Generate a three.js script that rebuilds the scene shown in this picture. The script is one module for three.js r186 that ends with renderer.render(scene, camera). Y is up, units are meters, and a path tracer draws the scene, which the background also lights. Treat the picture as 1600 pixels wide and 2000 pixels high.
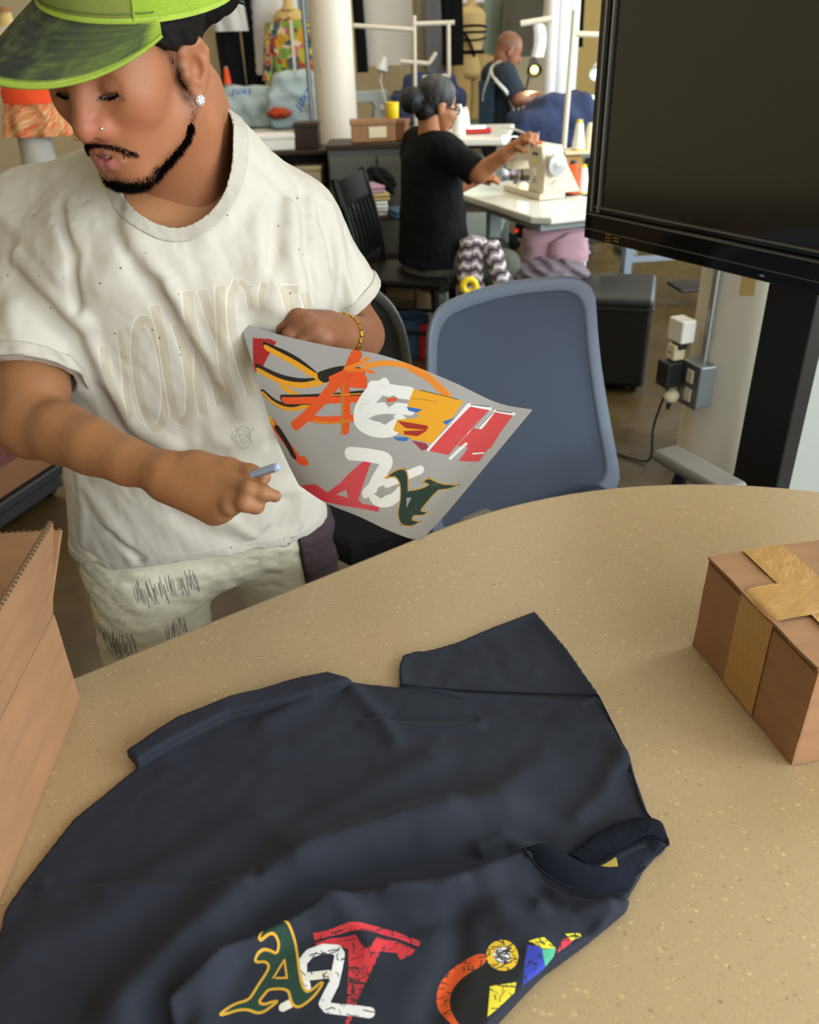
import * as THREE from 'three';
import { RoundedBoxGeometry } from 'three/addons/geometries/RoundedBoxGeometry.js';
import { RectAreaLightUniformsLib } from 'three/addons/lights/RectAreaLightUniformsLib.js';
import { mergeGeometries } from 'three/addons/utils/BufferGeometryUtils.js';

// ---------- camera, light, exposure ----------
RectAreaLightUniformsLib.init();
const scene = new THREE.Scene();
const EYE = new THREE.Vector3(0, 1.48, 0), FOCAL = 1600, W = 1600, H = 2000;
const camera = new THREE.PerspectiveCamera(2 * Math.atan(H / 2 / FOCAL) * 180 / Math.PI, W / H, 0.05, 60);
const upC = new THREE.Vector3(-95, 2795, 1600).normalize();          // the world's up in the camera's own axes: pitched down and rolled a little
const fwC = new THREE.Vector3(0, 0, -1); fwC.addScaledVector(upC, -upC.dot(fwC)).normalize();
const rtC = new THREE.Vector3().crossVectors(fwC, upC);
const camM = new THREE.Matrix4().set(rtC.x, rtC.y, rtC.z, 0, upC.x, upC.y, upC.z, 0, -fwC.x, -fwC.y, -fwC.z, 0, 0, 0, 0, 1);
camera.quaternion.setFromRotationMatrix(camM);
camera.position.copy(EYE);
camera.focus = 1.1; camera.userData.fStop = 6;
scene.add(camera);
scene.background = new THREE.Color(0.80, 0.88, 1.0);
scene.backgroundIntensity = 1.2;
const renderer = new THREE.WebGLRenderer({ antialias: true });
renderer.toneMapping = THREE.LinearToneMapping;
renderer.toneMappingExposure = 0.83;
renderer.shadowMap.enabled = true;
// daylight through the big windows: one soft light in each opening
const DAY = new THREE.Color(0.86, 0.94, 1.0), WARM = new THREE.Color(1.0, 0.85, 0.62), WARM2 = new THREE.Color(1.0, 0.76, 0.42);
function areaLight(w, h, pos, to, color, power) {
  const l = new THREE.RectAreaLight(color, power, w, h);
  l.position.set(...pos); l.lookAt(...to); scene.add(l);
}
const ROOM = { x0: -6.5, x1: 3.6, z0: -11, z1: 2.1, h: 3.7 };
areaLight(2.5, 2.4, [2.1, 1.75, 2.03], [2.1, 1.75, 0], DAY, 7.5);
for (const [z, p] of [[0.4, 11], [-3.0, 17], [-6.4, 9]]) areaLight(2.4, 2.1, [3.53, 2.0, z], [0, 2.0, z], DAY, p);
const TUBES = [[-1.9, -1.2], [-3.6, -3.4], [-1.9, -5.2], [0.6, -4.6], [-3.6, -7.2], [-1.0, -8.2], [1.2, -7.6], [0.2, -10]];
for (const [x, z] of TUBES) areaLight(1.16, 0.2, [x, 3.38, z], [x, 0, z], x < -3 ? WARM2 : WARM, z < -4 ? 46 : 15);

// ---------- helpers ----------
const V = (x, y, z) => new THREE.Vector3(x, y, z);
const camV = (px, py, z) => V((px - 800) / FOCAL * z, -(py - 1000) / FOCAL * z, -z).applyMatrix4(camM);
const at = (px, py, depth) => camV(px, py, depth).add(EYE);                       // a point at a depth before the lens
const onY = (px, py, y) => { const d = camV(px, py, 1); return d.multiplyScalar((y - EYE.y) / d.y).add(EYE); };
const onZ = (px, py, z) => { const d = camV(px, py, 1); return d.multiplyScalar(z / d.z).add(EYE); };
const taken = {};
function numbered(n) { const k = taken[n] = (taken[n] ?? -1) + 1; return k ? n + '_' + String(k).padStart(3, '0') : n; }
function tag(o, label, category, group, kind) {
  if (label) o.userData.label = label;
  if (category) o.userData.category = category;
  if (group) o.userData.group = group;
  if (kind) o.userData.kind = kind;
  return o;
}
function thing(name, label, category, pos = [0, 0, 0], turn = 0, group) {
  const o = new THREE.Group(); o.name = numbered(name); o.position.set(...pos); o.rotation.y = turn; scene.add(o);
  return tag(o, label, category, group);
}
const shade = (m) => { m.castShadow = m.receiveShadow = true; return m; };
function part(parent, name, geo, m, label) {                                       // geometry in the parent's own axes
  const o = shade(new THREE.Mesh(Array.isArray(geo) ? merge(geo) : geo, m)); o.name = name; parent.add(o);
  if (label) o.userData.label = label;
  return o;
}
function wpart(parent, name, geo, m, label) {                                      // geometry given in world axes, parent only moved
  const o = part(parent, name, geo, m, label); parent.updateWorldMatrix(true, false);
  o.geometry.applyMatrix4(parent.matrixWorld.clone().invert());
  return o;
}
function solo(name, label, category, geo, m, group) { const t = thing(name, label, category, [0, 0, 0], 0, group); scene.remove(t);
  const o = shade(new THREE.Mesh(Array.isArray(geo) ? merge(geo) : geo, m)); o.name = t.name; Object.assign(o.userData, t.userData);
  o.geometry.computeBoundingBox(); const b = o.geometry.boundingBox, c = b.getCenter(V(0, 0, 0)); c.y = b.min.y;
  o.geometry.translate(-c.x, -c.y, -c.z); o.position.copy(c); scene.add(o); return o; }
function copy(o, pos, turn, label, group) { const c = o.clone(); c.name = numbered(o.name.replace(/_\d{3}$/, '')); c.position.set(...pos); if (turn !== undefined) c.rotation.y = turn;
  c.userData = { ...o.userData }; if (label) c.userData.label = label; if (group) c.userData.group = group; scene.add(c); return c; }
function struct(name, geo, m) { const o = shade(new THREE.Mesh(Array.isArray(geo) ? merge(geo) : geo, m)); o.name = name; o.userData.kind = 'structure'; scene.add(o); return o; }
function merge(list) {
  const plain = list.map((g) => { const n = g.index ? g.toNonIndexed() : g; for (const k of Object.keys(n.attributes)) if (!['position', 'normal', 'uv'].includes(k)) n.deleteAttribute(k);
    if (!n.attributes.uv) n.setAttribute('uv', new THREE.BufferAttribute(new Float32Array(n.attributes.position.count * 2), 2)); return n; });
  return mergeGeometries(plain);
}
const bx = (w, h, d, x = 0, y = 0, z = 0, r = 0.004) => { const g = new RoundedBoxGeometry(w, h, d, 1, Math.min(r, w / 2.01, h / 2.01, d / 2.01)); g.translate(x, y, z); return g; };
const cy = (r1, r2, h, x = 0, y = 0, z = 0, n = 20) => { const g = new THREE.CylinderGeometry(r1, r2, h, n); g.translate(x, y, z); return g; };
const sp = (r, x = 0, y = 0, z = 0, sx = 1, sy = 1, sz = 1) => { const g = new THREE.SphereGeometry(r, 18, 12); g.scale(sx, sy, sz); g.translate(x, y, z); return g; };
const lathe = (pts, n = 28) => new THREE.LatheGeometry(pts.map((p) => new THREE.Vector2(p[0], p[1])), n);
const v3 = (p) => p.isVector3 ? p : V(...p);
const tube = (pts, r, n = 24, s = 8) => new THREE.TubeGeometry(new THREE.CatmullRomCurve3(pts.map(v3), false, 'centripetal'), n, r, s);
function bar(a, b, w, h = w, r = 0.002) {                                           // a square bar from a to b
  a = v3(a); b = v3(b); const L = a.distanceTo(b), g = bx(w, h, L, 0, 0, 0, r), m = new THREE.Matrix4().lookAt(a, b, Math.abs(b.y - a.y) > 0.99 * L ? V(0, 0, 1) : V(0, 1, 0));
  g.applyMatrix4(m); g.translate((a.x + b.x) / 2, (a.y + b.y) / 2, (a.z + b.z) / 2); return g;
}
const rod = (a, b, r1, r2 = r1, n = 12) => { a = v3(a); b = v3(b); const g = new THREE.CylinderGeometry(r2, r1, a.distanceTo(b), n); g.applyQuaternion(new THREE.Quaternion().setFromUnitVectors(V(0, 1, 0), b.clone().sub(a).normalize())); g.translate((a.x + b.x) / 2, (a.y + b.y) / 2, (a.z + b.z) / 2); return g; };
function plate(pts, t, y0 = 0, bevel = 0.003) {                                     // an outline in x,z raised to a slab
  const s = new THREE.Shape(pts.map((p) => new THREE.Vector2(p[0], -p[1])));
  const g = new THREE.ExtrudeGeometry(s, { depth: t - 2 * bevel, bevelEnabled: true, bevelThickness: bevel, bevelSize: bevel, bevelOffset: -bevel, bevelSegments: 2, curveSegments: 24 });
  g.translate(0, 0, bevel); g.rotateX(-Math.PI / 2); g.translate(0, y0, 0); return g;
}
let seed = 7; const rnd = () => { seed = (seed * 1664525 + 1013904223) % 4294967296; return seed / 4294967296; };
const rr = (a, b) => a + (b - a) * rnd();
const clamp = (x, a = 0, b = 1) => Math.min(b, Math.max(a, x)), mixn = (a, b, t) => a + (b - a) * t, sst = (a, b, x) => { const t = clamp((x - a) / (b - a)); return t * t * (3 - 2 * t); };
// value noise
function hash3(x, y, z) { let h = Math.imul(x, 374761393) ^ Math.imul(y, 668265263) ^ Math.imul(z, 2147483647 ^ 0x5bd1e995); h = Math.imul(h ^ (h >>> 13), 1274126177); return ((h ^ (h >>> 16)) >>> 0) / 4294967295; }
function vnoise(x, y, z) {
  const i = Math.floor(x), j = Math.floor(y), k = Math.floor(z), u = x - i, v = y - j, w = z - k, s = (t) => t * t * (3 - 2 * t), a = s(u), b = s(v), c = s(w);
  const l = (p, q, t) => p + (q - p) * t, h = (d, e, f) => hash3(i + d, j + e, k + f);
  return l(l(l(h(0, 0, 0), h(1, 0, 0), a), l(h(0, 1, 0), h(1, 1, 0), a), b), l(l(h(0, 0, 1), h(1, 0, 1), a), l(h(0, 1, 1), h(1, 1, 1), a), b), c) * 2 - 1;
}
const fbm = (x, y, z, n = 3) => { let s = 0, a = 1; for (let i = 0; i < n; i++) { s += a * vnoise(x, y, z); x = x * 2.03 + 7.1; y = y * 2.03 + 3.7; z = z * 2.03 + 1.3; a *= 0.5; } return s; };
// ---------- materials ----------
const col = (c) => new THREE.Color(c);
function pixels(n, f, srgb) {                                                       // a tile of n x n, f(u, v) -> [r, g, b] in 0..1
  const d = new Uint8Array(n * n * 4);
  for (let j = 0; j < n; j++) for (let i = 0; i < n; i++) { const c = f(i / n, j / n, i, j), o = (j * n + i) * 4; d[o] = clamp(c[0]) * 255; d[o + 1] = clamp(c[1]) * 255; d[o + 2] = clamp(c[2]) * 255; d[o + 3] = 255; }
  const t = new THREE.DataTexture(d, n, n); t.wrapS = t.wrapT = THREE.RepeatWrapping; t.magFilter = THREE.LinearFilter; t.minFilter = THREE.LinearFilter; if (srgb) t.colorSpace = THREE.SRGBColorSpace; t.needsUpdate = true; return t;
}
const tnoise = (u, v, f, s) => { const p = (x, y) => vnoise(x * f, y * f, s); const a = u * u * (3 - 2 * u), b = v * v * (3 - 2 * v); return mixn(mixn(p(u, v), p(u - 1, v), a), mixn(p(u, v - 1), p(u - 1, v - 1), a), b); };
const rep = (t, x, y = x) => { const c = t.clone(); c.repeat.set(x, y); c.needsUpdate = true; return c; };
const TX = {
  cloth: pixels(256, (u, v, i, j) => { const c = 0.5 + 0.22 * Math.sin(i * Math.PI / 2) * Math.cos(j * Math.PI / 2) + 0.2 * (hash3(i, j, 3) - 0.5) + 0.15 * tnoise(u, v, 14, 2); return [c, c, c]; }),
  grain: pixels(256, (u, v, i, j) => { const c = 0.5 + 0.35 * tnoise(u, v, 6, 1) + 0.25 * tnoise(u, v, 22, 5) + 0.12 * (hash3(i, j, 9) - 0.5); return [c, c, c]; }),
};
const M = {};
function mat(name, c, rough = 0.7, o = {}) { const { metal = 0, ...rest } = o; return M[name] = new THREE.MeshPhysicalMaterial({ color: typeof c === 'string' ? col(c) : c, roughness: rough, metalness: metal, ...rest }); }
const fab = (name, c, o = {}) => mat(name, c, 0.92, { specularIntensity: 0.4, bumpMap: rep(TX.cloth, o.k ?? 20), bumpScale: 0.0006, sheen: 0.08, sheenRoughness: 0.6, side: THREE.DoubleSide, ...(delete o.k, o) });
mat('blackMetal', '#141413', 0.45); mat('blackPlastic', '#121213', 0.5, { bumpMap: rep(TX.grain, 8), bumpScale: 0.0003 }); mat('glossBlack', '#0c0b0a', 0.14);
mat('white', '#e6e3dc', 0.5); mat('whitePaint', '#d8d4c8', 0.45); mat('cream', '#d9cdab', 0.45); mat('greyMetal', '#8b9296', 0.4, { metal: 0.7 }); mat('steel', '#b9bbbb', 0.3, { metal: 0.9 });
mat('wood', '#8a6238', 0.6); mat('darkWood', '#2c1a10', 0.55); mat('blackWood', '#080707', 0.5, { specularIntensity: 0.4 }); mat('gold', '#c99a3c', 0.25, { metal: 0.95 }); mat('orange', '#e8501c', 0.6); mat('yellow', '#f0cf1a', 0.55); mat('red', '#b3201c', 0.6);
mat('legGreen', '#7b8884', 0.5); mat('greenTable', '#3f6a4c', 0.5); mat('silver', '#dfe2e6', 0.2, { metal: 0.9 });
fab('navyCover', '#38415f'); fab('blueCover', '#a9bcc2'); fab('black', '#09090b', { k: 30, sheen: 0 }); fab('greyPants', '#565a50'); fab('tee', '#2b333b');
fab('mauve', '#a68590'); fab('greyMauve', '#6c626b'); fab('darkCloth', '#191a20'); fab('greyCloth', '#b3b0a8'); fab('whiteCloth', '#dcdcdc'); fab('tanCloth', '#b29764'); fab('orangeCloth', '#e2502a'); fab('denim', '#37506a');
fab('charcoal', '#2b2c31'); fab('beigeForm', '#cdb27a', { k: 40 });
// ---------- signed distance modelling ----------
const cap = (a, b, ra, rb = ra) => { a = v3(a); b = v3(b); const bx_ = b.x - a.x, by = b.y - a.y, bz = b.z - a.z, l2 = bx_ * bx_ + by * by + bz * bz || 1e-9;
  return (x, y, z) => { const px = x - a.x, py = y - a.y, pz = z - a.z, h = clamp((px * bx_ + py * by + pz * bz) / l2); const dx = px - bx_ * h, dy = py - by * h, dz = pz - bz * h; return Math.sqrt(dx * dx + dy * dy + dz * dz) - ra - (rb - ra) * h; }; };
const chain = (pts, k = 0.004) => un(k, ...pts.slice(1).map((p, i) => cap(pts[i][0], p[0], pts[i][1], p[1])));
const ball = (c, r) => { c = v3(c); return (x, y, z) => Math.hypot(x - c.x, y - c.y, z - c.z) - r; };
const ell = (c, r, e) => { c = v3(c); const m = e ? new THREE.Matrix4().makeRotationFromEuler(new THREE.Euler(...e)).transpose().elements : null; const [a, b, d] = r;
  return (x, y, z) => { let px = x - c.x, py = y - c.y, pz = z - c.z; if (m) { const qx = m[0] * px + m[4] * py + m[8] * pz, qy = m[1] * px + m[5] * py + m[9] * pz, qz = m[2] * px + m[6] * py + m[10] * pz; px = qx; py = qy; pz = qz; }
    const k0 = Math.hypot(px / a, py / b, pz / d), k1 = Math.hypot(px / a / a, py / b / b, pz / d / d); return k1 < 1e-9 ? -Math.min(a, b, d) : k0 * (k0 - 1) / k1; }; };
// an elliptic tapered limb: half widths wa, wb across 'side', half depths da, db across the third axis
const slab = (a, b, side, wa, da, wb, db, round = 0.5) => { a = v3(a); b = v3(b); const ax = b.clone().sub(a), L = ax.length(); ax.divideScalar(L); const s = v3(side).clone().addScaledVector(ax, -v3(side).dot(ax)).normalize(), t = new THREE.Vector3().crossVectors(ax, s);
  return (x, y, z) => { const px = x - a.x, py = y - a.y, pz = z - a.z, h = px * ax.x + py * ax.y + pz * ax.z, q = clamp(h / L), w = wa + (wb - wa) * q, d = da + (db - da) * q, u = px * s.x + py * s.y + pz * s.z, v = px * t.x + py * t.y + pz * t.z, e = h < 0 ? h : h > L ? h - L : 0;
    const m = Math.min(w, d) * round * 2, k0 = Math.hypot(u / w, v / d, e / m), k1 = Math.hypot(u / w / w, v / d / d, e / m / m); return k1 < 1e-9 ? -Math.min(w, d) : k0 * (k0 - 1) / k1; }; };
const smin = (a, b, k) => { if (k <= 0) return Math.min(a, b); const h = Math.max(k - Math.abs(a - b), 0) / k; return Math.min(a, b) - h * h * k * 0.25; };
const un = (k, ...f) => (x, y, z) => { let d = f[0](x, y, z); for (let i = 1; i < f.length; i++) d = smin(d, f[i](x, y, z), k); return d; };
const cut = (k, f, ...g) => (x, y, z) => { let d = f(x, y, z); for (const q of g) d = -smin(-d, q(x, y, z), k); return d; };
const both = (f, g) => (x, y, z) => Math.max(f(x, y, z), g(x, y, z));
const half = (p, n) => { p = v3(p); n = v3(n).clone().normalize(); const o = p.dot(n); return (x, y, z) => x * n.x + y * n.y + z * n.z - o; };   // negative behind the plane
function surface(f, lo, hi, h, colour) {                                            // surface nets over the zero set of f
  lo = v3(lo); hi = v3(hi); const nx = Math.ceil((hi.x - lo.x) / h) + 1, ny = Math.ceil((hi.y - lo.y) / h) + 1, nz = Math.ceil((hi.z - lo.z) / h) + 1, B = 6;
  const g = new Float32Array(nx * ny * nz), id = (i, j, k) => i + nx * (j + ny * k), far = B * h * 1.6;
  for (let k = 0; k < nz; k += B) for (let j = 0; j < ny; j += B) for (let i = 0; i < nx; i += B) {
    const d = f(lo.x + (i + B / 2) * h, lo.y + (j + B / 2) * h, lo.z + (k + B / 2) * h), skip = Math.abs(d) > far;
    for (let c = k; c < Math.min(k + B, nz); c++) for (let b = j; b < Math.min(j + B, ny); b++) for (let a = i; a < Math.min(i + B, nx); a++) g[id(a, b, c)] = skip ? d : f(lo.x + a * h, lo.y + b * h, lo.z + c * h);
  }
  const P = [], vid = new Int32Array(nx * ny * nz).fill(-1), I = [], o = [0, 1, nx, nx + 1, nx * ny, nx * ny + 1, nx * ny + nx, nx * ny + nx + 1];
  const E = [[0, 1], [2, 3], [4, 5], [6, 7], [0, 2], [1, 3], [4, 6], [5, 7], [0, 4], [1, 5], [2, 6], [3, 7]];
  for (let k = 0; k < nz - 1; k++) for (let j = 0; j < ny - 1; j++) for (let i = 0; i < nx - 1; i++) {
    const b = id(i, j, k); let m = 0; for (let c = 0; c < 8; c++) if (g[b + o[c]] < 0) m |= 1 << c;
    if (m === 0 || m === 255) continue;
    let x = 0, y = 0, z = 0, n = 0;
    for (const [p, q] of E) { const s = (m >> p) & 1, t = (m >> q) & 1; if (s === t) continue; const ga = g[b + o[p]], gb = g[b + o[q]], w = ga / (ga - gb); x += mixn(p & 1, q & 1, w); y += mixn((p >> 1) & 1, (q >> 1) & 1, w); z += mixn(p >> 2, q >> 2, w); n++; }
    vid[b] = P.length / 3; P.push(lo.x + (i + x / n) * h, lo.y + (j + y / n) * h, lo.z + (k + z / n) * h);
  }
  for (let k = 1; k < nz - 1; k++) for (let j = 1; j < ny - 1; j++) for (let i = 1; i < nx - 1; i++) {
    const b = id(i, j, k), s = g[b] < 0;
    for (const [d, u, v] of [[1, nx, nx * ny], [nx, nx * ny, 1], [nx * ny, 1, nx]]) { if ((g[b + d] < 0) === s) continue;
      const A = vid[b - u - v], Bq = vid[b - v], C = vid[b], D = vid[b - u]; if (A < 0 || Bq < 0 || C < 0 || D < 0) continue;
      if (s) I.push(A, Bq, C, A, C, D); else I.push(A, C, Bq, A, D, C); }
  }
  const n = P.length / 3, N = new Float32Array(n * 3), UV = new Float32Array(n * 2), C = colour ? new Float32Array(n * 3) : null, e = h * 0.6;
  for (let i = 0; i < n; i++) { const x = P[3 * i], y = P[3 * i + 1], z = P[3 * i + 2]; let a = f(x + e, y, z) - f(x - e, y, z), b = f(x, y + e, z) - f(x, y - e, z), c = f(x, y, z + e) - f(x, y, z - e), l = Math.hypot(a, b, c) || 1; a /= l; b /= l; c /= l;
    N[3 * i] = a; N[3 * i + 1] = b; N[3 * i + 2] = c; UV[2 * i] = x + z * 0.6; UV[2 * i + 1] = y + z * 0.3; if (C) { const q = colour(x, y, z, a, b, c); C[3 * i] = q[0]; C[3 * i + 1] = q[1]; C[3 * i + 2] = q[2]; } }
  const geo = new THREE.BufferGeometry(); geo.setAttribute('position', new THREE.Float32BufferAttribute(P, 3)); geo.setAttribute('normal', new THREE.BufferAttribute(N, 3)); geo.setAttribute('uv', new THREE.BufferAttribute(UV, 2)); if (C) geo.setAttribute('color', new THREE.BufferAttribute(C, 3)); geo.setIndex(I); return geo;
}
function hit(f, px, py, z0, z1) { let t = z0; for (let i = 0; i < 90; i++) { const p = at(px, py, t), d = f(p.x, p.y, p.z); if (d < 0.0006) return p; t += Math.max(d * 0.8, 0.0006); if (t > z1) break; } return null; }
const lin = (hex) => { const c = col(hex); return [c.r, c.g, c.b]; };
const lerp3 = (a, b, t) => [mixn(a[0], b[0], t), mixn(a[1], b[1], t), mixn(a[2], b[2], t)];
function canvasTex(w, h, draw) { const c = document.createElement('canvas'); c.width = w; c.height = h; const g = c.getContext('2d'); draw(g, w, h); const t = new THREE.CanvasTexture(c); t.colorSpace = THREE.SRGBColorSpace; return t; }
// ---------- the room ----------
{
  const { x0, x1, z0, z1, h } = ROOM, t = 0.2;
  const floorT = pixels(512, (u, v, i, j) => { const a = tnoise(u, v, 5, 3), b = tnoise(u, v, 17, 8), c = tnoise(u, v, 60, 4), s = hash3(i, j, 2) > 0.996 ? 0.12 : 0, k = 0.9 + 0.16 * a + 0.13 * b + 0.1 * c - s; return [0.30 * k, 0.235 * k, 0.115 * k]; }, true);
  const floorR = pixels(256, (u, v) => { const c = 0.34 + 0.12 * tnoise(u, v, 9, 6) + 0.08 * tnoise(u, v, 31, 2); return [c, c, c]; });
  const fm = mat('floor', '#ffffff', 1, { map: rep(floorT, 0.45), roughnessMap: rep(floorR, 0.6), bumpMap: rep(TX.grain, 1.4), bumpScale: 0.0006 });
  const wallT = pixels(256, (u, v, i, j) => { const c = 0.985 + 0.02 * tnoise(u, v, 7, 3) + 0.015 * tnoise(u, v, 40, 1); return [0.86 * c, 0.80 * c, 0.66 * c]; }, true);
  const wm = mat('wall', '#ffffff', 0.85, { map: rep(wallT, 0.7), bumpMap: rep(TX.grain, 3), bumpScale: 0.0008 });
  const cm = mat('ceilingPaint', '#cfc8b4', 0.9, { bumpMap: rep(TX.grain, 2), bumpScale: 0.001 });
  const uvBox = (w, hh, d, x, y, z) => { const g = new THREE.BoxGeometry(w, hh, d), p = g.attributes.position, n = g.attributes.normal, q = g.attributes.uv; for (let i = 0; i < p.count; i++) { const X = p.getX(i) + x, Y = p.getY(i) + y, Z = p.getZ(i) + z; Math.abs(n.getY(i)) > 0.5 ? q.setXY(i, X, Z) : Math.abs(n.getX(i)) > 0.5 ? q.setXY(i, Z, Y) : q.setXY(i, X, Y); } g.translate(x, y, z); return g; };
  struct('floor', uvBox(x1 - x0 + 2 * t, t, z1 - z0 + 2 * t, (x0 + x1) / 2, -t / 2, (z0 + z1) / 2), fm);
  struct('ceiling', uvBox(x1 - x0 + 2 * t, t, z1 - z0 + 2 * t, (x0 + x1) / 2, h + t / 2, (z0 + z1) / 2), cm);
  struct('wall_back', uvBox(x1 - x0 + 2 * t, h, t, (x0 + x1) / 2, h / 2, z0 - t / 2), wm);
  struct('wall_left', uvBox(t, h, z1 - z0, x0 - t / 2, h / 2, (z0 + z1) / 2), wm);
  const y0 = 0.95, y1 = 3.05, wr = [uvBox(t, y0, z1 - z0, x1 + t / 2, y0 / 2, (z0 + z1) / 2), uvBox(t, h - y1, z1 - z0, x1 + t / 2, (h + y1) / 2, (z0 + z1) / 2)], yf = 0.5, wf = [uvBox(x1 - x0, yf, t, (x0 + x1) / 2, yf / 2, z1 + t / 2), uvBox(x1 - x0, h - y1, t, (x0 + x1) / 2, (h + y1) / 2, z1 + t / 2)];
  const zs = [[-0.85, 1.65], [-4.25, -1.75], [-7.65, -5.15]], xs = [[0.8, 3.4]];
  const gaps = (list, a, b) => { const s = [...list].sort((p, q) => p[0] - q[0]), r = []; let c = a; for (const [p, q] of s) { r.push([c, p]); c = q; } r.push([c, b]); return r; };
  for (const [a, b] of gaps(zs, z0, z1)) wr.push(uvBox(t, y1 - y0, b - a, x1 + t / 2, (y0 + y1) / 2, (a + b) / 2));
  for (const [a, b] of gaps(xs, x0, x1)) wf.push(uvBox(b - a, y1 - yf, t, (a + b) / 2, (yf + y1) / 2, z1 + t / 2));
  struct('wall_right', wr, wm); struct('wall_front', wf, wm);
  const glass = mat('pane', '#ffffff', 0.02, { transmission: 1, thickness: 0, ior: 1.5 }), fr = M.whitePaint; let n = 1;
  const win = (along, c, a, b) => { const w = new THREE.Group(); w.name = 'window_' + n++; w.userData.kind = 'structure'; scene.add(w); const L = b - a, s0 = along === 'z' ? y0 : yf; w.position.set(along === 'z' ? c : (a + b) / 2, s0, along === 'z' ? (a + b) / 2 : c); if (along === 'z') w.rotation.y = Math.PI / 2;
    const H = y1 - s0, f = [bx(L, 0.06, 0.08, 0, 0.03), bx(L, 0.06, 0.08, 0, H - 0.03), bx(0.06, H - 0.12, 0.08, -L / 2 + 0.03, H / 2), bx(0.06, H - 0.12, 0.08, L / 2 - 0.03, H / 2)]; part(w, 'window_frame', f, fr);
    for (let i = 1; i < 4; i++) part(w, 'mullion', bx(0.03, H - 0.12, 0.05, -L / 2 + i * L / 4, H / 2), fr);
    for (let i = 0; i < 4; i++) part(w, 'pane', new THREE.BoxGeometry(L / 4 - 0.04, H - 0.12, 0.004).translate(-L / 2 + (i + 0.5) * L / 4, H / 2, 0.03), glass); };
  for (const [a, b] of zs) win('z', x1 + t / 2, a, b);
  for (const [a, b] of xs) win('x', z1 + t / 2, a, b);
  // ceiling fittings
  const glow = new THREE.MeshStandardMaterial({ color: '#fff4d8', emissive: WARM, emissiveIntensity: 4, roughness: 0.6 });
  const where = ['over the young man and the left end of the table', 'over the kraft carton left of the young man', 'in front of the low shelf unit', 'over the seated woman', 'over the striped flounced skirt', 'over the grey overlock machine', 'over the bald man', 'over the tan trousered dress form'];
  for (const [k, [x, z]] of TUBES.entries()) { const t = thing('ceiling_light', `ceiling batten lamp hanging ${where[k]}`, 'lamp', [x, 3.39, z]); part(t, 'housing', bx(1.22, 0.05, 0.24, 0, 0.04, 0, 0.01), M.whitePaint); part(t, 'tube', bx(1.16, 0.03, 0.2, 0, 0.005, 0, 0.01), glow); for (const s of [-0.5, 0.5]) part(t, 'hanger', cy(0.006, 0.006, 0.26, s, 0.19, 0, 8), M.greyMetal); }
  // columns
  const pm = mat('columnPaint', '#ffffff', 0.5, { map: rep(pixels(256, (u, v) => { const c = 0.97 + 0.03 * tnoise(u, v, 6, 5), s = sst(0.55, 0.8, tnoise(u, v, 9, 12)) * sst(0.2, 0.6, tnoise(u, v, 40, 3)); return [0.885 * c - 0.12 * s, 0.855 * c - 0.2 * s, 0.79 * c - 0.22 * s]; }, true), 1, 0.8), bumpMap: rep(TX.grain, 2), bumpScale: 0.0012 });
  const c1 = thing('round_column', 'tall cream painted round column rising behind the white shirted man’s shoulder', 'column', [-0.455, 0, -7.0]);
  const colG = (r) => { const g = new THREE.CylinderGeometry(r, r, h, 40, 1); g.translate(0, h / 2, 0); return g; };
  part(c1, 'shaft', colG(0.155), pm); part(c1, 'pipe', [rod([-0.19, 0, 0.03], [-0.19, h, 0.03], 0.018)], M.greyMetal); for (const y of [0.6, 1.6, 2.6]) part(c1, 'pipe_clip', bx(0.06, 0.02, 0.03, -0.17, y, 0.03), M.greyMetal);
  const c2 = thing('round_column', 'thick white round column with taped patch and conduit beside the television post', 'column', [1.24, 0, -2.95]);
  part(c2, 'shaft', colG(0.157), pm);
  const arc = (a0, a1, y0, y1, r) => { const g = new THREE.CylinderGeometry(r, r, y1 - y0, 10, 1, true, a0, a1 - a0); g.translate(0, (y0 + y1) / 2, 0); return g; };
  part(c2, 'masking_tape', arc(-0.5, -0.2, 0.69, 0.80, 0.1578), mat('maskingTape', '#c2a162', 0.7), 'square of tan masking tape');
  // conduit, box and what is plugged into it
  const cd = thing('electrical_conduit', 'grey metal conduit with outlet box running down the thick white column', 'conduit', [1.24, 0, -2.95]);
  const ca = -1.0, cr = 0.172, cx = Math.sin(ca) * cr, cz = Math.cos(ca) * cr;
  part(cd, 'pipe', rod([cx, 0.44, cz], [cx, h, cz], 0.013), M.steel); for (const y of [0.86, 1.7]) part(cd, 'strap', bx(0.055, 0.02, 0.03, cx, y, cz), M.steel);
  const bxg = new THREE.Group(); bxg.name = 'outlet_box'; cd.add(bxg); bxg.position.set(cx * 1.13, 0.36, cz * 1.13); bxg.rotation.y = ca - 0.25;
  part(bxg, 'box_body', bx(0.115, 0.16, 0.07, 0, 0, 0, 0.008), M.greyMetal); part(bxg, 'cover_plate', bx(0.12, 0.165, 0.006, 0, 0, 0.037, 0.003), mat('dullZinc', '#7d8387', 0.35, { metal: 0.8 })); part(bxg, 'outlet', [bx(0.035, 0.05, 0.006, 0.01, 0.035, 0.042), bx(0.035, 0.05, 0.006, 0.01, -0.035, 0.042)], mat('ivory', '#cfc6b2', 0.4));
  const bp = V(cx * 1.13, 0.36, cz * 1.13).add(cd.position), bo = (x, y, z) => V(x, y, z).applyAxisAngle(V(0, 1, 0), ca - 0.25).add(bp);
  const pl = (name, label, g, m, p) => { const t = thing(name, label, 'plug', p.toArray(), ca - 0.25); for (const [n2, g2, m2] of g) part(t, n2, g2, m2); return t; };
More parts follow.
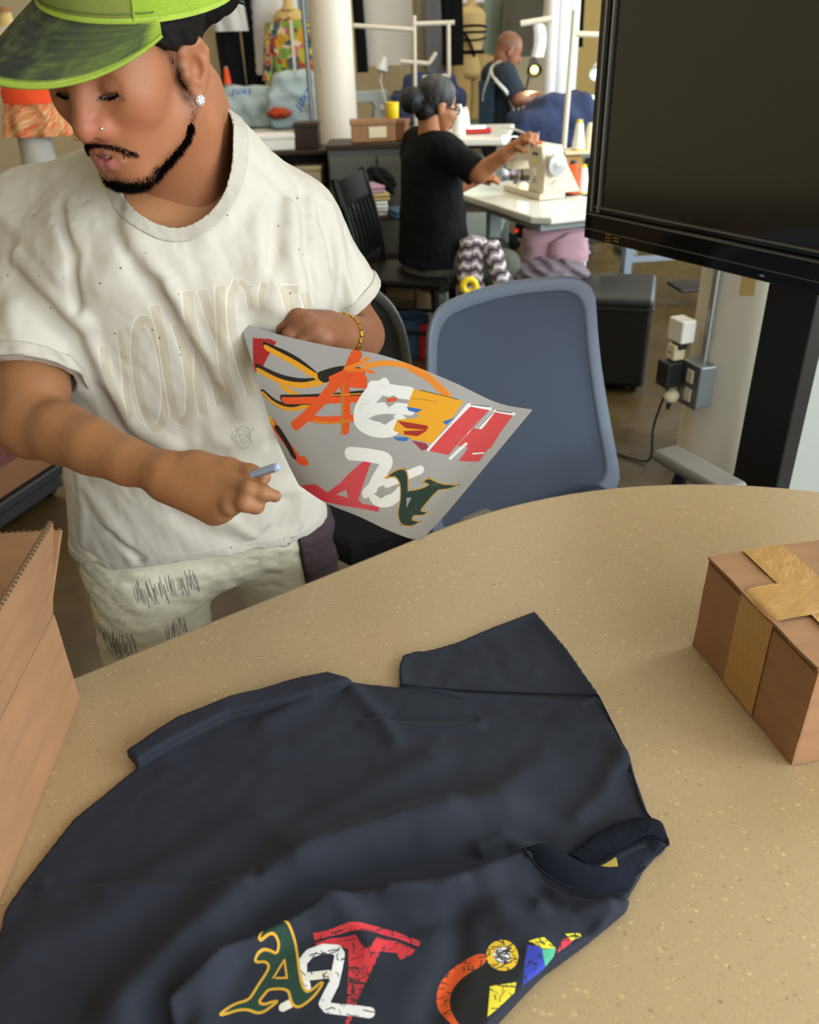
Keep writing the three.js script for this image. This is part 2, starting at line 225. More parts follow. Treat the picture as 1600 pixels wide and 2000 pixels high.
  pl('power_adapter', 'black power adapter plugged into the metal outlet box', [['adapter_body', bx(0.07, 0.1, 0.075, 0, 0, 0, 0.01), M.blackPlastic], ['prong', bx(0.02, 0.012, 0.02, 0.02, 0.02, -0.045), M.steel]], M.blackPlastic, bo(-0.065, 0.03, 0.075));
  pl('charger_cube', 'small cream charger cube sticking out above the black adapter', [['charger_body', bx(0.05, 0.06, 0.05, 0, 0, 0, 0.008), M.cream], ['port', bx(0.012, 0.006, 0.004, 0, 0, 0.026), M.blackPlastic]], M.cream, bo(-0.06, 0.112, 0.065));
  pl('wall_charger', 'boxy white wall charger at the top of the plug stack', [['charger_body', bx(0.085, 0.085, 0.06, 0, 0, 0, 0.008), M.white], ['collar', bx(0.05, 0.03, 0.035, 0, -0.055, 0, 0.005), M.blackPlastic]], M.white, bo(-0.05, 0.195, 0.06));
  pl('round_plug', 'stubby cream plug at the bottom left of the outlet box', [['plug_body', sp(0.026, 0, 0, 0, 1, 1, 1.2), M.cream], ['cord_grip', rod([0, 0, 0], [0, -0.05, 0.01], 0.012, 0.008), M.blackPlastic]], M.cream, bo(-0.05, -0.06, 0.065));
  wpart(cd, 'cord', [tube([bo(-0.08, -0.02, 0.06), bo(-0.1, -0.2, 0.09), bo(-0.09, -0.34, 0.1), bo(-0.16, -0.352, 0.14), bo(-0.3, -0.353, 0.2)], 0.005, 40)], M.blackPlastic, 'dark cord hanging to the floor');
  // a white partition at the right edge
  const pt = thing('white_partition', 'plain white partition panel at the right edge behind the television post', 'partition', [1.68, 0, -2.46]);
  part(pt, 'panel', bx(0.9, 2.3, 0.06, 0, 1.2, 0, 0.012), mat('partition', '#b2b6ae', 0.6)); part(pt, 'edge_trim', [bx(0.03, 2.3, 0.07, -0.46, 1.2), bx(0.03, 2.3, 0.07, 0.46, 1.2)], M.whitePaint); part(pt, 'foot', [bx(0.06, 0.05, 0.5, -0.4, 0.025), bx(0.06, 0.05, 0.5, 0.4, 0.025)], M.greyMetal);
}
// ---------- the table and the boxes on it ----------
const TOP = 0.74;
{
  const t = thing('meeting_table', 'large round-ended table with a speckled tan solid top', 'table', [0.3, 0, -0.2]);
  const d = V(-0.82, 0, 0.572).normalize(), c1 = V(0.49, 0, -0.59), L = 1.05, r = 0.78, c2 = c1.clone().addScaledVector(d, L), pts = [], a0 = Math.atan2(-0.82, -0.572);
  for (let i = 0; i <= 60; i++) { const a = a0 + Math.PI * i / 60; pts.push([c1.x + r * Math.cos(a), c1.z + r * Math.sin(a)]); }
  for (let i = 0; i <= 60; i++) { const a = a0 + Math.PI + Math.PI * i / 60; pts.push([c2.x + r * Math.cos(a), c2.z + r * Math.sin(a)]); }
  const fl = []; for (let i = 0; i < 2600; i++) fl.push([rnd(), rnd(), 0.0012 + 0.0026 * rnd() * rnd(), rnd(), rnd() * 3]);
  const n = 1600, tex = canvasTex(n, n, (g) => { g.fillStyle = '#aa9370'; g.fillRect(0, 0, n, n);
    for (let i = 0; i < 26000; i++) { const k = rnd(); g.fillStyle = k < 0.5 ? 'rgba(120,94,56,0.35)' : 'rgba(190,160,112,0.3)'; g.fillRect(rnd() * n, rnd() * n, 1 + rnd() * 3, 1 + rnd() * 3); }
    for (const [u, v, s, k, a] of fl) { g.fillStyle = k < 0.8 ? `rgba(205,178,122,${0.35 + 0.5 * k})` : k < 0.95 ? 'rgba(130,106,72,0.4)' : 'rgba(104,88,68,0.4)'; for (const ox of [-1, 0, 1]) for (const oy of [-1, 0, 1]) { const X = (u + ox) * n, Y = (v + oy) * n, R = s * n; if (X < -9 || Y < -9 || X > n + 9 || Y > n + 9) continue; g.beginPath(); for (let q = 0; q < 7; q++) { const b = a + q * 0.9, e = R * (0.6 + 0.6 * hash3(q, Math.floor(u * 9999), 1)); g.lineTo(X + Math.cos(b) * e * 1.3, Y + Math.sin(b) * e); } g.fill(); } } });
  tex.wrapS = tex.wrapT = THREE.RepeatWrapping; tex.repeat.set(1.35, 1.35);
  const tm = mat('solidTop', '#ffffff', 0.36, { map: tex, bumpMap: rep(TX.grain, 3), bumpScale: 0.00025, specularIntensity: 0.8 });
  wpart(t, 'tabletop', plate(pts, 0.045, TOP - 0.045, 0.008), tm);
  const under = pts.map(([x, z]) => [x + (0.06 * ((c1.x + c2.x) / 2 - x)), z + 0.06 * ((c1.z + c2.z) / 2 - z)]);
  wpart(t, 'underframe', plate(under, 0.03, TOP - 0.075), M.blackMetal);
  for (const c of [c1, c2]) { const q = part(t, 'pedestal', lathe([[0.001, 0], [0.34, 0], [0.34, 0.015], [0.3, 0.03], [0.07, 0.05], [0.055, 0.08], [0.055, 0.62], [0.18, 0.655], [0.18, 0.665], [0.001, 0.665]]), M.greyMetal); q.position.set(c.x - 0.3, 0, c.z + 0.2); }
}
// cardboard
const cardT = pixels(512, (u, v, i, j) => { const a = tnoise(u, v, 4, 3), b = tnoise(u * 1, v, 90, 8), s = 0.03 * Math.sin(u * Math.PI * 2 * 40), k = 0.95 + 0.05 * a + 0.05 * b + 0.06 * (hash3(i, j, 5) - 0.5) + s * 0.1; return [0.62 * k, 0.455 * k, 0.315 * k]; }, true);
const cardB = pixels(256, (u, v, i, j) => { const c = 0.5 + 0.04 * Math.sin(u * Math.PI * 2 * 20) + 0.3 * tnoise(u, v, 8, 1); return [c, c, c]; });
mat('card', '#ffffff', 0.8, { map: rep(cardT, 3), bumpMap: rep(cardB, 3), bumpScale: 0.0003 }); mat('cardDark', '#c9b6a0', 0.82, { map: rep(cardT, 3), bumpMap: rep(cardB, 3), bumpScale: 0.0003 }); mat('cardEdge', '#8a6a48', 0.9, { bumpMap: rep(TX.grain, 30), bumpScale: 0.001 });
mat('cardInside', '#cf9f55', 0.8, { bumpMap: rep(cardB, 2), bumpScale: 0.0003 });
mat('tape', '#b98e50', 0.3, { map: rep(pixels(128, (u, v) => { const c = 0.97 + 0.05 * tnoise(u, v, 5, 3); return [c, c, c]; }, true), 6), bumpMap: rep(TX.grain, 6), bumpScale: 0.0006 });
{
  // the closed parcel: long axis a (towards the lens), b to the right
  const t = thing('taped_parcel', 'closed brown cardboard parcel sealed with crossed tan tape, at the right edge of the table', 'box', [0.389, TOP, -0.892], 0.19);
  const La = 0.226, Lb = 0.30, Hh = 0.149, gap = 0.004;       // local: +x right, +z towards the lens, origin at the far left bottom corner
  const wob = (g, s = 0.0012) => { const p = g.attributes.position; for (let i = 0; i < p.count; i++) { const x = p.getX(i), y = p.getY(i), z = p.getZ(i); p.setXYZ(i, x + s * fbm(x * 22, y * 22, z * 22 + 3), y + s * 0.7 * fbm(x * 25 + 9, y * 25, z * 25), z + s * fbm(x * 22, y * 22 + 5, z * 22)); } g.computeVertexNormals(); return g; };
  const panel = (w, h, d, x, y, z) => { const g = new RoundedBoxGeometry(w, h, d, 2, 0.0018); const q = new THREE.BoxGeometry(w, h, d, Math.max(1, Math.round(w / 0.015)), Math.max(1, Math.round(h / 0.015)), Math.max(1, Math.round(d / 0.015))); q.translate(x, y, z); return wob(q); };
  part(t, 'side_panel', panel(0.004, Hh - 0.008, La, 0.002, Hh / 2 - 0.003, La / 2), M.card); part(t, 'side_panel', panel(0.004, Hh - 0.008, La, Lb - 0.002, Hh / 2 - 0.003, La / 2), M.card);
  part(t, 'end_panel', panel(Lb - 0.008, Hh - 0.008, 0.004, Lb / 2, Hh / 2 - 0.003, La - 0.002), M.card); part(t, 'end_panel', panel(Lb - 0.008, Hh - 0.008, 0.004, Lb / 2, Hh / 2 - 0.003, 0.002), M.card);
  part(t, 'base_panel', panel(Lb - 0.008, 0.004, La - 0.008, Lb / 2, 0.002, La / 2), M.card);
  part(t, 'top_flap', panel(Lb + 0.003, 0.004, La / 2 - 0.002, Lb / 2, Hh - 0.003, La / 4 - 0.0015), M.card); part(t, 'top_flap', panel(Lb + 0.003, 0.004, La / 2 - 0.002, Lb / 2, Hh - 0.003, 3 * La / 4 + 0.0015), M.card);
  part(t, 'corrugated_edge', [bx(0.003, 0.005, La - 0.004, 0.0005, Hh - 0.0085, La / 2)], M.cardEdge);
  // tape: a strip along the flap seam and down the left side, and two strips across
  const strip = (pts, w, axis, m = M.tape) => { const n = 40, P = [], I = [], UV = [], crv = new THREE.CatmullRomCurve3(pts.map((p) => V(...p)), false, 'catmullrom', 0.02); const q = crv.getSpacedPoints(n * 2); q.forEach((p, i) => { for (let j = 0; j <= 8; j++) { const s = (j / 8 - 0.5) * w, k = 0.0008 * fbm(i * 0.2, j * 0.7, axis === 'z' ? 1 : 5); P.push(p.x + (axis === 'x' ? s : 0) + (axis === 'z' ? k * 0.2 : 0), p.y + k + 0.0006, p.z + (axis === 'z' ? s : 0)); UV.push(i / n, j / 8); } });
    for (let i = 0; i < q.length - 1; i++) for (let j = 0; j < 8; j++) { const a = i * 9 + j; I.push(a, a + 1, a + 9, a + 1, a + 10, a + 9); } const g = new THREE.BufferGeometry(); g.setAttribute('position', new THREE.Float32BufferAttribute(P, 3)); g.setAttribute('uv', new THREE.Float32BufferAttribute(UV, 2)); g.setIndex(I); g.computeVertexNormals(); return g; };
  const m2 = M.tape.clone(); m2.side = THREE.DoubleSide; m2.roughness = 0.14;
  const e = 0.0012;
  part(t, 'tape_strip', strip([[-e - 0.0008, 0.004, La * 0.5], [-e - 0.0008, Hh - 0.012, La * 0.5], [-e, Hh - 0.002, La * 0.5], [0.006, Hh + e, La * 0.5], [Lb * 0.5, Hh + e + 0.002, La * 0.5], [Lb, Hh + e, La * 0.5]], 0.066, 'z', m2), m2, 'glossy tan tape over the flap seam and down the side');
  for (const fx of [0.075, 0.205]) part(t, 'tape_strip', strip([[fx, Hh + e, 0.001], [fx, Hh + e, La * 0.5], [fx, Hh + e, La - 0.001]], 0.058, 'x', m2), m2);
}
{
  // the open carton at the left: flaps standing up
  const t = thing('open_carton', 'open cardboard carton with upright flaps on the left end of the table', 'box', [-0.442, TOP, -0.823], 0.055);
  const Wd = 0.34, Ln = 0.45, Hh = 0.142;                       // local: origin at the far right bottom corner, -x left, +z towards the lens
  const board = (w, h, x, y, z) => { const g = new THREE.BoxGeometry(w, h, 0.006, 12, 6, 1); g.translate(x, y, z); return g; };
  part(t, 'side_panel', [bx(0.006, Hh, Ln, -0.003, Hh / 2, Ln / 2, 0.002)], M.card); part(t, 'side_panel', [bx(0.006, Hh, Ln, -Wd + 0.003, Hh / 2, Ln / 2, 0.002)], M.card);
  part(t, 'end_panel', [bx(Wd - 0.012, Hh, 0.006, -Wd / 2, Hh / 2, 0.003, 0.002)], M.card); part(t, 'end_panel', [bx(Wd - 0.012, Hh, 0.006, -Wd / 2, Hh / 2, Ln - 0.003, 0.002)], M.card);
  part(t, 'base_panel', [bx(Wd - 0.012, 0.006, Ln - 0.012, -Wd / 2, 0.003, Ln / 2, 0.002)], M.card);
  const flap = (w, len, pivot, turn, tilt, name, m, lab) => { const g = new THREE.Group(); g.name = name; g.position.set(...pivot); g.rotation.set(0, turn, 0); t.add(g); if (lab) g.userData.label = lab;
    const b = bx(w, len, 0.005, 0, len / 2, 0, 0.002); b.rotateX(tilt); part(g, 'flap_board', b, m);
    const ts = []; for (let i = 0; i < Math.floor(w / 0.0075); i++) { const q = bx(0.0035, 0.0035, 0.0062, -w / 2 + 0.0038 + i * 0.0075, len - 0.0002, 0, 0.0008); q.rotateX(tilt); ts.push(q); } const fl = part(g, 'corrugation', ts, M.cardEdge, 'torn dark fluted edge'); fl.userData.kind = 'stuff';
    return g; };
  flap(Ln - 0.006, 0.136, [-0.003, Hh + 0.001, Ln / 2], Math.PI / 2, 0.24, 'side_flap', M.card);
  flap(Ln - 0.006, 0.125, [-Wd + 0.003, Hh + 0.001, Ln / 2], -Math.PI / 2, 0.7, 'side_flap', M.card);
  flap(Wd - 0.008, 0.118, [-Wd / 2, Hh + 0.001, 0.003], Math.PI, 1.02, 'end_flap', M.card, 'end flap folded back');
  flap(Wd - 0.008, 0.118, [-Wd / 2, Hh + 0.001, Ln - 0.003], 0, 1.7, 'end_flap', M.card);
}
// ---------- office chairs, television ----------
const netT = pixels(128, (u, v, i, j) => { const c = 0.5 + 0.5 * Math.cos(i * Math.PI / 4) * Math.cos(j * Math.PI / 4); return [c, c, c]; });
mat('slateFrame', '#5f6877', 0.5); mat('slateMesh', '#3d4656', 0.75, { bumpMap: rep(netT, 14), bumpScale: 0.0012, side: THREE.DoubleSide }); mat('darkMesh', '#1b1a18', 0.55, { bumpMap: rep(netT, 14), bumpScale: 0.0012, side: THREE.DoubleSide }); mat('darkFrame', '#4a4944', 0.4); mat('padGrey', '#77736b', 0.6); mat('padDark', '#33312e', 0.6); fab('seatSlate', '#414a58', { k: 30 }); fab('seatDark', '#16161a', { k: 30 });
function officeChair(name, label, pos, turn, o) {
  const t = thing(name, label, 'chair', pos, turn);                // local: facing +z, seat centre over the origin
  const wb = o.wb, wt = o.wt, y0 = 0.36, y1 = o.top, cr = o.corner;
  const S = (u, v) => { const w = mixn(wb, wt, sst(0, 1, v) * 0.6 + v * 0.4), y = mixn(y0, y1, v) + o.crown * (1 - u * u) * v, z = -0.24 - o.lean * v - 0.05 * Math.sin(v * 2.6) * 0.6 + 0.045 * u * u; return V(u * w, y, z); };
  const edge = []; const sh = new THREE.Shape(); const ru = cr / wt, rv = cr / (y1 - y0);        // outline in (u, v) with rounded corners
  sh.moveTo(-1 + ru, 0); sh.lineTo(1 - ru, 0); sh.quadraticCurveTo(1, 0, 1, rv); sh.lineTo(1, 1 - rv); sh.quadraticCurveTo(1, 1, 1 - ru, 1); sh.lineTo(-1 + ru, 1); sh.quadraticCurveTo(-1, 1, -1, 1 - rv); sh.lineTo(-1, rv); sh.quadraticCurveTo(-1, 0, -1 + ru, 0);
  const loop = sh.getSpacedPoints(90); loop.pop();
  const ring = (k, dz) => loop.map((p) => { const q = S(p.x * (1 - k * 0.92 / wt), 0.5 + (p.y - 0.5) * (1 - k * 2 / (y1 - y0))); q.z += dz; return q; });
  const skin = (rings, close, mid) => { const P = [], I = [], UV = [], n = loop.length; rings.forEach((r) => r.forEach((q) => { P.push(q.x, q.y, q.z); UV.push(q.x, q.y); })); for (let a = 0; a < rings.length - 1 + (close ? 1 : 0); a++) for (let i = 0; i < n; i++) { const b = (a + 1) % rings.length, j = (i + 1) % n; I.push(a * n + i, a * n + j, b * n + j, a * n + i, b * n + j, b * n + i); } if (mid) { const c = P.length / 3, a = (rings.length - 1) * n; P.push(mid.x, mid.y, mid.z); UV.push(mid.x, mid.y); for (let i = 0; i < n; i++) I.push(a + i, a + (i + 1) % n, c); } const g = new THREE.BufferGeometry(); g.setAttribute('position', new THREE.Float32BufferAttribute(P, 3)); g.setAttribute('uv', new THREE.Float32BufferAttribute(UV, 2)); g.setIndex(I); g.computeVertexNormals(); return g; };
  const bw = o.band;
  part(t, 'back_frame', skin([ring(0, 0), ring(0.006, 0.008), ring(bw - 0.006, 0.008), ring(bw, 0.002), ring(bw, -0.008), ring(0.006, -0.012)], true), o.frame);
  const mesh = skin([0, 0.2, 0.4, 0.6, 0.75, 0.88].map((f) => loop.map((p) => { const k = (1 - f), q = S(p.x * (1 - bw * 0.9 / wt) * k, 0.5 + (p.y - 0.5) * (1 - bw * 1.9 / (y1 - y0)) * k); return q; })), false, S(0, 0.5));
  part(t, 'back_mesh', mesh, o.mesh);
  const st = plate([[-0.24, -0.22], [0.24, -0.22], [0.25, 0.12], [0.2, 0.25], [-0.2, 0.25], [-0.25, 0.12]], 0.07, 0.35, 0.025); part(t, 'seat', st, o.seat);
  part(t, 'back_support', [tube([[0, 0.34, -0.1], [0, 0.36, -0.34], [0, 0.52, -0.372], [0, 0.68, -0.385]], 0.022)], M.blackPlastic);
  if (o.arms) for (const s of [-1, 1]) { const a = new THREE.Group(); a.name = 'armrest'; t.add(a); const g = new RoundedBoxGeometry(0.085, 0.03, 0.25, 4, 0.014); g.rotateY(-s * 0.1); g.translate(s * 0.285, 0.555, 0.06); part(a, 'pad', g, o.pad); part(a, 'post', [tube([[s * 0.285, 0.54, 0.02], [s * 0.295, 0.48, 0.0], [s * 0.25, 0.36, 0], [s * 0.12, 0.345, 0]], 0.018)], M.blackPlastic); }
  part(t, 'gas_lift', [cy(0.025, 0.025, 0.24, 0, 0.23), cy(0.035, 0.035, 0.14, 0, 0.15)], M.blackMetal);
  for (let i = 0; i < 5; i++) { const a = i * 1.2566 + 0.3, l = part(t, 'base_leg', [bar([0, 0.095, 0], [Math.sin(a) * 0.3, 0.07, Math.cos(a) * 0.3], 0.04, 0.03, 0.008)], M.blackPlastic); const w = cy(0.028, 0.028, 0.04, 0, 0, 0, 18); w.rotateZ(Math.PI / 2); w.rotateY(a); w.translate(Math.sin(a) * 0.3, 0.028, Math.cos(a) * 0.3); part(l, 'caster', w, M.blackPlastic); }
  return t;
}
officeChair('mesh_office_chair', 'slate blue mesh-back office chair pulled up to the round end of the table', [0.428, 0, -1.68], 0.527, { wb: 0.315, wt: 0.252, top: 0.955, corner: 0.075, crown: 0.018, lean: 0.1, band: 0.036, frame: M.slateFrame, mesh: M.slateMesh, seat: M.seatSlate, arms: true, pad: M.padGrey });
officeChair('mesh_office_chair', 'black mesh office chair with rounded back partly hidden behind the white shirted man', [-0.075, 0, -2.0], 0.45, { wb: 0.25, wt: 0.235, top: 0.89, corner: 0.2, crown: 0.02, lean: 0.1, band: 0.03, frame: M.darkFrame, mesh: M.darkMesh, seat: M.seatDark, arms: false });
{
  // television on its stand
  const y0 = 0.98, A = onY(1147, 463, y0), Bq = onY(1510, 552, y0), d = Bq.clone().sub(A).normalize(), turn = Math.atan2(-d.z, d.x);
  const t = thing('television', 'large black flat television on a floor stand, screen switched off', 'television', [A.x, 0, A.z], turn);
  const w = 1.28, hh = 0.80, b = 0.036, bb = 0.075;               // local: x along the screen, +z towards the viewer
  part(t, 'back_shell', bx(w - 0.04, hh - 0.04, 0.06, w / 2, y0 + hh / 2, -0.05, 0.015), M.blackPlastic);
  part(t, 'bezel', [bx(b, hh, 0.05, b / 2, y0 + hh / 2, -0.01, 0.006), bx(b, hh, 0.05, w - b / 2, y0 + hh / 2, -0.01, 0.006), bx(w, b, 0.05, w / 2, y0 + hh - b / 2, -0.01, 0.006), bx(w, bb, 0.05, w / 2, y0 + bb / 2, -0.01, 0.006)], M.glossBlack);
  const tr = mat('trimMetal', '#6a6660', 0.3, { metal: 0.6 });
  part(t, 'inner_trim', [bx(0.006, hh - bb - b, 0.012, b + 0.016, y0 + bb + (hh - bb - b) / 2, 0.013, 0.002), bx(w - 2 * b, 0.005, 0.012, w / 2, y0 + bb + 0.014, 0.013, 0.002), bx(0.006, hh - bb, 0.012, b - 0.008, y0 + bb + (hh - bb) / 2, 0.016, 0.002), bx(w - b, 0.004, 0.012, w / 2, y0 + bb - 0.006, 0.016, 0.0015)], tr, 'thin metallic trim line');
  part(t, 'lower_line', bx(w, 0.002, 0.01, w / 2, y0 + 0.028, 0.013, 0.0008), tr);
  part(t, 'screen', bx(w - 2 * b, hh - bb - b, 0.01, w / 2, y0 + bb + (hh - bb - b) / 2, 0.003, 0.002), mat('screenGlass', '#0b0a08', 0.16, { specularIntensity: 1, clearcoat: 0.6, clearcoatRoughness: 0.1 }));
  for (let i = 0; i < 5; i++) part(t, 'vent_slot', bx(0.022, 0.0022, 0.004, 0.105 + (i % 2) * 0.032, y0 + 0.008 + i * 0.0042, 0.0165, 0.0008), M.gold);
  part(t, 'sensor', bx(0.012, 0.004, 0.004, 0.62, y0 + 0.014, 0.0165, 0.0015), M.steel);
  part(t, 'stand_post', bx(0.14, y0 + 0.3, 0.06, 0.63, (y0 + 0.3) / 2 + 0.02, -0.12, 0.008), M.blackMetal); part(t, 'bracket', bx(0.3, 0.25, 0.03, 0.60, y0 + 0.4, -0.09, 0.005), M.blackMetal);
  part(t, 'stand_base', [bx(0.8, 0.03, 0.07, 0.6, 0.035, -0.12, 0.01), bx(0.07, 0.03, 0.6, 0.25, 0.035, -0.12, 0.01), bx(0.07, 0.03, 0.6, 0.95, 0.035, -0.12, 0.01)], M.blackMetal);
  for (const x of [0.25, 0.95]) for (const z of [-0.4, 0.16]) part(t, 'foot', cy(0.03, 0.03, 0.02, x, 0.01, z), M.blackPlastic);
}
{
  const t = thing('leather_ottoman', 'black leather cube ottoman on the floor behind the slate blue chair', 'ottoman', [0.55, 0, -3.99], 0);
  t.position.set(1.335 - 0.145 - 0.46 * 0.48, 0, -3.77 - 0.23 * 0.957 - 0.23 * -0.29 - 0.0); t.rotation.y = -0.295 + Math.PI / 2;
  const lm = mat('leather', '#0b0a0a', 0.42, { bumpMap: rep(TX.grain, 18), bumpScale: 0.0006 });
  const g = new RoundedBoxGeometry(0.47, 0.4, 0.47, 4, 0.025); g.translate(0, 0.23, 0); part(t, 'body', g, lm); const c = new RoundedBoxGeometry(0.475, 0.05, 0.475, 4, 0.022); c.translate(0, 0.428, 0); part(t, 'cushion_top', c, lm);
  const e = 0.236, lp = []; for (const y of [0.402]) lp.push(tube([[-e, y, -e], [e, y, -e]], 0.004), tube([[e, y, -e], [e, y, e]], 0.004), tube([[e, y, e], [-e, y, e]], 0.004), tube([[-e, y, e], [-e, y, -e]], 0.004)); part(t, 'piping', lp, lm);
  for (const x of [-0.19, 0.19]) for (const z of [-0.19, 0.19]) part(t, 'foot', cy(0.02, 0.016, 0.04, x, 0.02, z), M.blackPlastic);
}
// ---------- the navy T-shirt spread on the table ----------
{
  const tp = (p, y = TOP + 0.012) => { const q = onY(p[0], p[1], y); return [q.x, q.z]; };
  const poly = (list, y) => { const P = list.map((p) => tp(p, y)), n = P.length; return (x, z) => { let d = 1e9, s = 1; for (let i = 0, j = n - 1; i < n; j = i++) { const ax = P[j][0], az = P[j][1], ex = P[i][0] - ax, ez = P[i][1] - az, wx = x - ax, wz = z - az, h = clamp((wx * ex + wz * ez) / (ex * ex + ez * ez)), bx_ = wx - ex * h, bz = wz - ez * h; d = Math.min(d, bx_ * bx_ + bz * bz); const c1 = az <= z, c2 = P[i][1] > z, c3 = ex * wz > ez * wx; if ((c1 && c2 && c3) || (!c1 && !c2 && !c3)) s = -s; } return s * Math.sqrt(d); }; };
  const line = (list, y) => { const P = list.map((p) => tp(p, y)); return (x, z) => { let d = 1e9; for (let i = 1; i < P.length; i++) { const ax = P[i - 1][0], az = P[i - 1][1], ex = P[i][0] - ax, ez = P[i][1] - az, h = clamp(((x - ax) * ex + (z - az) * ez) / (ex * ex + ez * ez)), bx_ = x - ax - ex * h, bz = z - az - ez * h; d = Math.min(d, bx_ * bx_ + bz * bz); } return Math.sqrt(d); }; };
  const BODY = poly([[640, 1320], [700, 1326], [780, 1335], [900, 1345], [1010, 1350], [1172, 1355], [1225, 1460], [1268, 1580], [1284, 1607], [1304, 1648], [1262, 1690], [1230, 1745], [1150, 1815], [1060, 1880], [980, 1960], [930, 2010], [800, 2150], [300, 2300], [-60, 2200], [-20, 1900], [4, 1772], [42, 1715], [70, 1680], [140, 1592], [180, 1560], [262, 1494], [290, 1475], [450, 1370], [560, 1338]]);
  const SLEEVE = poly([[781, 1334], [779, 1300], [786, 1276], [800, 1272], [814, 1267], [828, 1268], [846, 1264], [900, 1248], [960, 1222], [1045, 1190], [1110, 1265], [1174, 1355], [1140, 1375], [1010, 1365], [900, 1360]]);
  const FLAP = poly([[247, 1470], [350, 1405], [450, 1366], [560, 1334], [640, 1317], [690, 1332], [660, 1345], [560, 1372], [450, 1397], [340, 1452], [268, 1492]]);
  const FRONT = poly([[1034, 1656], [940, 1688], [870, 1712], [760, 1728], [690, 1735], [640, 1748], [560, 1790], [450, 1842], [380, 1897], [325, 1950], [335, 2010], [400, 2250], [900, 2200], [960, 1985], [1060, 1880], [1150, 1815], [1228, 1752], [1236, 1732], [1165, 1740], [1110, 1728], [1062, 1700]], TOP + 0.03);
  const HOLE = poly([[1150, 1694], [1199, 1665], [1245, 1640], [1268, 1632], [1290, 1650], [1250, 1685], [1208, 1696]], TOP + 0.02);
  const ridges = [[[[250, 1965], [322, 1893], [462, 1757], [618, 1672], [760, 1630], [860, 1606], [980, 1580]], 0.014, 0.03], [[[560, 1636], [725, 1545], [840, 1484]], 0.005, 0.022], [[[592, 1692], [690, 1652], [870, 1592]], 0.006, 0.018], [[[712, 1396], [800, 1400], [925, 1402]], -0.0035, 0.006], [[[716, 1408], [820, 1412], [930, 1411]], 0.003, 0.01], [[[640, 1320], [600, 1365], [520, 1410]], 0.004, 0.016], [[[690, 1345], [740, 1400], [770, 1440]], 0.0035, 0.012],
    [[[100, 1720], [250, 1716], [380, 1722], [500, 1722]], -0.003, 0.007], [[[90, 1732], [260, 1730], [480, 1732]], 0.0025, 0.01], [[[60, 1840], [180, 1790], [330, 1700], [500, 1610]], 0.005, 0.03], [[[1215, 1470], [1180, 1540], [1130, 1590]], 0.003, 0.012], [[[1100, 1400], [1190, 1420], [1230, 1480]], 0.003, 0.014], [[[1060, 1480], [960, 1560], [850, 1640]], 0.003, 0.02], [[[380, 1480], [520, 1500], [700, 1490]], -0.002, 0.02], [[[940, 1655], [985, 1640], [1030, 1650]], 0.006, 0.01]].map(([l, a, w]) => [line(l), a, w]);
  const fr = [[[[330, 1955], [450, 1846], [560, 1796], [640, 1756], [760, 1738], [870, 1722], [940, 1700], [1034, 1668]], 0.012, 0.014], [[[640, 1752], [690, 1790], [720, 1830]], 0.005, 0.012], [[[700, 1745], [800, 1790], [880, 1770]], -0.004, 0.012], [[[760, 1740], [850, 1745], [900, 1725]], 0.004, 0.008], [[[900, 1760], [890, 1850], [840, 1960]], -0.005, 0.014], [[[960, 1720], [1000, 1790], [1060, 1830]], 0.004, 0.016], [[[1060, 1720], [1090, 1760], [1150, 1790]], -0.006, 0.012], [[[1190, 1755], [1120, 1770], [1060, 1750]], 0.005, 0.009], [[[430, 1870], [400, 1930], [390, 2000]], 0.005, 0.014], [[[470, 1860], [520, 1830], [600, 1800]], -0.004, 0.012]].map(([l, a, w]) => [line(l, TOP + 0.03), a, w]);
  const sum = (R, x, z) => { let s = 0; for (const [f, a, w] of R) { const d = f(x, z) / w; if (d < 2.6) s += a * Math.exp(-d * d); } return s; };
  const valley = line([[300, 1985], [400, 1850], [540, 1770], [690, 1716], [860, 1680], [960, 1655], [1030, 1640]]);
  const wr = (x, z) => 0.0012 * fbm(x * 16, z * 16, 3) + 0.0005 * fbm(x * 55 + z * 20, z * 55, 8, 2);
  const smax = (a, b, k) => -smin(-a, -b, k), lay = (d2, y, hi, lo, k = 0.004) => smax(smax(d2, y - hi, k), lo - y, k);
  const kBody = (x, z) => TOP + 0.0075 + wr(x, z) + 1.6 * sum(ridges, x, z) - 0.008 * Math.exp(-((valley(x, z) / 0.02) ** 2));
  const f = (x, y, z) => { if (y > TOP + 0.075) return y - TOP - 0.05;
    const b = BODY(x, z); if (b > 0.22) return b - 0.05; const hB = Math.max(kBody(x, z), TOP + 0.005); let d = lay(b, y, hB, TOP + 0.0005);
    const s = SLEEVE(x, z); if (s < 0.03) d = smin(d, lay(s, y, TOP + 0.0065 + wr(x, z) * 1.3 + 0.004 * Math.exp(-((s / 0.012) ** 2)), TOP + 0.0005, 0.003), 0.002);
    const q = FLAP(x, z); if (q < 0.03) d = smin(d, lay(q, y, TOP + 0.02 + wr(x, z), TOP + 0.0005, 0.006), 0.004);
    const h = HOLE(x, z); if (h < 0.03) d = -smin(-d, smax(h, TOP + 0.0045 - y, 0.001), 0.003);
    const u = FRONT(x, z); if (u < 0.03) d = smin(d, lay(u, y, TOP + 0.017 + wr(x, z) + 1.4 * sum(fr, x, z), TOP + 0.0005, 0.006), 0.003);
    return d; };
  const t = thing('navy_tshirt', 'washed navy T-shirt laid on the table with distressed team-style letters printed on its front', 'shirt', [0, TOP, -0.75]);
  const x0 = -0.52, x1 = 0.40, z0 = -1.02, z1 = -0.26;
  // print: canvas in table axes
  const cx0 = -0.20, cz0 = -0.62, cs = 0.46, N = 2048, cv = (p) => { const q = tp(p, TOP + 0.022); return [(q[0] - cx0) / cs * N, (q[1] - cz0) / cs * N]; };
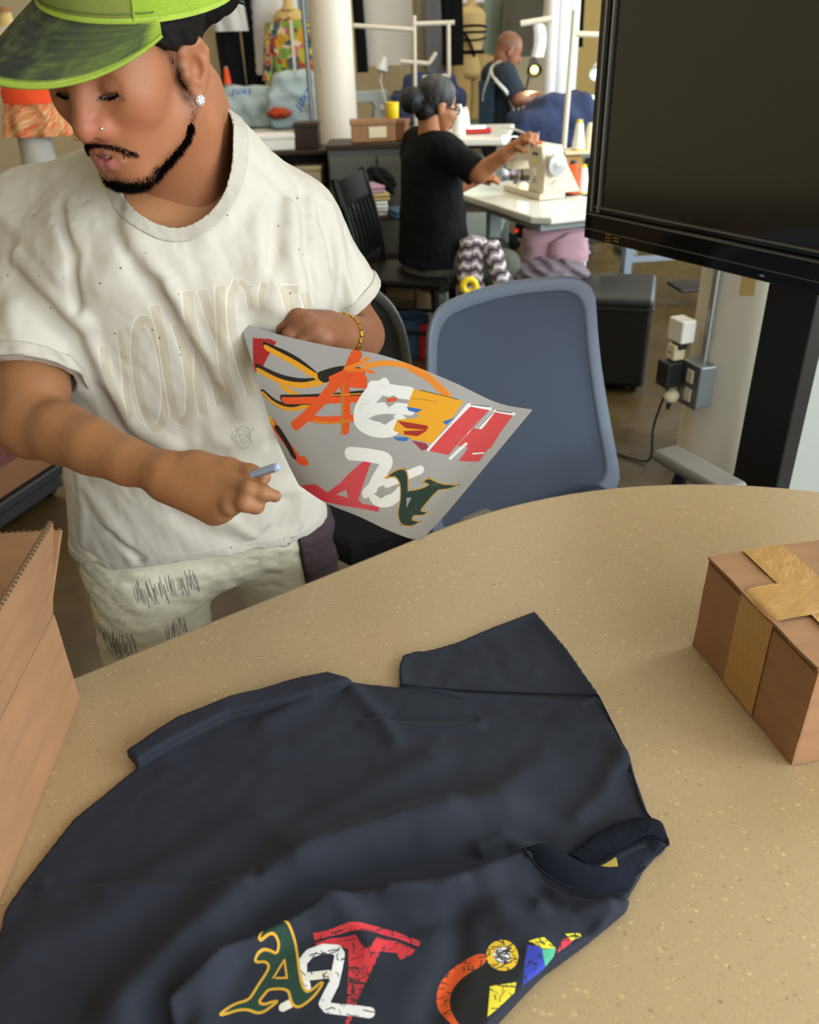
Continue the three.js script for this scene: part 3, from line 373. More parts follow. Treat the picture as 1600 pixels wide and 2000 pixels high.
  const tex = canvasTex(N, N, (g) => { g.fillStyle = '#171d2b'; g.fillRect(0, 0, N, N);
    for (let i = 0; i < 30000; i++) { g.fillStyle = rnd() < 0.5 ? 'rgba(52,62,82,0.22)' : 'rgba(9,12,18,0.3)'; const x = rnd() * N, y = rnd() * N; g.fillRect(x, y, 1 + 3 * rnd(), 1 + 3 * rnd()); }
    const A = (o, s, l) => l.map(([x, y]) => cv([o[0] + s * x, o[1] + s * y]));
    const path = (P, close = true) => { g.beginPath(); P.forEach((p, i) => i ? g.lineTo(...p) : g.moveTo(...p)); if (close) g.closePath(); };
    const fill = (P, c) => { path(P); g.fillStyle = c; g.fill(); }, stroke = (P, c, w) => { path(P, false); g.strokeStyle = c; g.lineWidth = w; g.lineJoin = g.lineCap = 'round'; g.stroke(); };
    const crack = (P, n, c = '#20252e', len = 26) => { let a = 1e9, b = -1e9, d = 1e9, e = -1e9; for (const p of P) { a = Math.min(a, p[0]); b = Math.max(b, p[0]); d = Math.min(d, p[1]); e = Math.max(e, p[1]); } g.save(); path(P); g.clip(); g.strokeStyle = c; g.lineCap = 'round'; for (let i = 0; i < n; i++) { let x = rr(a, b), y = rr(d, e), w = rr(0, 6.28); g.lineWidth = rr(1.5, 5); g.beginPath(); g.moveTo(x, y); for (let k = 0; k < 4; k++) { w += rr(-0.8, 0.8); x += Math.cos(w) * len * rnd(); y += Math.sin(w) * len * rnd() * 0.6; g.lineTo(x, y); } g.stroke(); } g.restore(); };
    const smooth = (P, c, w) => { g.beginPath(); P.forEach((p, i) => { const n = P[(i + 1) % P.length], m = [(p[0] + n[0]) / 2, (p[1] + n[1]) / 2]; i ? g.quadraticCurveTo(p[0], p[1], m[0], m[1]) : g.moveTo(m[0], m[1]); }); g.quadraticCurveTo(P[0][0], P[0][1], (P[0][0] + P[1][0]) / 2, (P[0][1] + P[1][1]) / 2); if (c) { g.fillStyle = c; g.fill(); } if (w) { g.strokeStyle = w[0]; g.lineWidth = w[1]; g.stroke(); } };
    const o = [420, 1760], s = 0.275;
    const arc = A(o, s, [[693, 200], [760, 195], [950, 158], [1150, 158], [1300, 190], [1465, 262], [1445, 302], [1300, 242], [1150, 215], [950, 210], [800, 230], [702, 250]]);
    const tee = A(o, s, [[710, 270], [820, 240], [1000, 236], [1030, 290], [1065, 330], [1110, 320], [1150, 248], [1290, 262], [1422, 325], [1395, 360], [1315, 394], [1290, 345], [1175, 340], [1130, 430], [1040, 600], [1000, 705], [960, 830], [935, 800], [935, 690], [945, 440], [945, 320], [880, 300], [712, 284]]);
    fill(arc, '#c8333d'); crack(arc, 40); fill(tee, '#c22f38'); crack(tee, 130); const tip = A(o, s, [[950, 440], [1130, 430], [1040, 600], [1000, 700], [940, 690]]); crack(tip, 60, '#2a2024'); fill(A(o, s, [[925, 820], [955, 815], [945, 870], [930, 872]]), '#c22f38');
    const wS = 92 * s * 0.38e-3 / cs * N, Rl = A(o, s, [[640, 590], [612, 480], [612, 410], [668, 345], [760, 312], [860, 318], [884, 356], [866, 450], [840, 560], [800, 640], [772, 700], [800, 735], [900, 748], [1000, 755], [1095, 768]]);
    stroke(Rl, '#dcdee0', wS); stroke(A(o, s, [[620, 512], [720, 500], [800, 492]]), '#d6d3c8', wS * 0.8); stroke(A(o, s, [[480, 728], [525, 705]]), '#d6d3c8', wS * 0.8);
    const rb = A(o, s, [[580, 300], [930, 290], [930, 640], [1140, 740], [1120, 800], [740, 780], [780, 520], [600, 620]]); crack(rb, 60, '#23272f', 22);
    const Ao = A(o, s, [[25, 803], [75, 750], [140, 705], [235, 683], [275, 620], [310, 560], [350, 500], [378, 450], [374, 420], [345, 402], [300, 412], [278, 402], [300, 360], [340, 333], [390, 333], [430, 350], [447, 320], [452, 280], [430, 248], [395, 248], [350, 280], [325, 297], [316, 280], [350, 220], [400, 172], [455, 152], [510, 165], [552, 220], [572, 290], [586, 400], [602, 520], [622, 590], [650, 622], [690, 600], [740, 553], [764, 548], [750, 580], [700, 650], [640, 700], [590, 728], [550, 715], [530, 670], [517, 598], [378, 598], [345, 640], [303, 692], [340, 712], [400, 690], [447, 684], [400, 720], [340, 762], [290, 770], [230, 745], [150, 752], [80, 782]]);
    smooth(Ao, '#16382c', ['#c99a2e', 11]); const tri = A(o, s, [[488, 388], [410, 520], [506, 520]]); fill(tri, '#20262f'); stroke([...tri, tri[0]], '#c99a2e', 9); crack(Ao, 14, '#1b222a');
    const o2 = [780, 1560], s2 = 0.3875, B = (l) => A(o2, s2, l);
    const orng = B([[440, 762], [360, 768], [270, 813], [205, 888], [183, 960], [195, 1030], [235, 1085], [270, 1125], [330, 1150], [300, 1120], [265, 1060], [250, 990], [270, 920], [330, 868], [440, 815]]); smooth(orng, '#d9561f'); crack(orng, 45);
    smooth(B([[445, 815], [330, 870], [268, 930], [252, 1000], [275, 1075], [330, 1145], [430, 1150], [475, 1040], [465, 930], [600, 905], [625, 830], [648, 735], [590, 735]]), '#0e0f10');
    const yl = B([[458, 930], [592, 908], [582, 960], [500, 1040], [445, 1086]]); fill(yl, '#e3d236'); crack(yl, 22);
    const C0 = cv([o2[0] + s2 * 520, o2[1] + s2 * 775]), C1 = cv([o2[0] + s2 * 602, o2[1] + s2 * 775]), R0 = Math.hypot(C1[0] - C0[0], C1[1] - C0[1]), circ = (r, c) => { const P = []; for (let i = 0; i < 40; i++) P.push([C0[0] + r * Math.cos(i / 40 * 6.2832), C0[1] + r * 0.96 * Math.sin(i / 40 * 6.2832)]); fill(P, c); crack(P, 34); }; circ(R0, '#dcb728'); circ(R0 * 0.53, '#e4e4e4');
    const bl = B([[648, 732], [722, 745], [737, 790], [735, 832], [622, 926], [635, 800]]); fill(bl, '#3543b4'); crack(bl, 18); fill(B([[720, 757], [792, 745], [780, 782], [738, 828]]), '#4fae86'); const y2 = B([[650, 715], [730, 695], [795, 745], [722, 753]]); fill(y2, '#e2d02c'); crack(y2, 16); const rd = B([[796, 765], [828, 690], [872, 676], [874, 702], [850, 722]]); fill(rd, '#d43a48'); crack(rd, 6); const y3 = B([[838, 660], [918, 642], [922, 668], [870, 697]]); fill(y3, '#e6dc3c'); crack(y3, 14);
  });
  tex.wrapS = tex.wrapT = THREE.ClampToEdgeWrapping;
  const sm = mat('navyPrint', '#ffffff', 0.88, { map: tex, sheen: 0.3, sheenRoughness: 0.45, sheenColor: col('#3a4a70'), bumpMap: null, side: THREE.DoubleSide });
  const planar = (g) => { const p = g.attributes.position, u = g.attributes.uv; for (let i = 0; i < p.count; i++) u.setXY(i, (p.getX(i) - cx0) / cs, 1 - (p.getZ(i) - cz0) / cs); return g; };
  wpart(t, 'shirt_body', planar(surface(f, [x0, TOP - 0.006, z0], [x1, TOP + 0.062, z1], 0.0036)), sm);
  fab('navyRib', '#171d2b', { k: 60, sheenColor: col('#3a4a70') });
  const band = (outer, inner, th) => { const C = (l) => new THREE.CatmullRomCurve3(l.map((p) => onY(p[0], p[1], TOP + p[2]))), A = C(outer).getSpacedPoints(60), B = C(inner).getSpacedPoints(60), n = 14, P = [], I = [], UV = []; A.forEach((a, i) => { const b = B[i], up = V(0, 1, 0), w = b.clone().sub(a); for (let k = 0; k < n; k++) { const t = k / n * 6.2832, s = 0.5 - 0.5 * Math.cos(t), q = a.clone().addScaledVector(w, s).addScaledVector(up, th * Math.sin(t) * 0.5 + (0.5 - Math.abs(s - 0.5)) * 0.006 + 0.0006 * vnoise(i * 0.5, k, 3)); P.push(q.x, q.y, q.z); UV.push(i / 200, s * 0.03); } }); for (let i = 0; i < 60; i++) for (let k = 0; k < n; k++) { const a = i * n + k, b = i * n + (k + 1) % n; I.push(a, a + n, b, b, a + n, b + n); } const g = new THREE.BufferGeometry(); g.setAttribute('position', new THREE.Float32BufferAttribute(P, 3)); g.setAttribute('uv', new THREE.Float32BufferAttribute(UV, 2)); g.setIndex(I); g.computeVertexNormals(); return g; };
  wpart(t, 'neckband', band([[1110, 1670, 0.010], [1168, 1627, 0.011], [1245, 1599, 0.011], [1288, 1602, 0.012], [1306, 1640, 0.014]], [[1150, 1694, 0.009], [1199, 1665, 0.014], [1245, 1639, 0.017], [1268, 1631, 0.019], [1306, 1653, 0.016]], 0.004), M.navyRib, 'back of the ribbed neckband');
  wpart(t, 'neckband', band([[1027, 1656, 0.030], [1060, 1700, 0.029], [1110, 1729, 0.026], [1165, 1741, 0.022], [1232, 1737, 0.013]], [[1080, 1651, 0.036], [1112, 1671, 0.038], [1150, 1688, 0.038], [1208, 1692, 0.034], [1256, 1680, 0.026]], 0.004), M.navyRib, 'front of the ribbed neckband');
  wpart(t, 'neckband', band([[1232, 1737, 0.013], [1246, 1700, 0.016], [1285, 1668, 0.015], [1308, 1650, 0.014]], [[1256, 1680, 0.026], [1270, 1668, 0.022], [1292, 1655, 0.019], [1306, 1650, 0.016]], 0.004), M.navyRib, 'shoulder end of the ribbed neckband');
  const stitch = (l, y, r = 0.0011) => tube(l.map((p) => onY(p[0], p[1], TOP + y)), r, 60, 5);
  wpart(t, 'seam', [stitch([[1022, 1657], [1057, 1701], [1108, 1731], [1164, 1744], [1228, 1738]], 0.035, 0.0016), stitch([[1110, 1667], [1166, 1626], [1245, 1598], [1286, 1603]], 0.013), stitch([[1168, 1358], [1218, 1462], [1258, 1580], [1272, 1600]], 0.010, 0.0014), stitch([[785, 1338], [900, 1348], [1010, 1353], [1120, 1357], [1168, 1357]], 0.0095, 0.0014)], M.navyRib);
  wpart(t, 'inside_print', planarFree([[1160, 1695], [1172, 1668], [1200, 1655], [1208, 1695], [1180, 1699]]), mat('yellowPrint', '#d7bf5e', 0.8, { side: THREE.DoubleSide }), 'pale yellow print seen inside the neck');
  function planarFree(l) { return plate(l.map((p) => tp(p, TOP + 0.006)), 0.0014, TOP + 0.0048, 0.0003); }
}
// ---------- the transfer film in his hands ----------
let sheetZ;
{
  const C = (l) => { const c = new THREE.CatmullRomCurve3(l.map((p) => V(p[0], p[1], 0))); return { getPoint: (u) => { const q = clamp(u), p = c.getPointAt(q); if (q === u) return p; const r = c.getPointAt(q ? 0.96 : 0.04); return p.add(p.clone().sub(r).multiplyScalar(Math.abs(u - q) / 0.04)); } }; };
  const top = C([[468, 628], [540, 652], [644, 676], [748, 694], [880, 744], [976, 788], [1040, 800]]), bot = C([[584, 948], [636, 982], [700, 1008], [760, 1036], [804, 1052], [824, 1054]]), lef = C([[468, 628], [498, 724], [530, 830], [560, 900], [584, 948]]), rig = C([[1040, 800], [985, 866], [930, 932], [875, 998], [824, 1054]]);
  const A = V(468, 628, 0), B = V(1040, 800, 0), Cc = V(824, 1054, 0), D = V(584, 948, 0);
  const px = (u, v) => { const a = top.getPoint(u), b = bot.getPoint(u), c = lef.getPoint(v), d = rig.getPoint(v), f = (k) => (1 - v) * a[k] + v * b[k] + (1 - u) * c[k] + u * d[k] - ((1 - u) * (1 - v) * A[k] + u * (1 - v) * B[k] + u * v * Cc[k] + (1 - u) * v * D[k]); return [f('x'), f('y')]; };
  const zz = (u, v) => 1.025 - 0.05 * u - 0.075 * v + 0.02 * Math.sin(Math.PI * u) * (1 - 0.5 * v) + 0.05 * (1 - u) ** 3 - 0.03 * u * v; sheetZ = zz;
  const inv = (x, y) => { let u = 0.5, v = 0.5; for (let i = 0; i < 12; i++) { const p = px(u, v), e = 1e-3, a = px(u + e, v), b = px(u, v + e), m = [(a[0] - p[0]) / e, (b[0] - p[0]) / e, (a[1] - p[1]) / e, (b[1] - p[1]) / e], dt = m[0] * m[3] - m[1] * m[2], rx = x - p[0], ry = y - p[1]; u = clamp(u + (m[3] * rx - m[1] * ry) / dt, -0.1, 1.1); v = clamp(v + (-m[2] * rx + m[0] * ry) / dt, -0.1, 1.1); } return [u, v]; };
  const nu = 48, nv = 32, P = [], UV = [], I = [], grid = [];
  for (let j = 0; j <= nv; j++) for (let i = 0; i <= nu; i++) { const u = i / nu, v = j / nv, p = px(u, v), q = at(p[0], p[1], zz(u, v)); P.push(q.x, q.y, q.z); UV.push(u, 1 - v); }
  for (let j = 0; j < nv; j++) for (let i = 0; i < nu; i++) { const a = j * (nu + 1) + i; I.push(a, a + nu + 1, a + 1, a + 1, a + nu + 1, a + nu + 2); }
  const g = new THREE.BufferGeometry(); g.setAttribute('position', new THREE.Float32BufferAttribute(P, 3)); g.setAttribute('uv', new THREE.Float32BufferAttribute(UV, 2)); g.setIndex(I); g.computeVertexNormals();
  const n = g.attributes.normal, back = g.clone(); for (let i = 0; i < n.count; i++) { back.attributes.position.setXYZ(i, P[3 * i] - n.getX(i) * 0.0007, P[3 * i + 1] - n.getY(i) * 0.0007, P[3 * i + 2] - n.getZ(i) * 0.0007); back.attributes.normal.setXYZ(i, -n.getX(i), -n.getY(i), -n.getZ(i)); }
  back.setIndex(I.map((_, k) => I[k - (k % 3) + 2 - (k % 3)]));
  const N = 1536, M2 = 1024, tex = canvasTex(N, M2, (c) => { c.fillStyle = '#aba9a9'; c.fillRect(0, 0, N, M2);
    const K = (l) => l.map(([x, y]) => { const [u, v] = inv(420 + x * 0.4, 560 + y * 0.4); return [u * N, v * M2]; });
    const path = (P, cl) => { c.beginPath(); P.forEach((p, i) => i ? c.lineTo(...p) : c.moveTo(...p)); if (cl) c.closePath(); };
    const F = (l, k) => { path(K(l), true); c.fillStyle = k; c.fill(); }, S = (l, k, w, d = 0) => { const Q = K(l); c.lineCap = 'round'; c.lineJoin = 'round'; c.beginPath(); Q.forEach((p, i) => { if (!i) c.moveTo(...p); else { const m = [(Q[i - 1][0] + p[0]) / 2, (Q[i - 1][1] + p[1]) / 2]; c.quadraticCurveTo(...Q[i - 1], ...m); } }); c.lineTo(...Q[Q.length - 1]); c.strokeStyle = k; c.lineWidth = w; c.stroke(); };
    // first letter: yellow loops with black edge on a red block
    F([[185, 250], [270, 255], [300, 270], [230, 400], [190, 420]], '#b02226'); S([[250, 285], [380, 340], [480, 420], [520, 460]], '#1a1816', 40); S([[215, 395], [330, 450], [450, 470], [520, 455]], '#1a1816', 46); S([[240, 520], [300, 575], [380, 590], [450, 570]], '#1a1816', 46);
    S([[255, 300], [380, 365], [470, 425], [520, 450]], '#eea51f', 40); S([[215, 410], [330, 470], [440, 485], [530, 460]], '#eea51f', 36); S([[330, 490], [400, 530], [470, 570]], '#eea51f', 34); S([[235, 520], [290, 575], [380, 605], [460, 575]], '#e9a01f', 24);
    // second letter: orange with palm fronds
    S([[530, 440], [620, 410], [700, 420]], '#171513', 70); F([[555, 440], [640, 400], [720, 410], [745, 450], [740, 500], [560, 480]], '#ee5620'); S([[340, 552], [500, 548], [740, 530]], '#1b1512', 62); S([[340, 556], [500, 552], [740, 548]], '#ee5620', 42); S([[600, 460], [520, 560], [440, 640], [390, 680]], '#e9571f', 58); S([[630, 460], [640, 600], [635, 700]], '#e9571f', 56); S([[450, 640], [540, 655], [680, 640]], '#ee5a22', 46); S([[480, 655], [560, 668], [660, 655]], '#d8921f', 10); S([[570, 530], [730, 522]], '#e4a11e', 8); S([[625, 480], [622, 560], [618, 720]], '#b88a2c', 14);
    S([[690, 330], [660, 400], [640, 430]], '#e2571f', 60); S([[640, 400], [700, 380], [745, 350]], '#f08a2c', 22); S([[650, 410], [720, 405], [770, 418]], '#ef7a22', 22); S([[735, 388], [820, 372], [920, 380], [1000, 405], [1060, 450], [1140, 530]], '#ee9530', 34); S([[960, 400], [1050, 450], [1120, 520]], '#e88a2a', 40);
    // third letter: white
    S([[790, 500], [740, 560], [710, 620], [715, 670], [780, 700], [860, 700], [900, 660]], '#f1f1f1', 96); S([[780, 490], [860, 510], [950, 520]], '#f1f1f1', 80); S([[730, 620], [800, 590], [950, 600]], '#f1f1f1', 70); S([[800, 480], [830, 460]], '#f1f1f1', 40); F([[760, 460], [850, 460], [860, 520], [740, 540]], '#f3f3f3'); F([[820, 555], [870, 530], [905, 550], [850, 590]], '#a5a3a3'); F([[835, 548], [885, 540], [890, 556], [845, 565]], '#e5541f'); F([[775, 645], [840, 620], [880, 640], [830, 675]], '#a5a3a3');
    // fourth: amber block with jagged blue and red
    F([[970, 500], [1215, 560], [1130, 680], [1060, 765], [960, 745], [870, 700], [890, 650], [1010, 640], [940, 580]], '#efaa1f'); F([[935, 585], [1015, 600], [985, 615], [945, 605]], '#2f6fc4'); F([[1170, 640], [1110, 660], [1130, 675]], '#2f6fc4'); F([[870, 735], [950, 735], [935, 755], [890, 752]], '#3a6fc0'); F([[890, 655], [1050, 680], [1030, 700], [930, 690]], '#a92a1e'); F([[920, 705], [1040, 700], [990, 730], [925, 722]], '#a92a1e'); F([[960, 750], [1030, 765], [1050, 790], [1010, 800]], '#9c3348'); S([[990, 640], [1040, 660], [1060, 720], [1040, 760]], '#f0ab22', 18); S([[1000, 505], [1190, 552]], '#2c2418', 4); S([[960, 545], [1080, 560]], '#8a6a20', 3);
    // fifth: red H with white edges
    S([[1245, 578], [1340, 596]], '#f2f2f2', 26); S([[1370, 610], [1455, 622]], '#f2f2f2', 26); S([[1240, 580], [1150, 690], [1045, 795]], '#f2f2f2', 26); S([[1365, 612], [1275, 710], [1235, 712]], '#f2f2f2', 26); F([[1248, 585], [1340, 602], [1140, 822], [1045, 802]], '#d8474c'); F([[1368, 612], [1455, 628], [1290, 852], [1190, 850]], '#d8474c'); F([[1262, 690], [1400, 700], [1345, 790], [1185, 775]], '#d8474c'); S([[1225, 768], [1150, 838]], '#f0f0f0', 20); S([[1262, 815], [1310, 812]], '#f2f2f2', 12); S([[1250, 574], [1340, 586]], '#201c1c', 5); S([[1375, 604], [1450, 615]], '#201c1c', 5); S([[1275, 700], [1360, 610]], '#77706f', 6);
    // second row: red T, white R, green A, all reversed
    F([[735, 845], [765, 850], [700, 1040], [720, 1060], [800, 1075], [800, 1100], [690, 1080], [560, 1055], [480, 1030], [410, 975], [490, 963], [550, 1005], [610, 960]], '#d83a4c'); F([[590, 1015], [640, 990], [650, 1030]], '#aba9a9'); S([[660, 815], [760, 825], [860, 845], [800, 920], [760, 1000], [790, 1045], [860, 1050], [910, 1000]], '#f2f2f2', 84); S([[735, 1010], [800, 945], [900, 935]], '#f2f2f2', 66); S([[840, 960], [920, 930], [1000, 895]], '#f2f2f2', 60); F([[775, 1010], [815, 990], [850, 1010], [810, 1035]], '#a5a3a3');
    const ga = [[830, 935], [880, 895], [930, 885], [945, 930], [940, 1000], [1010, 985], [1050, 965], [1010, 955], [1045, 930], [1090, 960], [1200, 965], [1140, 990], [1090, 990], [1030, 1060], [1000, 1095], [1045, 1100], [1010, 1120], [970, 1115], [960, 1140], [1010, 1145], [960, 1172], [905, 1165], [890, 1110], [905, 1040], [905, 960], [880, 925]]; F(ga, '#14342c'); S([...ga, ga[0]], '#cf9c3e', 9); F([[935, 1030], [960, 1030], [935, 1080]], '#a09e9e');
    S([[285, 670], [330, 740], [400, 830]], '#ee5a26', 76); S([[340, 750], [400, 850], [440, 850]], '#ee5a26', 60); S([[310, 700], [350, 760], [380, 820]], '#15110f', 62); S([[270, 640], [285, 672]], '#d9c928', 22);
    c.strokeStyle = 'rgba(150,148,148,0.8)'; for (let i = 0; i < 190; i++) { c.lineWidth = 0.7 + rnd() * 1.4; const x = rnd() * N, y = rnd() * M2; c.beginPath(); c.moveTo(x, y); c.lineTo(x + rr(-40, 60), y + rr(-16, 16)); c.stroke(); }
  });
  const film = mat('film', '#ffffff', 0.42, { map: tex, transmission: 0.22, thickness: 0, side: THREE.DoubleSide }), clear = mat('filmBack', '#c9c7c5', 0.4, { transmission: 0.35, thickness: 0, side: THREE.DoubleSide });
  const t = thing('transfer_sheet', 'grey translucent transfer film printed with reversed colourful logo letters, held by its top edge', 'sheet', at(720, 850, 0.99).toArray());
  wpart(t, 'printed_face', g, film); wpart(t, 'film_back', back, clear);
}
// ---------- the man in the cream T-shirt ----------
const colourMerge = (l) => mergeGeometries(l.map((g) => { if (!g.attributes.color) g.setAttribute('color', new THREE.BufferAttribute(new Float32Array(g.attributes.position.count * 3).fill(1), 3)); return g; }));
const SKIN = lin('#b07c58');
mat('skin', '#ffffff', 0.5, { vertexColors: true, bumpMap: rep(TX.grain, 22), bumpScale: 0.00025, specularIntensity: 0.6, sheen: 0.12, sheenRoughness: 0.5, sheenColor: col('#ffb090') });
const skinAt = (base) => (x, y, z) => { const k = 1 + 0.05 * fbm(x * 40, y * 40, z * 40) + 0.05 * vnoise(x * 9, y * 9, z * 9); return [base[0] * k, base[1] * k, base[2] * k]; };
const HY = -0.40, HP = 0.34, HR = -0.03;                                 // head: turned to his right, nodding down
const HO = at(264, 140, 0.945);
const HQ = new THREE.Matrix4().makeRotationFromEuler(new THREE.Euler(HP, HY, HR, 'YXZ')), HM = new THREE.Matrix4().makeTranslation(HO.x, HO.y, HO.z).multiply(HQ).scale(V(0.95, 1, 1)), HI = HM.clone().invert();
const toHead = (v) => v3(v).clone().applyMatrix4(HI), fromHead = (v) => v3(v).clone().applyMatrix4(HM);
const man = thing('person', 'young man in lime cap and cream T-shirt leaning at the table with sheet and pen', 'person', [HO.x - 0.05, 0, -1.25]);
{
  const mir = (a) => [-a[0], a[1], a[2]];
  const s2 = (f) => (x, y, z) => f(Math.abs(x), y, z);
  const skull = un(0.03, ell([0, 0.05, -0.008], [0.073, 0.09, 0.096]), ell([0, 0.05, 0.045], [0.06, 0.056, 0.046]), ell([0, -0.005, 0.045], [0.059, 0.066, 0.05]), s2(ball([0.042, -0.002, 0.062], 0.024)), ell([0, -0.05, 0.03], [0.05, 0.045, 0.05]), s2(cap([0.056, -0.042, 0.0], [0.02, -0.088, 0.066], 0.017, 0.016)), ell([0, -0.09, 0.074], [0.024, 0.017, 0.018]), ell([0, -0.048, 0.072], [0.032, 0.032, 0.026]));
  const brow = un(0.016, skull, s2(cap([0.012, 0.037, 0.088], [0.046, 0.038, 0.070], 0.008)));
  const nose = un(0.01, cap([0, 0.03, 0.091], [0, -0.010, 0.1105], 0.009, 0.0105), ball([0, -0.0175, 0.1125], 0.0115), s2(ball([0.0138, -0.020, 0.102], 0.009)));
  let face = cut(0.016, brow, s2(ball([0.032, 0.019, 0.106], 0.0165)));
  face = un(0.016, face, nose);
  face = un(0.004, face, s2(ell([0.0315, 0.018, 0.0785], [0.0165, 0.0125, 0.0125])));
  face = cut(0.003, face, s2(ell([0.0085, -0.0285, 0.111], [0.0042, 0.005, 0.0055])), s2(cap([0.022, 0.0118, 0.0925], [0.041, 0.0128, 0.0865], 0.0012)));
  const lipU = un(0.005, s2(cap([0.006, -0.0475, 0.0985], [0.018, -0.0495, 0.0945], 0.0062, 0.0055), cap([0.018, -0.0495, 0.0945], [0.029, -0.054, 0.0845], 0.0055, 0.0035)), cap([-0.006, -0.048, 0.0985], [0.006, -0.048, 0.0985], 0.005)), lipL = un(0.006, s2(cap([0.006, -0.0645, 0.0965], [0.017, -0.0615, 0.0935], 0.0085, 0.007), cap([0.017, -0.0615, 0.0935], [0.028, -0.0562, 0.0845], 0.007, 0.0035)), cap([-0.005, -0.065, 0.0968], [0.005, -0.065, 0.0968], 0.0088));
  face = cut(0.004, un(0.004, face, lipU, lipL), un(0.002, s2(cap([0, -0.0555, 0.103], [0.019, -0.0548, 0.0925], 0.0036, 0.0014))));
  face = un(0.001, face, ell([0, -0.0535, 0.0925], [0.012, 0.0035, 0.005]));
  const wy = (y) => y > -0.025 ? y : -0.025 + (y + 0.025) / 0.87, cy_ = (y) => y > -0.025 ? y : -0.025 + (y + 0.025) * 0.87; const face0 = face; face = (x, y, z) => face0(x, wy(y), z) * 0.9;
  const helix = [[[0.002, 0.021, -0.003], 0.0042], [[0.007, 0.0265, -0.012], 0.0048], [[0.013, 0.0235, -0.023], 0.0048], [[0.014, 0.012, -0.030], 0.0042], [[0.010, -0.008, -0.024], 0.004], [[0.005, -0.022, -0.014], 0.005], [[0.002, -0.029, -0.007], 0.0072]].map(([p, r]) => [V(p[0] + 0.072, p[1], p[2]), r]);
  const ear = s2(un(0.010, chain(helix, 0.004), ell([0.0755, 0.0005, -0.011], [0.0062, 0.027, 0.0195], [0, -0.35, 0]), chain([[V(0.079, 0.02, -0.016), 0.003], [V(0.081, 0.004, -0.022), 0.0032], [V(0.078, -0.012, -0.014), 0.003]]), ball([0.074, -0.002, 0.003], 0.005)));
  const earC = cut(0.005, ear, s2(ell([0.083, 0.001, -0.009], [0.007, 0.011, 0.008])));
  const nk0 = toHead(at(318, 235, 1.0)), nk1 = toHead(at(372, 400, 1.13)), nk2 = toHead(at(395, 330, 1.16));
  const neck = un(0.04, cap(nk0, nk1, 0.056, 0.066), cap(toHead(at(360, 190, 1.02)), nk2, 0.052, 0.07), cap(toHead(at(300, 420, 1.14)), toHead(at(470, 400, 1.16)), 0.05), cap(toHead(at(366, 470, 1.12)), toHead(at(380, 560, 1.2)), 0.075));
  const stern = cap(toHead(at(405, 245, 0.995)), toHead(at(378, 450, 1.085)), 0.012, 0.012);                  // the neck muscle running to the breastbone
  const headF = un(0.006, un(0.03, face, un(0.035, neck, stern)), earC);
  const dark = lin('#2a1d17'), lip = lin('#a05c5c'), lipd = lin('#8d5048');
  const browD = (x, y, z) => { const q = cap([0.012, 0.0375, 0.094], [0.05, 0.040, 0.074], 0.0045, 0.003)(Math.abs(x), y, z); return q; };
  const jawP = [[0.0715, 0.02, 0.012], [0.069, -0.01, 0.008], [0.066, -0.04, 0.004], [0.052, -0.064, 0.022], [0.036, -0.085, 0.05], [0.018, -0.099, 0.078], [0, -0.1, 0.089]].map((p) => V(...p));
  const jawD = (x, y, z) => { let d = 1; const a = Math.abs(x); for (let i = 1; i < jawP.length; i++) { const w = i < 3 ? 0.006 : i < 4 ? 0.008 : 0.011 + 0.002 * (i - 4); d = Math.min(d, cap(jawP[i - 1], jawP[i], w * 0.9, w)(a, y, z)); } return d; };
  const jawCaps = jawP.slice(1).map((p, i) => cap(jawP[i], p, [0.004, 0.005, 0.007, 0.009, 0.012, 0.014][i], [0.005, 0.006, 0.009, 0.012, 0.014, 0.015][i]));
  const jawDist0 = (x, y, z) => { const a = Math.abs(x); let d = 1; for (const c of jawCaps) d = Math.min(d, c(a, y, z)); return d; }; const jawDist = (x, y, z) => jawDist0(x, wy(y), z);
  const musP = un(0, cap([0.004, -0.0375, 0.1], [0.02, -0.044, 0.094], 0.0055, 0.0055), cap([0.02, -0.044, 0.094], [0.031, -0.058, 0.083], 0.0055, 0.004)), musD = (x, y, z) => musP(Math.abs(x), y, z);
  const base = lin('#9b6546'), pink = lin('#a5614c'), colour0 = (x, y, z) => {
    let c = lerp3(base, pink, clamp(sst(0.03, 0.01, Math.hypot(Math.abs(x) - 0.012, y + 0.016, z - 0.108)) * 0.7 + 0.6 * sst(0.035, 0.0, Math.hypot(Math.abs(x) - 0.045, y + 0.015, z - 0.075)))); const k = 1 + 0.06 * fbm(x * 45, y * 45, z * 45); c = c.map((q) => q * k);
    if (z > 0.07) { const u = lipU(x, y, z), l = lipL(x, y, z); if (l < 0.0012) c = lerp3(c, lip, sst(0.0012, -0.0008, l)); else if (u < 0.001 && y < -0.0455) c = lerp3(c, lipd, 0.75 * sst(0.001, -0.0008, u));
      const gap = s2(cap([0, -0.0555, 0.1], [0.019, -0.0548, 0.0905], 0.0036, 0.0018))(x, y, z); if (gap < 0.0004 && z < 0.0985) c = (y > -0.0565 && Math.abs(x) < 0.0115 && z > 0.088) ? lin('#cdc6ba') : lerp3(c, lin('#3a1c18'), 0.85);
      const ex = Math.abs(x) - 0.0315, ey = y - 0.0122 + 0.9 * ex * ex * 18; if (Math.abs(ex) < 0.0135 && z > 0.074) { if (ey > -0.0012 && ey < 0.0018) c = lerp3(c, dark, 0.92); else if (ey <= -0.0012 && ey > -0.0036 && Math.abs(ex) < 0.0095) c = Math.abs(ex - 0.001) < 0.0055 ? lin('#1a1210') : lin('#8f8684'); }
      else if (ex > 0 && ex < 0.02 && ey > -0.002 && ey < 0.003) c = lerp3(c, dark, 0.35); }
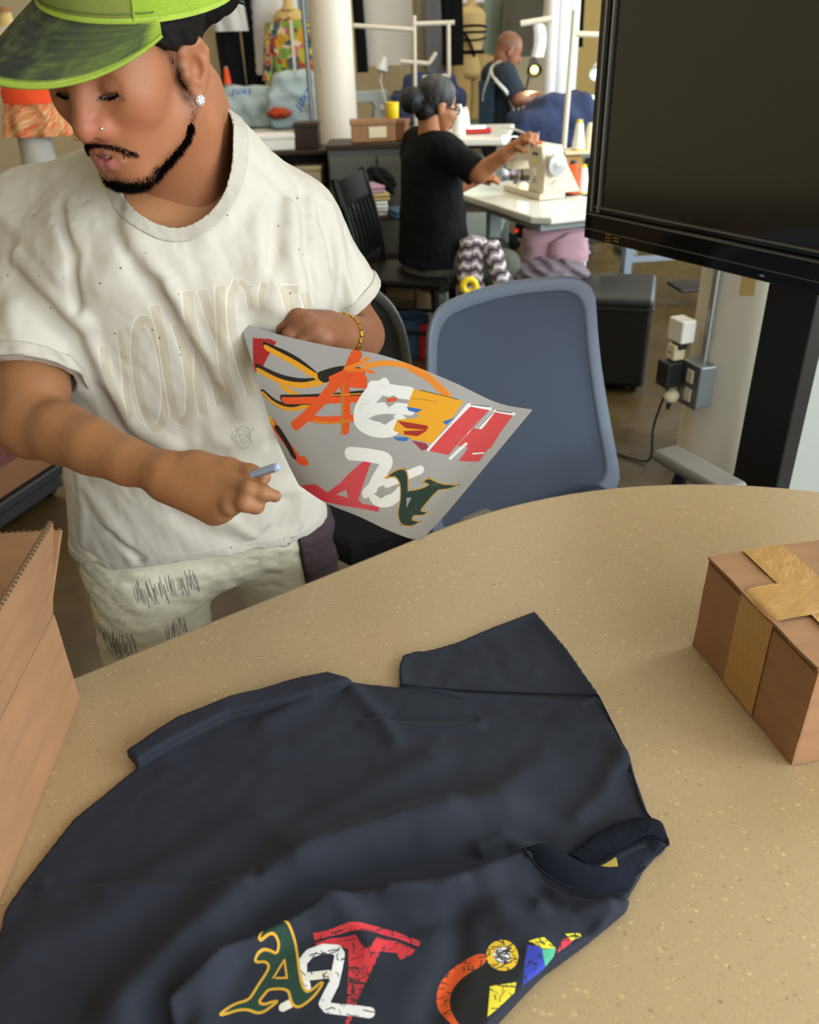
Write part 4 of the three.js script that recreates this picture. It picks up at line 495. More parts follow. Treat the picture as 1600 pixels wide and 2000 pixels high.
    const lidR = Math.hypot((Math.abs(x) - 0.032) / 0.02, (y - 0.02) / 0.011); if (z > 0.06 && lidR < 1.3) c = lerp3(c, lin('#8a5540'), 0.4 * sst(1.3, 0.5, lidR));
    c = lerp3(c, lin('#3a2a22'), 0.62 * sst(0.004, -0.004, browD(x, y, z)));
    const st = 0.5 + 0.5 * vnoise(x * 700, y * 700, z * 700); c = lerp3(c, lin('#241a16'), clamp(sst(0.009, -0.006, jawDist0(x, y, z)) * (0.5 + 0.7 * st))); c = lerp3(c, lin('#241a16'), clamp(sst(0.003, -0.003, musD(x, y, z)) * (0.4 + 0.7 * st)));
    if (y > -0.01 && z < 0.05 && Math.abs(x) < 0.0735) { const e = y - 0.028 - 0.6 * Math.max(0, z) + (z < -0.02 ? 0.05 : 0); c = lerp3(c, lin('#1c1512'), clamp(sst(-0.03, 0.02, e) * (0.55 + 0.6 * st)) * (z < 0.03 ? 1 : 0)); }
    return c; };
  const colour = (x, y, z) => colour0(x, wy(y), z); const headG = surface(headF, [-0.13, -0.30, -0.17], [0.17, 0.15, 0.14], 0.0026, colour); headG.applyMatrix4(HM);
  // arms
  const W = (px, py, z, r) => [at(px, py, z), r];
  const armR = un(0.012, chain([W(80, 460, 1.12, 0.042), W(62, 640, 1.09, 0.047), W(64, 760, 1.06, 0.0445), W(60, 832, 1.04, 0.0405)], 0.008), chain([W(60, 832, 1.04, 0.039), W(120, 846, 1.02, 0.0385), W(180, 872, 1.0, 0.0345), W(250, 902, 0.98, 0.028), W(326, 924, 0.962, 0.0238)], 0.008));
  const wr = V(0, 0, 0).copy(at(326, 924, 0.962)), kn = [at(452, 944, 0.935), at(446, 974, 0.935), at(434, 993, 0.94), at(417, 1003, 0.948)];
  const palmR = un(0.022, ...kn.map((k, i) => cap(wr.clone().lerp(at(332, 928 + i * 5, 0.962), 0.8), k, 0.0215 - 0.001 * i, 0.0105)), cap(at(380, 905, 0.955), at(440, 935, 0.945), 0.014, 0.012), cap(at(345, 935, 0.97), at(420, 985, 0.95), 0.016, 0.012));
  const fR = un(0.0055,
    chain([[at(395, 908, 0.955), 0.0145], W(448, 914, 0.945, 0.0118), W(490, 924, 0.932, 0.0098), W(516, 932, 0.925, 0.0082)], 0.006),
    chain([[kn[0], 0.0108], W(486, 956, 0.914, 0.0096), W(514, 963, 0.917, 0.0088), W(538, 969, 0.922, 0.0072)], 0.005),
    chain([[kn[1], 0.0105], W(478, 983, 0.914, 0.0096), W(500, 988, 0.922, 0.009), W(497, 992, 0.948, 0.008)], 0.005),
    chain([[kn[2], 0.0098], W(448, 990, 0.922, 0.0092), W(462, 985, 0.938, 0.0085), W(452, 980, 0.958, 0.0075)], 0.005),
    chain([[kn[3], 0.0092], W(430, 1000, 0.934, 0.0085), W(442, 993, 0.950, 0.0078), W(434, 988, 0.966, 0.007)], 0.005));
  const rightF = un(0.01, armR, palmR, fR);
  const armRG = (() => { const lo = V(1e9, 1e9, 1e9), hi = V(-1e9, -1e9, -1e9); for (const p of [at(-30, 600, 1.09), at(60, 960, 1.06), at(545, 985, 0.91), at(400, 890, 0.97), at(450, 1020, 0.97)]) { lo.min(p); hi.max(p); } return surface(rightF, lo.addScalar(-0.06), hi.addScalar(0.06), 0.0034, skinAt(lin('#8c603f'))); })();
  const armL = un(0.02, chain([W(595, 460, 1.18, 0.04), W(650, 565, 1.25, 0.043), W(698, 655, 1.32, 0.04)], 0.003), chain([W(698, 655, 1.32, 0.039), W(696, 662, 1.24, 0.036), W(668, 656, 1.135, 0.0255)], 0.003));
  const kl = [at(582, 622, 1.075), at(600, 634, 1.068), at(618, 646, 1.066), at(634, 660, 1.07)], wl = at(662, 652, 1.13);
  const palmL = un(0.014, ...kl.map((k, i) => cap(wl, k, 0.02, 0.0125)), cap(at(640, 632, 1.11), at(590, 630, 1.09), 0.016, 0.014));
  const fL = un(0.003, chain([[kl[0], 0.0108], W(552, 636, 1.085, 0.0098), W(540, 655, 1.10, 0.0088), W(552, 664, 1.118, 0.0078)], 0.005), chain([[kl[1], 0.0108], W(566, 655, 1.07, 0.0098), W(556, 678, 1.088, 0.0088), W(568, 684, 1.108, 0.0078)], 0.005), chain([[kl[2], 0.0105], W(588, 672, 1.066, 0.0095), W(580, 694, 1.082, 0.0085), W(590, 698, 1.1, 0.0075)], 0.005), chain([[kl[3], 0.0098], W(612, 686, 1.068, 0.0088), W(606, 704, 1.082, 0.008), W(614, 708, 1.1, 0.007)], 0.005), chain([[at(640, 650, 1.115), 0.014], W(610, 668, 1.125, 0.0115), W(585, 676, 1.13, 0.0095)], 0.006));
  const leftF = un(0.01, armL, palmL, fL);
  const armLG = (() => { const lo = V(1e9, 1e9, 1e9), hi = V(-1e9, -1e9, -1e9); for (const p of [at(600, 520, 1.2), at(720, 690, 1.32), at(540, 640, 1.06), at(560, 710, 1.12)]) { lo.min(p); hi.max(p); } return surface(leftF, lo.addScalar(-0.06), hi.addScalar(0.06), 0.0034, skinAt(lin('#85583d'))); })();
  // torso and legs under the clothes
  const chestC = V(-0.295, 1.25, -1.15), hipC = V(-0.37, 0.80, -1.245), side = V(0.407, 0, -0.11);
  const footR = V(-0.52, 0.06, -1.3), footL = V(-0.24, 0.06, -1.42);
  const bodyF = un(0.03, slab(chestC, hipC, side, 0.15, 0.085, 0.155, 0.095), cap(V(-0.46, 0.78, -1.24), V(-0.5, 0.45, -1.2), 0.075, 0.055), cap(V(-0.5, 0.45, -1.2), footR, 0.05, 0.035), cap(V(-0.29, 0.78, -1.3), V(-0.26, 0.45, -1.34), 0.075, 0.055), cap(V(-0.26, 0.45, -1.34), footL, 0.05, 0.035), cap(V(-0.39, 1.25, -1.15), V(-0.18, 1.24, -1.17), 0.045));
  const bodyG = surface(bodyF, [-0.66, 0.0, -1.5], [-0.05, 1.42, -1.0], 0.012, skinAt(SKIN));
  wpart(man, 'body', colourMerge([headG, armRG, armLG, bodyG]), M.skin);

  // hair, brows, moustache, beard: a close shell plus single strands
  const hm = mat('hair', '#0d0a08', 0.7, { specularIntensity: 0.35 });
  const hairF = both(un(0.015, ell([0, 0.052, -0.012], [0.081, 0.094, 0.104]), ell([0.042, 0.05, -0.112], [0.056, 0.035, 0.052], [0.3, 0, 0]), s2(ell([0.072, 0.045, 0.008], [0.011, 0.03, 0.03])), s2(ell([0.076, 0.056, -0.018], [0.019, 0.032, 0.046]))), un(0.01, (x, y, z) => -(y - (z > 0.02 ? 0.028 + 0.9 * (z - 0.02) : z > -0.03 ? 0.030 - 0.38 * Math.max(0, 0.004 - z) : 0.017 - 1.2 * (-0.03 - z)) + 0.004 * vnoise(x * 90, y * 90, z * 90)), () => 1));
  const hairF2 = both(hairF, (x, y, z) => z - 0.062 + 0.35 * Math.max(0, 0.1 - y));
  const hairN = (x, y, z) => hairF2(x, y, z) - 0.0022 * fbm(x * 120, y * 60, z * 120, 2);
  const hg = surface(hairN, [-0.1, -0.08, -0.18], [0.11, 0.16, 0.09], 0.0034); hg.applyMatrix4(HM); const hair = wpart(man, 'hair', hg, hm);
  const strands = (n, pick, dir, len, r, f = headF, keep = null) => { const P = [], N = []; const q = V(0, 0, 0); for (let i = 0; i < n; i++) { const p = pick(); p.y = cy_(p.y); for (let k = 0; k < 7; k++) { const e = 0.001, d = f(p.x, p.y, p.z), g = V(f(p.x + e, p.y, p.z) - d, f(p.x, p.y + e, p.z) - d, f(p.x, p.y, p.z + e) - d).normalize(); p.addScaledVector(g, -d); q.copy(g); } if (keep && !keep(p)) continue; const w = dir(p, q).normalize(), L = len * rr(0.6, 1.2), t1 = V(w.y, w.z, w.x).cross(w).normalize(), t2 = w.clone().cross(t1), tip = p.clone().addScaledVector(w, L).addScaledVector(q, -L * 0.12), b = [0, 1, 2].map((k) => p.clone().addScaledVector(t1, r * Math.cos(k * 2.094)).addScaledVector(t2, r * Math.sin(k * 2.094)).addScaledVector(q, -0.0006)); for (let k = 0; k < 3; k++) { const a = b[k], c = b[(k + 1) % 3], m = a.clone().add(c).multiplyScalar(0.5).sub(p).normalize(); for (const v of [a, c, tip]) { P.push(v.x, v.y, v.z); N.push(m.x, m.y, m.z); } } } const g = new THREE.BufferGeometry(); g.setAttribute('position', new THREE.Float32BufferAttribute(P, 3)); g.setAttribute('normal', new THREE.Float32BufferAttribute(N, 3)); g.setAttribute('uv', new THREE.BufferAttribute(new Float32Array(P.length / 3 * 2), 2)); g.applyMatrix4(HM); return g; };
  const onPath = (L, spread, from = 0) => () => { const k = from + rnd() * (L.length - 1 - from), i = Math.min(L.length - 2, Math.floor(k)), p = L[i].clone().lerp(L[i + 1], k - i), s = spread(k / (L.length - 1)); p.x += rr(-s, s); p.y += rr(-s, s); p.z += rr(-s, s); if (rnd() < 0.5) p.x = -p.x; return p; };
  const beard = wpart(man, 'beard', [strands(3600, onPath(jawP, (t) => t < 0.5 ? 0.003 : 0.003 + 0.016 * (t - 0.5), 2.5), (p, n) => n.clone().multiplyScalar(0.55).add(V(p.x * 3, -0.9, 0.25)).add(V(rr(-0.3, 0.3), rr(-0.3, 0.3), rr(-0.3, 0.3))), 0.0085, 0.00055, headF, (p) => jawDist(p.x, p.y, p.z) < 0.0065), strands(650, onPath(jawP.slice(0, 5), (t) => 0.0012 + 0.002 * t), (p, n) => n.clone().multiplyScalar(0.35).add(V(0, -1, 0.2)).add(V(rr(-0.2, 0.2), 0, rr(-0.2, 0.2))), 0.0035, 0.0004)], hm, 'short black chin-strap beard'); beard.userData.kind = 'stuff';
  const musL = [V(0, -0.0365, 0.101), V(0.012, -0.0395, 0.098), V(0.022, -0.0455, 0.092), V(0.031, -0.0575, 0.083)];
  const mus = wpart(man, 'moustache', strands(900, onPath(musL, () => 0.0032), (p, n) => n.clone().multiplyScalar(0.4).add(V(p.x * 22, -0.9, 0)).add(V(rr(-0.25, 0.25), 0, rr(-0.2, 0.2))), 0.0048, 0.00042), hm, 'thin black moustache'); mus.userData.kind = 'stuff';
  const brL = [V(0.013, 0.036, 0.092), V(0.03, 0.0405, 0.088), V(0.051, 0.039, 0.072)]; const brw = wpart(man, 'eyebrow', strands(700, onPath(brL, () => 0.003), (p, n) => n.clone().multiplyScalar(0.3).add(V(Math.sign(p.x), 0.25, -0.3)), 0.006, 0.0004), hm); brw.userData.kind = 'stuff';
  const lsh = [V(0.019, 0.0118, 0.091), V(0.031, 0.0098, 0.0935), V(0.045, 0.0125, 0.085)]; const lash = wpart(man, 'eyelash', strands(260, onPath(lsh, () => 0.0008), (p, n) => n.clone().multiplyScalar(0.8).add(V(p.x * 6, -0.8, 0.3)), 0.0055, 0.0003), hm); lash.userData.kind = 'stuff';
  const tuft = strands(900, () => { const a = rr(-1.2, 1.2), p = V(0.045 + 0.05 * Math.sin(a), 0.05 + rr(-0.028, 0.03), -0.112 - 0.045 * Math.cos(a)); return p; }, (p, n) => n.clone().add(V(rr(-0.3, 0.7), rr(-0.5, 0.4), -0.4)), 0.022, 0.0005, hairN); const tf = wpart(man, 'hair_tuft', tuft, hm); tf.userData.kind = 'stuff';
  // studs
  const st = part(man, 'earring', (() => { const g = []; for (let k = 0; k < 7; k++) { const a = k * 1.0472, r = k < 6 ? 0.0032 : 0; const o = new THREE.OctahedronGeometry(0.0024, 1); o.translate(r * Math.cos(a), r * Math.sin(a), 0.001); g.push(o); } const d = new THREE.CylinderGeometry(0.006, 0.0055, 0.0025, 20); d.rotateX(Math.PI / 2); g.push(d); const m = merge(g); m.rotateY(1.05); return m; })(), mat('crystal', '#e8ecf2', 0.12, { metal: 0.75 }), 'round crystal ear stud'); const ep = fromHead([0.0795, -0.031, -0.002]); st.quaternion.setFromRotationMatrix(HQ); st.position.copy(ep).sub(man.position);
  const ns = fromHead([0.0208, -0.0155, 0.1085]), nstud = wpart(man, 'nose_stud', new THREE.OctahedronGeometry(0.0021, 1).translate(ns.x, ns.y, ns.z), M.silver); nstud.userData.label = 'tiny clear nose stud';
  { const g = new THREE.TorusGeometry(0.0042, 0.0006, 8, 20); g.rotateY(1.2); g.translate(-0.0215, -0.026, 0.107); g.applyMatrix4(HM); wpart(man, 'nose_ring', g, M.gold, 'small gold nose hoop'); }

  // ---------- cap ----------
  const limeT = pixels(256, (u, v, i, j) => { const c = 1 + 0.1 * tnoise(u, v, 8, 3) + 0.08 * tnoise(u, v, 40, 4) + 0.08 * (hash3(i, j, 1) - 0.5); return [c * 0.94, c * 0.94, c * 0.94]; });
  const capM = (n, c, o = {}) => mat(n, c, 0.85, { map: rep(limeT, 12), bumpMap: rep(TX.cloth, 40), bumpScale: 0.0005, side: THREE.DoubleSide, ...o });
  capM('capPanel', '#7a8438'); capM('capMesh', '#9dbd35', { bumpMap: rep(netT, 26), bumpScale: 0.0014 }); capM('capBand', '#a4bd42'); const brimM = capM('capBrim', '#ffffff', { vertexColors: true });
  const cg = new THREE.Group(); cg.name = 'cap'; man.add(cg); cg.position.copy(HO).sub(man.position).add(V(0.012, 0.0245, 0.002)); cg.scale.x = 0.93; cg.quaternion.setFromEuler(new THREE.Euler(HP - 0.09, HY - 0.06, HR, 'YXZ')).premultiply(new THREE.Quaternion().setFromAxisAngle(V(0, 0, 1).applyMatrix4(camM), -0.37)); cg.userData.label = 'lime green trucker cap with a dark faded brim';
  const rx = 0.09, rz = 0.115, zc = -0.005, yb = 0.05, ringY = (a) => yb - 0.012 * Math.sin(a) + 0.004;         // a: angle, pi/2 is the forehead
  const crown = (a0, a1, t0, t1, off = 0) => { const P = [], I = [], UV = [], n = 40, m = 16; for (let j = 0; j <= m; j++) for (let i = 0; i <= n; i++) { const a = mixn(a0, a1, i / n), t = mixn(t0, t1, j / m) * Math.PI / 2, f = Math.sin(a) > 0 ? 0.012 * Math.sin(a) * Math.sin(2 * t) : 0, c = Math.pow(Math.cos(t), 0.62); P.push((rx + off + f * 0.3) * c * Math.cos(a), ringY(a) + 0.095 * Math.pow(Math.sin(t), 0.95) + off * Math.sin(t), zc + (rz + off + f) * c * Math.sin(a)); UV.push(a * 0.09, t * 0.1); } for (let j = 0; j < m; j++) for (let i = 0; i < n; i++) { const q = j * (n + 1) + i; I.push(q, q + n + 1, q + 1, q + 1, q + n + 1, q + n + 2); } const g = new THREE.BufferGeometry(); g.setAttribute('position', new THREE.Float32BufferAttribute(P, 3)); g.setAttribute('uv', new THREE.Float32BufferAttribute(UV, 2)); g.setIndex(I); g.computeVertexNormals(); return g; };
  const fr = Math.PI / 2, hf = 0.98;
  part(cg, 'front_panel', crown(fr - hf, fr + hf, 0, 1), M.capPanel); part(cg, 'mesh_back', crown(fr + hf, fr + 2 * Math.PI - hf, 0, 1), M.capMesh, 'bright lime mesh back panels');
  for (const s of [-1, 1]) { const pts = []; for (let j = 0; j <= 14; j++) { const t = j / 14 * Math.PI / 2, a = fr + s * hf, c = Math.pow(Math.cos(t), 0.62), f = 0.012 * Math.sin(a) * Math.sin(2 * t); pts.push(V((rx + 0.001) * c * Math.cos(a), ringY(a) + 0.095 * Math.pow(Math.sin(t), 0.95), zc + (rz + f + 0.001) * c * Math.sin(a))); } part(cg, 'panel_seam', tube(pts, 0.0014, 30, 5), M.capBand); }
  part(cg, 'sweatband_edge', crown(0, Math.PI * 2, 0, 0.03, 0.0012), M.capBand); { const sp_ = new THREE.SphereGeometry(0.007, 14, 8); sp_.scale(1, 0.5, 1); sp_.translate(0, yb + 0.097, zc); part(cg, 'button', sp_, M.capPanel); }
  const BA = 1.22, nA = 64, nR = 22, brimP = (s, r, side) => { const a = fr - s * BA, bxp = rx * Math.cos(a), bzp = zc + rz * Math.sin(a), by = ringY(a) + 0.001, ext = 0.08 * Math.pow(Math.cos(s * Math.PI / 2 * 0.97), 0.8), wx = bxp * (1 + 0.14 * r), z = bzp + ext * r; const drop = -0.64 * ext * r - 3.4 * wx * wx * r * (0.5 + 0.5 * r) * Math.pow(ext / 0.08, 0.8); return V(wx, by + drop + side, z); };
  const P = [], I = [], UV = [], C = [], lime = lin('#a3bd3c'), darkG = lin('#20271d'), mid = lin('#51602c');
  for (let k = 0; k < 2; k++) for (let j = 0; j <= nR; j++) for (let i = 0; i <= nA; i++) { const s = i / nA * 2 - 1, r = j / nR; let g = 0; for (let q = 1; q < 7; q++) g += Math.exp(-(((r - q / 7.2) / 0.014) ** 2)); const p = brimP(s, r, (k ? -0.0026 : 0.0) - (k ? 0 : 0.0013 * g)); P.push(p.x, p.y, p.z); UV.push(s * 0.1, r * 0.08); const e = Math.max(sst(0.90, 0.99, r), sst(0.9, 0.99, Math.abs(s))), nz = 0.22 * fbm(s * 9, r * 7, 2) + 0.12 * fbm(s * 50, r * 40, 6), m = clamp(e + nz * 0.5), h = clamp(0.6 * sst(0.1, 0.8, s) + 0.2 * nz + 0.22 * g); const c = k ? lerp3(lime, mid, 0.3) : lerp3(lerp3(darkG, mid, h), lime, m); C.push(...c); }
  const M1 = (nR + 1) * (nA + 1); for (let k = 0; k < 2; k++) for (let j = 0; j < nR; j++) for (let i = 0; i < nA; i++) { const q = k * M1 + j * (nA + 1) + i; if (k) I.push(q, q + 1, q + nA + 1, q + 1, q + nA + 2, q + nA + 1); else I.push(q, q + nA + 1, q + 1, q + 1, q + nA + 1, q + nA + 2); }
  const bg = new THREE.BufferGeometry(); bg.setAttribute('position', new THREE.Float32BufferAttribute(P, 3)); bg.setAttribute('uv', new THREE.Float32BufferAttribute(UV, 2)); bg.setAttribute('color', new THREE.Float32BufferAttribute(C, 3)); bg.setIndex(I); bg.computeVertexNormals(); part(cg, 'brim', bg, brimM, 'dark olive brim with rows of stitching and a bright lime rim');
  const ed = []; for (let i = 0; i <= 60; i++) { const p = brimP(i / 30 - 1, 1, -0.0013); ed.push(p); } part(cg, 'brim_edge', tube(ed, 0.0021, 120, 6), M.capBand);
  const jn = []; for (let i = 0; i <= 40; i++) jn.push(brimP((i / 20 - 1) * 0.97, 0.02, 0.0012)); part(cg, 'brim_seam', tube(jn, 0.0018, 80, 6), M.capBand); const jn2 = []; for (let i = 0; i <= 40; i++) { const p = brimP((i / 20 - 1) * 0.97, 0, 0.0085); p.z += 0.002; jn2.push(p); } part(cg, 'stitch_line', tube(jn2, 0.0009, 80, 5), mat('oliveThread', '#5c6a2a', 0.8));
}
// ---------- his T-shirt, trousers, watch and pen ----------
{
  const side = V(0.407, 0, -0.10), nb = V(-0.262, 1.335, -1.165), shR = at(78, 430, 1.13), shL = at(575, 435, 1.18), enR = at(72, 738, 1.075), enL = at(672, 594, 1.265);
  const shell = (o) => { const tor = slab(V(-0.292, 1.235, -1.145), V(-0.372, 0.70, -1.25), side, 0.178 - o, 0.118 - o, 0.222 - o, 0.14 - o, 0.45);
    const yoke = un(0.05, cap(nb, shR, 0.078 - o, 0.062 - o), cap(nb, shL, 0.078 - o, 0.060 - o), cap(V(-0.40, 1.22, -1.12), V(-0.18, 1.2, -1.14), 0.085 - o));
    const eR = enR.clone().add(enR.clone().sub(shR).multiplyScalar(0.15)), eL = enL.clone().add(enL.clone().sub(shL).multiplyScalar(0.3));
    return { tor: un(0.06, tor, yoke), sR: cap(shR, eR, 0.060 - o, 0.068 - o), sL: cap(shL, eL, 0.058 - o, 0.064 - o) }; };
  const dirR = enR.clone().sub(shR).normalize().add(V(-0.12, 0.0, 0.05)).normalize(), dirL = enL.clone().sub(shL).normalize().add(V(0.1, -0.1, 0)).normalize();
  const pR = half(enR, dirR), pL = half(enL, dirL), hemY = (x, y, z) => 0.765 - y + 0.012 * Math.sin(x * 14) + 0.03 * (z + 1.15);
  const neckE = un(0.03, ell([-0.275, 1.375, -1.095], [0.074, 0.108, 0.095], [0.25, 0, -0.1]), cap(V(-0.28, 1.44, -1.11), V(-0.275, 1.36, -1.17), 0.066));
  const build = (o) => { const s = shell(o), sleeves = un(0.02, both(s.sR, pR), both(s.sL, pL)); return un(0.035, both(s.tor, hemY), sleeves); };
  const base = build(0), uncut = (() => { const s = shell(0); return un(0.035, s.tor, un(0.02, s.sR, s.sL)); })();
  const L = (pts, a, w) => { const P = pts.map((p) => hit(base, p[0], p[1], 0.7, 1.8)).filter(Boolean); if (P.length < 2) return null; const cs = []; for (let i = 1; i < P.length; i++) cs.push(cap(P[i - 1], P[i], 0)); let bl = V(1e9, 1e9, 1e9), bh = V(-1e9, -1e9, -1e9); for (const p of P) { bl.min(p); bh.max(p); } const m = w * 2.6; bl.addScalar(-m); bh.addScalar(m); return { f: (x, y, z) => { if (x < bl.x || y < bl.y || z < bl.z || x > bh.x || y > bh.y || z > bh.z) return 0; let d = 1e9; for (const c of cs) d = Math.min(d, c(x, y, z)); d /= w; return d > 2.6 ? 0 : a * Math.exp(-d * d); } }; };
  const F = [
    [[[160, 628], [209, 742], [256, 827], [332, 868]], 0.011, 0.013], [[[150, 660], [190, 760], [230, 830]], -0.008, 0.014], [[[300, 560], [328, 604], [361, 666], [394, 723], [432, 794]], -0.008, 0.012], [[[330, 570], [370, 650], [420, 740]], 0.005, 0.014], [[[222, 440], [270, 530], [328, 604]], -0.005, 0.012], [[[250, 440], [300, 530], [350, 610]], 0.004, 0.014],
    [[[40, 500], [80, 545], [119, 590], [157, 628]], 0.008, 0.012], [[[30, 540], [80, 600], [140, 650]], -0.006, 0.012], [[[114, 400], [142, 500], [152, 609]], -0.006, 0.007], [[[90, 600], [110, 670], [130, 720]], -0.004, 0.01], [[[20, 600], [40, 680], [50, 735]], 0.004, 0.012], [[[0, 420], [60, 470], [110, 540]], 0.004, 0.014],
    [[[594, 380], [598, 495], [612, 609]], -0.004, 0.009], [[[570, 400], [572, 500], [590, 600]], 0.006, 0.01], [[[645, 400], [672, 520], [690, 590]], 0.005, 0.008], [[[625, 400], [650, 530], [668, 610]], -0.004, 0.008], [[[675, 450], [700, 530], [708, 560]], -0.003, 0.007], [[[540, 390], [535, 480], [520, 560]], -0.004, 0.012], [[[505, 420], [510, 520], [540, 600]], 0.004, 0.014],
    [[[219, 1043], [245, 1068], [271, 1091]], -0.006, 0.01], [[[175, 960], [215, 1020], [255, 1085]], 0.005, 0.014], [[[350, 1010], [420, 1050], [500, 1070]], -0.004, 0.016], [[[455, 1020], [500, 1055], [550, 1070]], 0.004, 0.012], [[[560, 980], [540, 1030], [500, 1060]], -0.005, 0.012], [[[155, 930], [165, 1000], [160, 1060]], 0.004, 0.01], [[[590, 960], [585, 1020], [560, 1060]], 0.005, 0.012],
    [[[470, 380], [440, 430], [400, 462]], 0.003, 0.012], [[[300, 420], [250, 480], [200, 560]], 0.003, 0.02], [[[120, 330], [170, 380], [230, 400]], -0.004, 0.012], [[[170, 300], [210, 350], [260, 400]], 0.004, 0.012], [[[480, 300], [530, 340], [580, 400]], -0.003, 0.012], [[[430, 600], [440, 700], [470, 800]], 0.005, 0.016], [[[490, 620], [500, 740], [530, 860]], -0.005, 0.014],
    [[[250, 870], [330, 910], [430, 900]], -0.006, 0.018], [[[430, 860], [500, 850], [560, 830]], 0.004, 0.02],
  ].map((q) => L(...q)).filter(Boolean);
  const disp = (x, y, z) => { let s = 0; for (const q of F) s += q.f(x, y, z); return 1.4 * s + 0.0018 * fbm(x * 26 + y * 6, y * 10, z * 26) + 0.0007 * fbm(x * 80, y * 40, z * 80, 2); };
  const shirtD = (x, y, z) => { const d = base(x, y, z); return d > 0.03 || d < -0.03 ? d : d - disp(x, y, z); };
  const shirtF = (x, y, z) => { let d = shirtD(x, y, z); if (d > 0.03) return d; d = Math.max(d, -neckE(x, y, z)); return Math.max(d, -(uncut(x, y, z) - disp(x, y, z) + 0.018)); };
  const st = new THREE.Group(); st.name = 'tshirt'; man.add(st); st.userData.label = 'cream T-shirt with rolled hems, pin holes and ghostly tall letters';
  // print and stains in the shirt's own front plane
  const u0 = -0.62, v0 = 0.72, S = 0.66, N = 2048, cv = (x, y) => { const p = hit(base, 180 + x * 0.2875, 520 + y * 0.2875, 0.7, 1.9); return p ? [(p.x - u0) / S * N, N - (p.y - v0) / S * N] : null; };
  const tex = canvasTex(N, N, (g) => { g.fillStyle = '#c2bdb1'; g.fillRect(0, 0, N, N);
    for (let i = 0; i < 900; i++) { const x = rnd() * N, y = rnd() * N, r = 8 + 60 * rnd() * rnd(); g.fillStyle = rnd() < 0.5 ? 'rgba(200,180,140,0.035)' : 'rgba(226,224,220,0.06)'; g.beginPath(); g.ellipse(x, y, r, r * rr(0.3, 1), rnd() * 3, 0, 6.3); g.fill(); }
    const S_ = (l, w, c = 'rgba(166,156,130,0.55)') => { const Q = l.map((p) => cv(...p)).filter(Boolean); if (Q.length < 2) return; g.lineCap = 'butt'; g.lineJoin = 'round'; for (const [cc, ww, o] of [['rgba(226,220,206,0.5)', w + 7, -2], [c, w, 0]]) { g.beginPath(); Q.forEach((p, i) => i ? g.lineTo(p[0] + o, p[1] + o) : g.moveTo(p[0] + o, p[1] + o)); g.strokeStyle = cc; g.lineWidth = ww; g.stroke(); } };
    const k = 0.2875 * 0.66e-3 / S * N;                                       // canvas pixels per unit of the tracing
    const ring = (cx, cy, rx, ry, rot, w) => { const l = []; for (let i = 0; i <= 40; i++) { const a = i / 40 * 6.2832, x = rx * Math.cos(a), y = ry * Math.sin(a); l.push([cx + x * Math.cos(rot) - y * Math.sin(rot), cy + x * Math.sin(rot) + y * Math.cos(rot)]); } S_(l, w); };
    S_([[80, 540], [110, 700], [190, 900], [250, 1010]], 46 * k); S_([[190, 430], [215, 620], [235, 850], [280, 1010]], 44 * k); ring(395, 730, 92, 370, -0.13, 56 * k); S_([[415, 275], [470, 450], [515, 760], [560, 1020], [610, 1062], [660, 1010], [670, 860], [640, 640], [560, 400]], 58 * k); S_([[650, 170], [668, 330], [720, 560], [720, 800], [760, 1010]], 62 * k); S_([[665, 480], [770, 620], [830, 780], [870, 960]], 66 * k); S_([[745, 160], [800, 330], [890, 560]], 60 * k); S_([[870, 130], [885, 330], [890, 560], [905, 700], [975, 900]], 64 * k); S_([[985, 100], [945, 200], [955, 420], [1010, 650], [1080, 880]], 50 * k); S_([[1000, 100], [1060, 160], [1080, 300]], 44 * k); S_([[1170, 110], [1150, 200], [1160, 300]], 40 * k); S_([[1280, 160], [1400, 160]], 60 * k); S_([[1320, 170], [1350, 300]], 60 * k); S_([[1440, 170], [1480, 300]], 50 * k);
    for (const y of []) S_([[110 + y * 0.05, y], [440, y + 10]], 3 * k, 'rgba(240,236,226,0.9)');
    const dl = (l) => { const Q = l.map((p) => cv(...p)).filter(Boolean); g.strokeStyle = 'rgba(96,92,88,0.55)'; g.lineWidth = 2.2; g.beginPath(); Q.forEach((p, i) => i ? g.lineTo(...p) : g.moveTo(...p)); g.stroke(); };
    { const l = []; for (let i = 0; i <= 24; i++) l.push([1012 + 62 * Math.cos(i * 0.262), 1150 + 44 * Math.sin(i * 0.262)]); dl(l); const m = []; for (let i = 0; i <= 24; i++) m.push([1030 + 52 * Math.cos(i * 0.262), 1160 + 76 * Math.sin(i * 0.262)]); dl(m); dl([[975, 1085], [1020, 1180], [1100, 1100], [1060, 1100]]); dl([[950, 1160], [1040, 1130], [1090, 1180]]); }
    for (let i = 0; i < 30; i++) { const p = cv(rr(-600, 1600), rr(-500, 700)); if (!p) continue; g.fillStyle = 'rgba(70,58,46,0.8)'; g.beginPath(); g.ellipse(p[0], p[1], rr(1.5, 3.2), rr(2, 5.5), rnd() * 3, 0, 6.3); g.fill(); } });
  tex.wrapS = tex.wrapT = THREE.ClampToEdgeWrapping;
  const clothN = rep(TX.cloth, 130, 130);
  const sm = mat('creamShirt', '#ffffff', 0.9, { map: tex, bumpMap: clothN, bumpScale: 0.0003, sheen: 0.2, sheenRoughness: 0.6, side: THREE.DoubleSide });
  const planar = (g) => { const p = g.attributes.position, u = g.attributes.uv; for (let i = 0; i < p.count; i++) u.setXY(i, (p.getX(i) - u0) / S, (p.getY(i) - v0) / S); return g; };
  wpart(st, 'shirt_body', planar(surface(shirtF, [-0.60, 0.70, -1.45], [0.03, 1.47, -0.95], 0.0042)), sm);
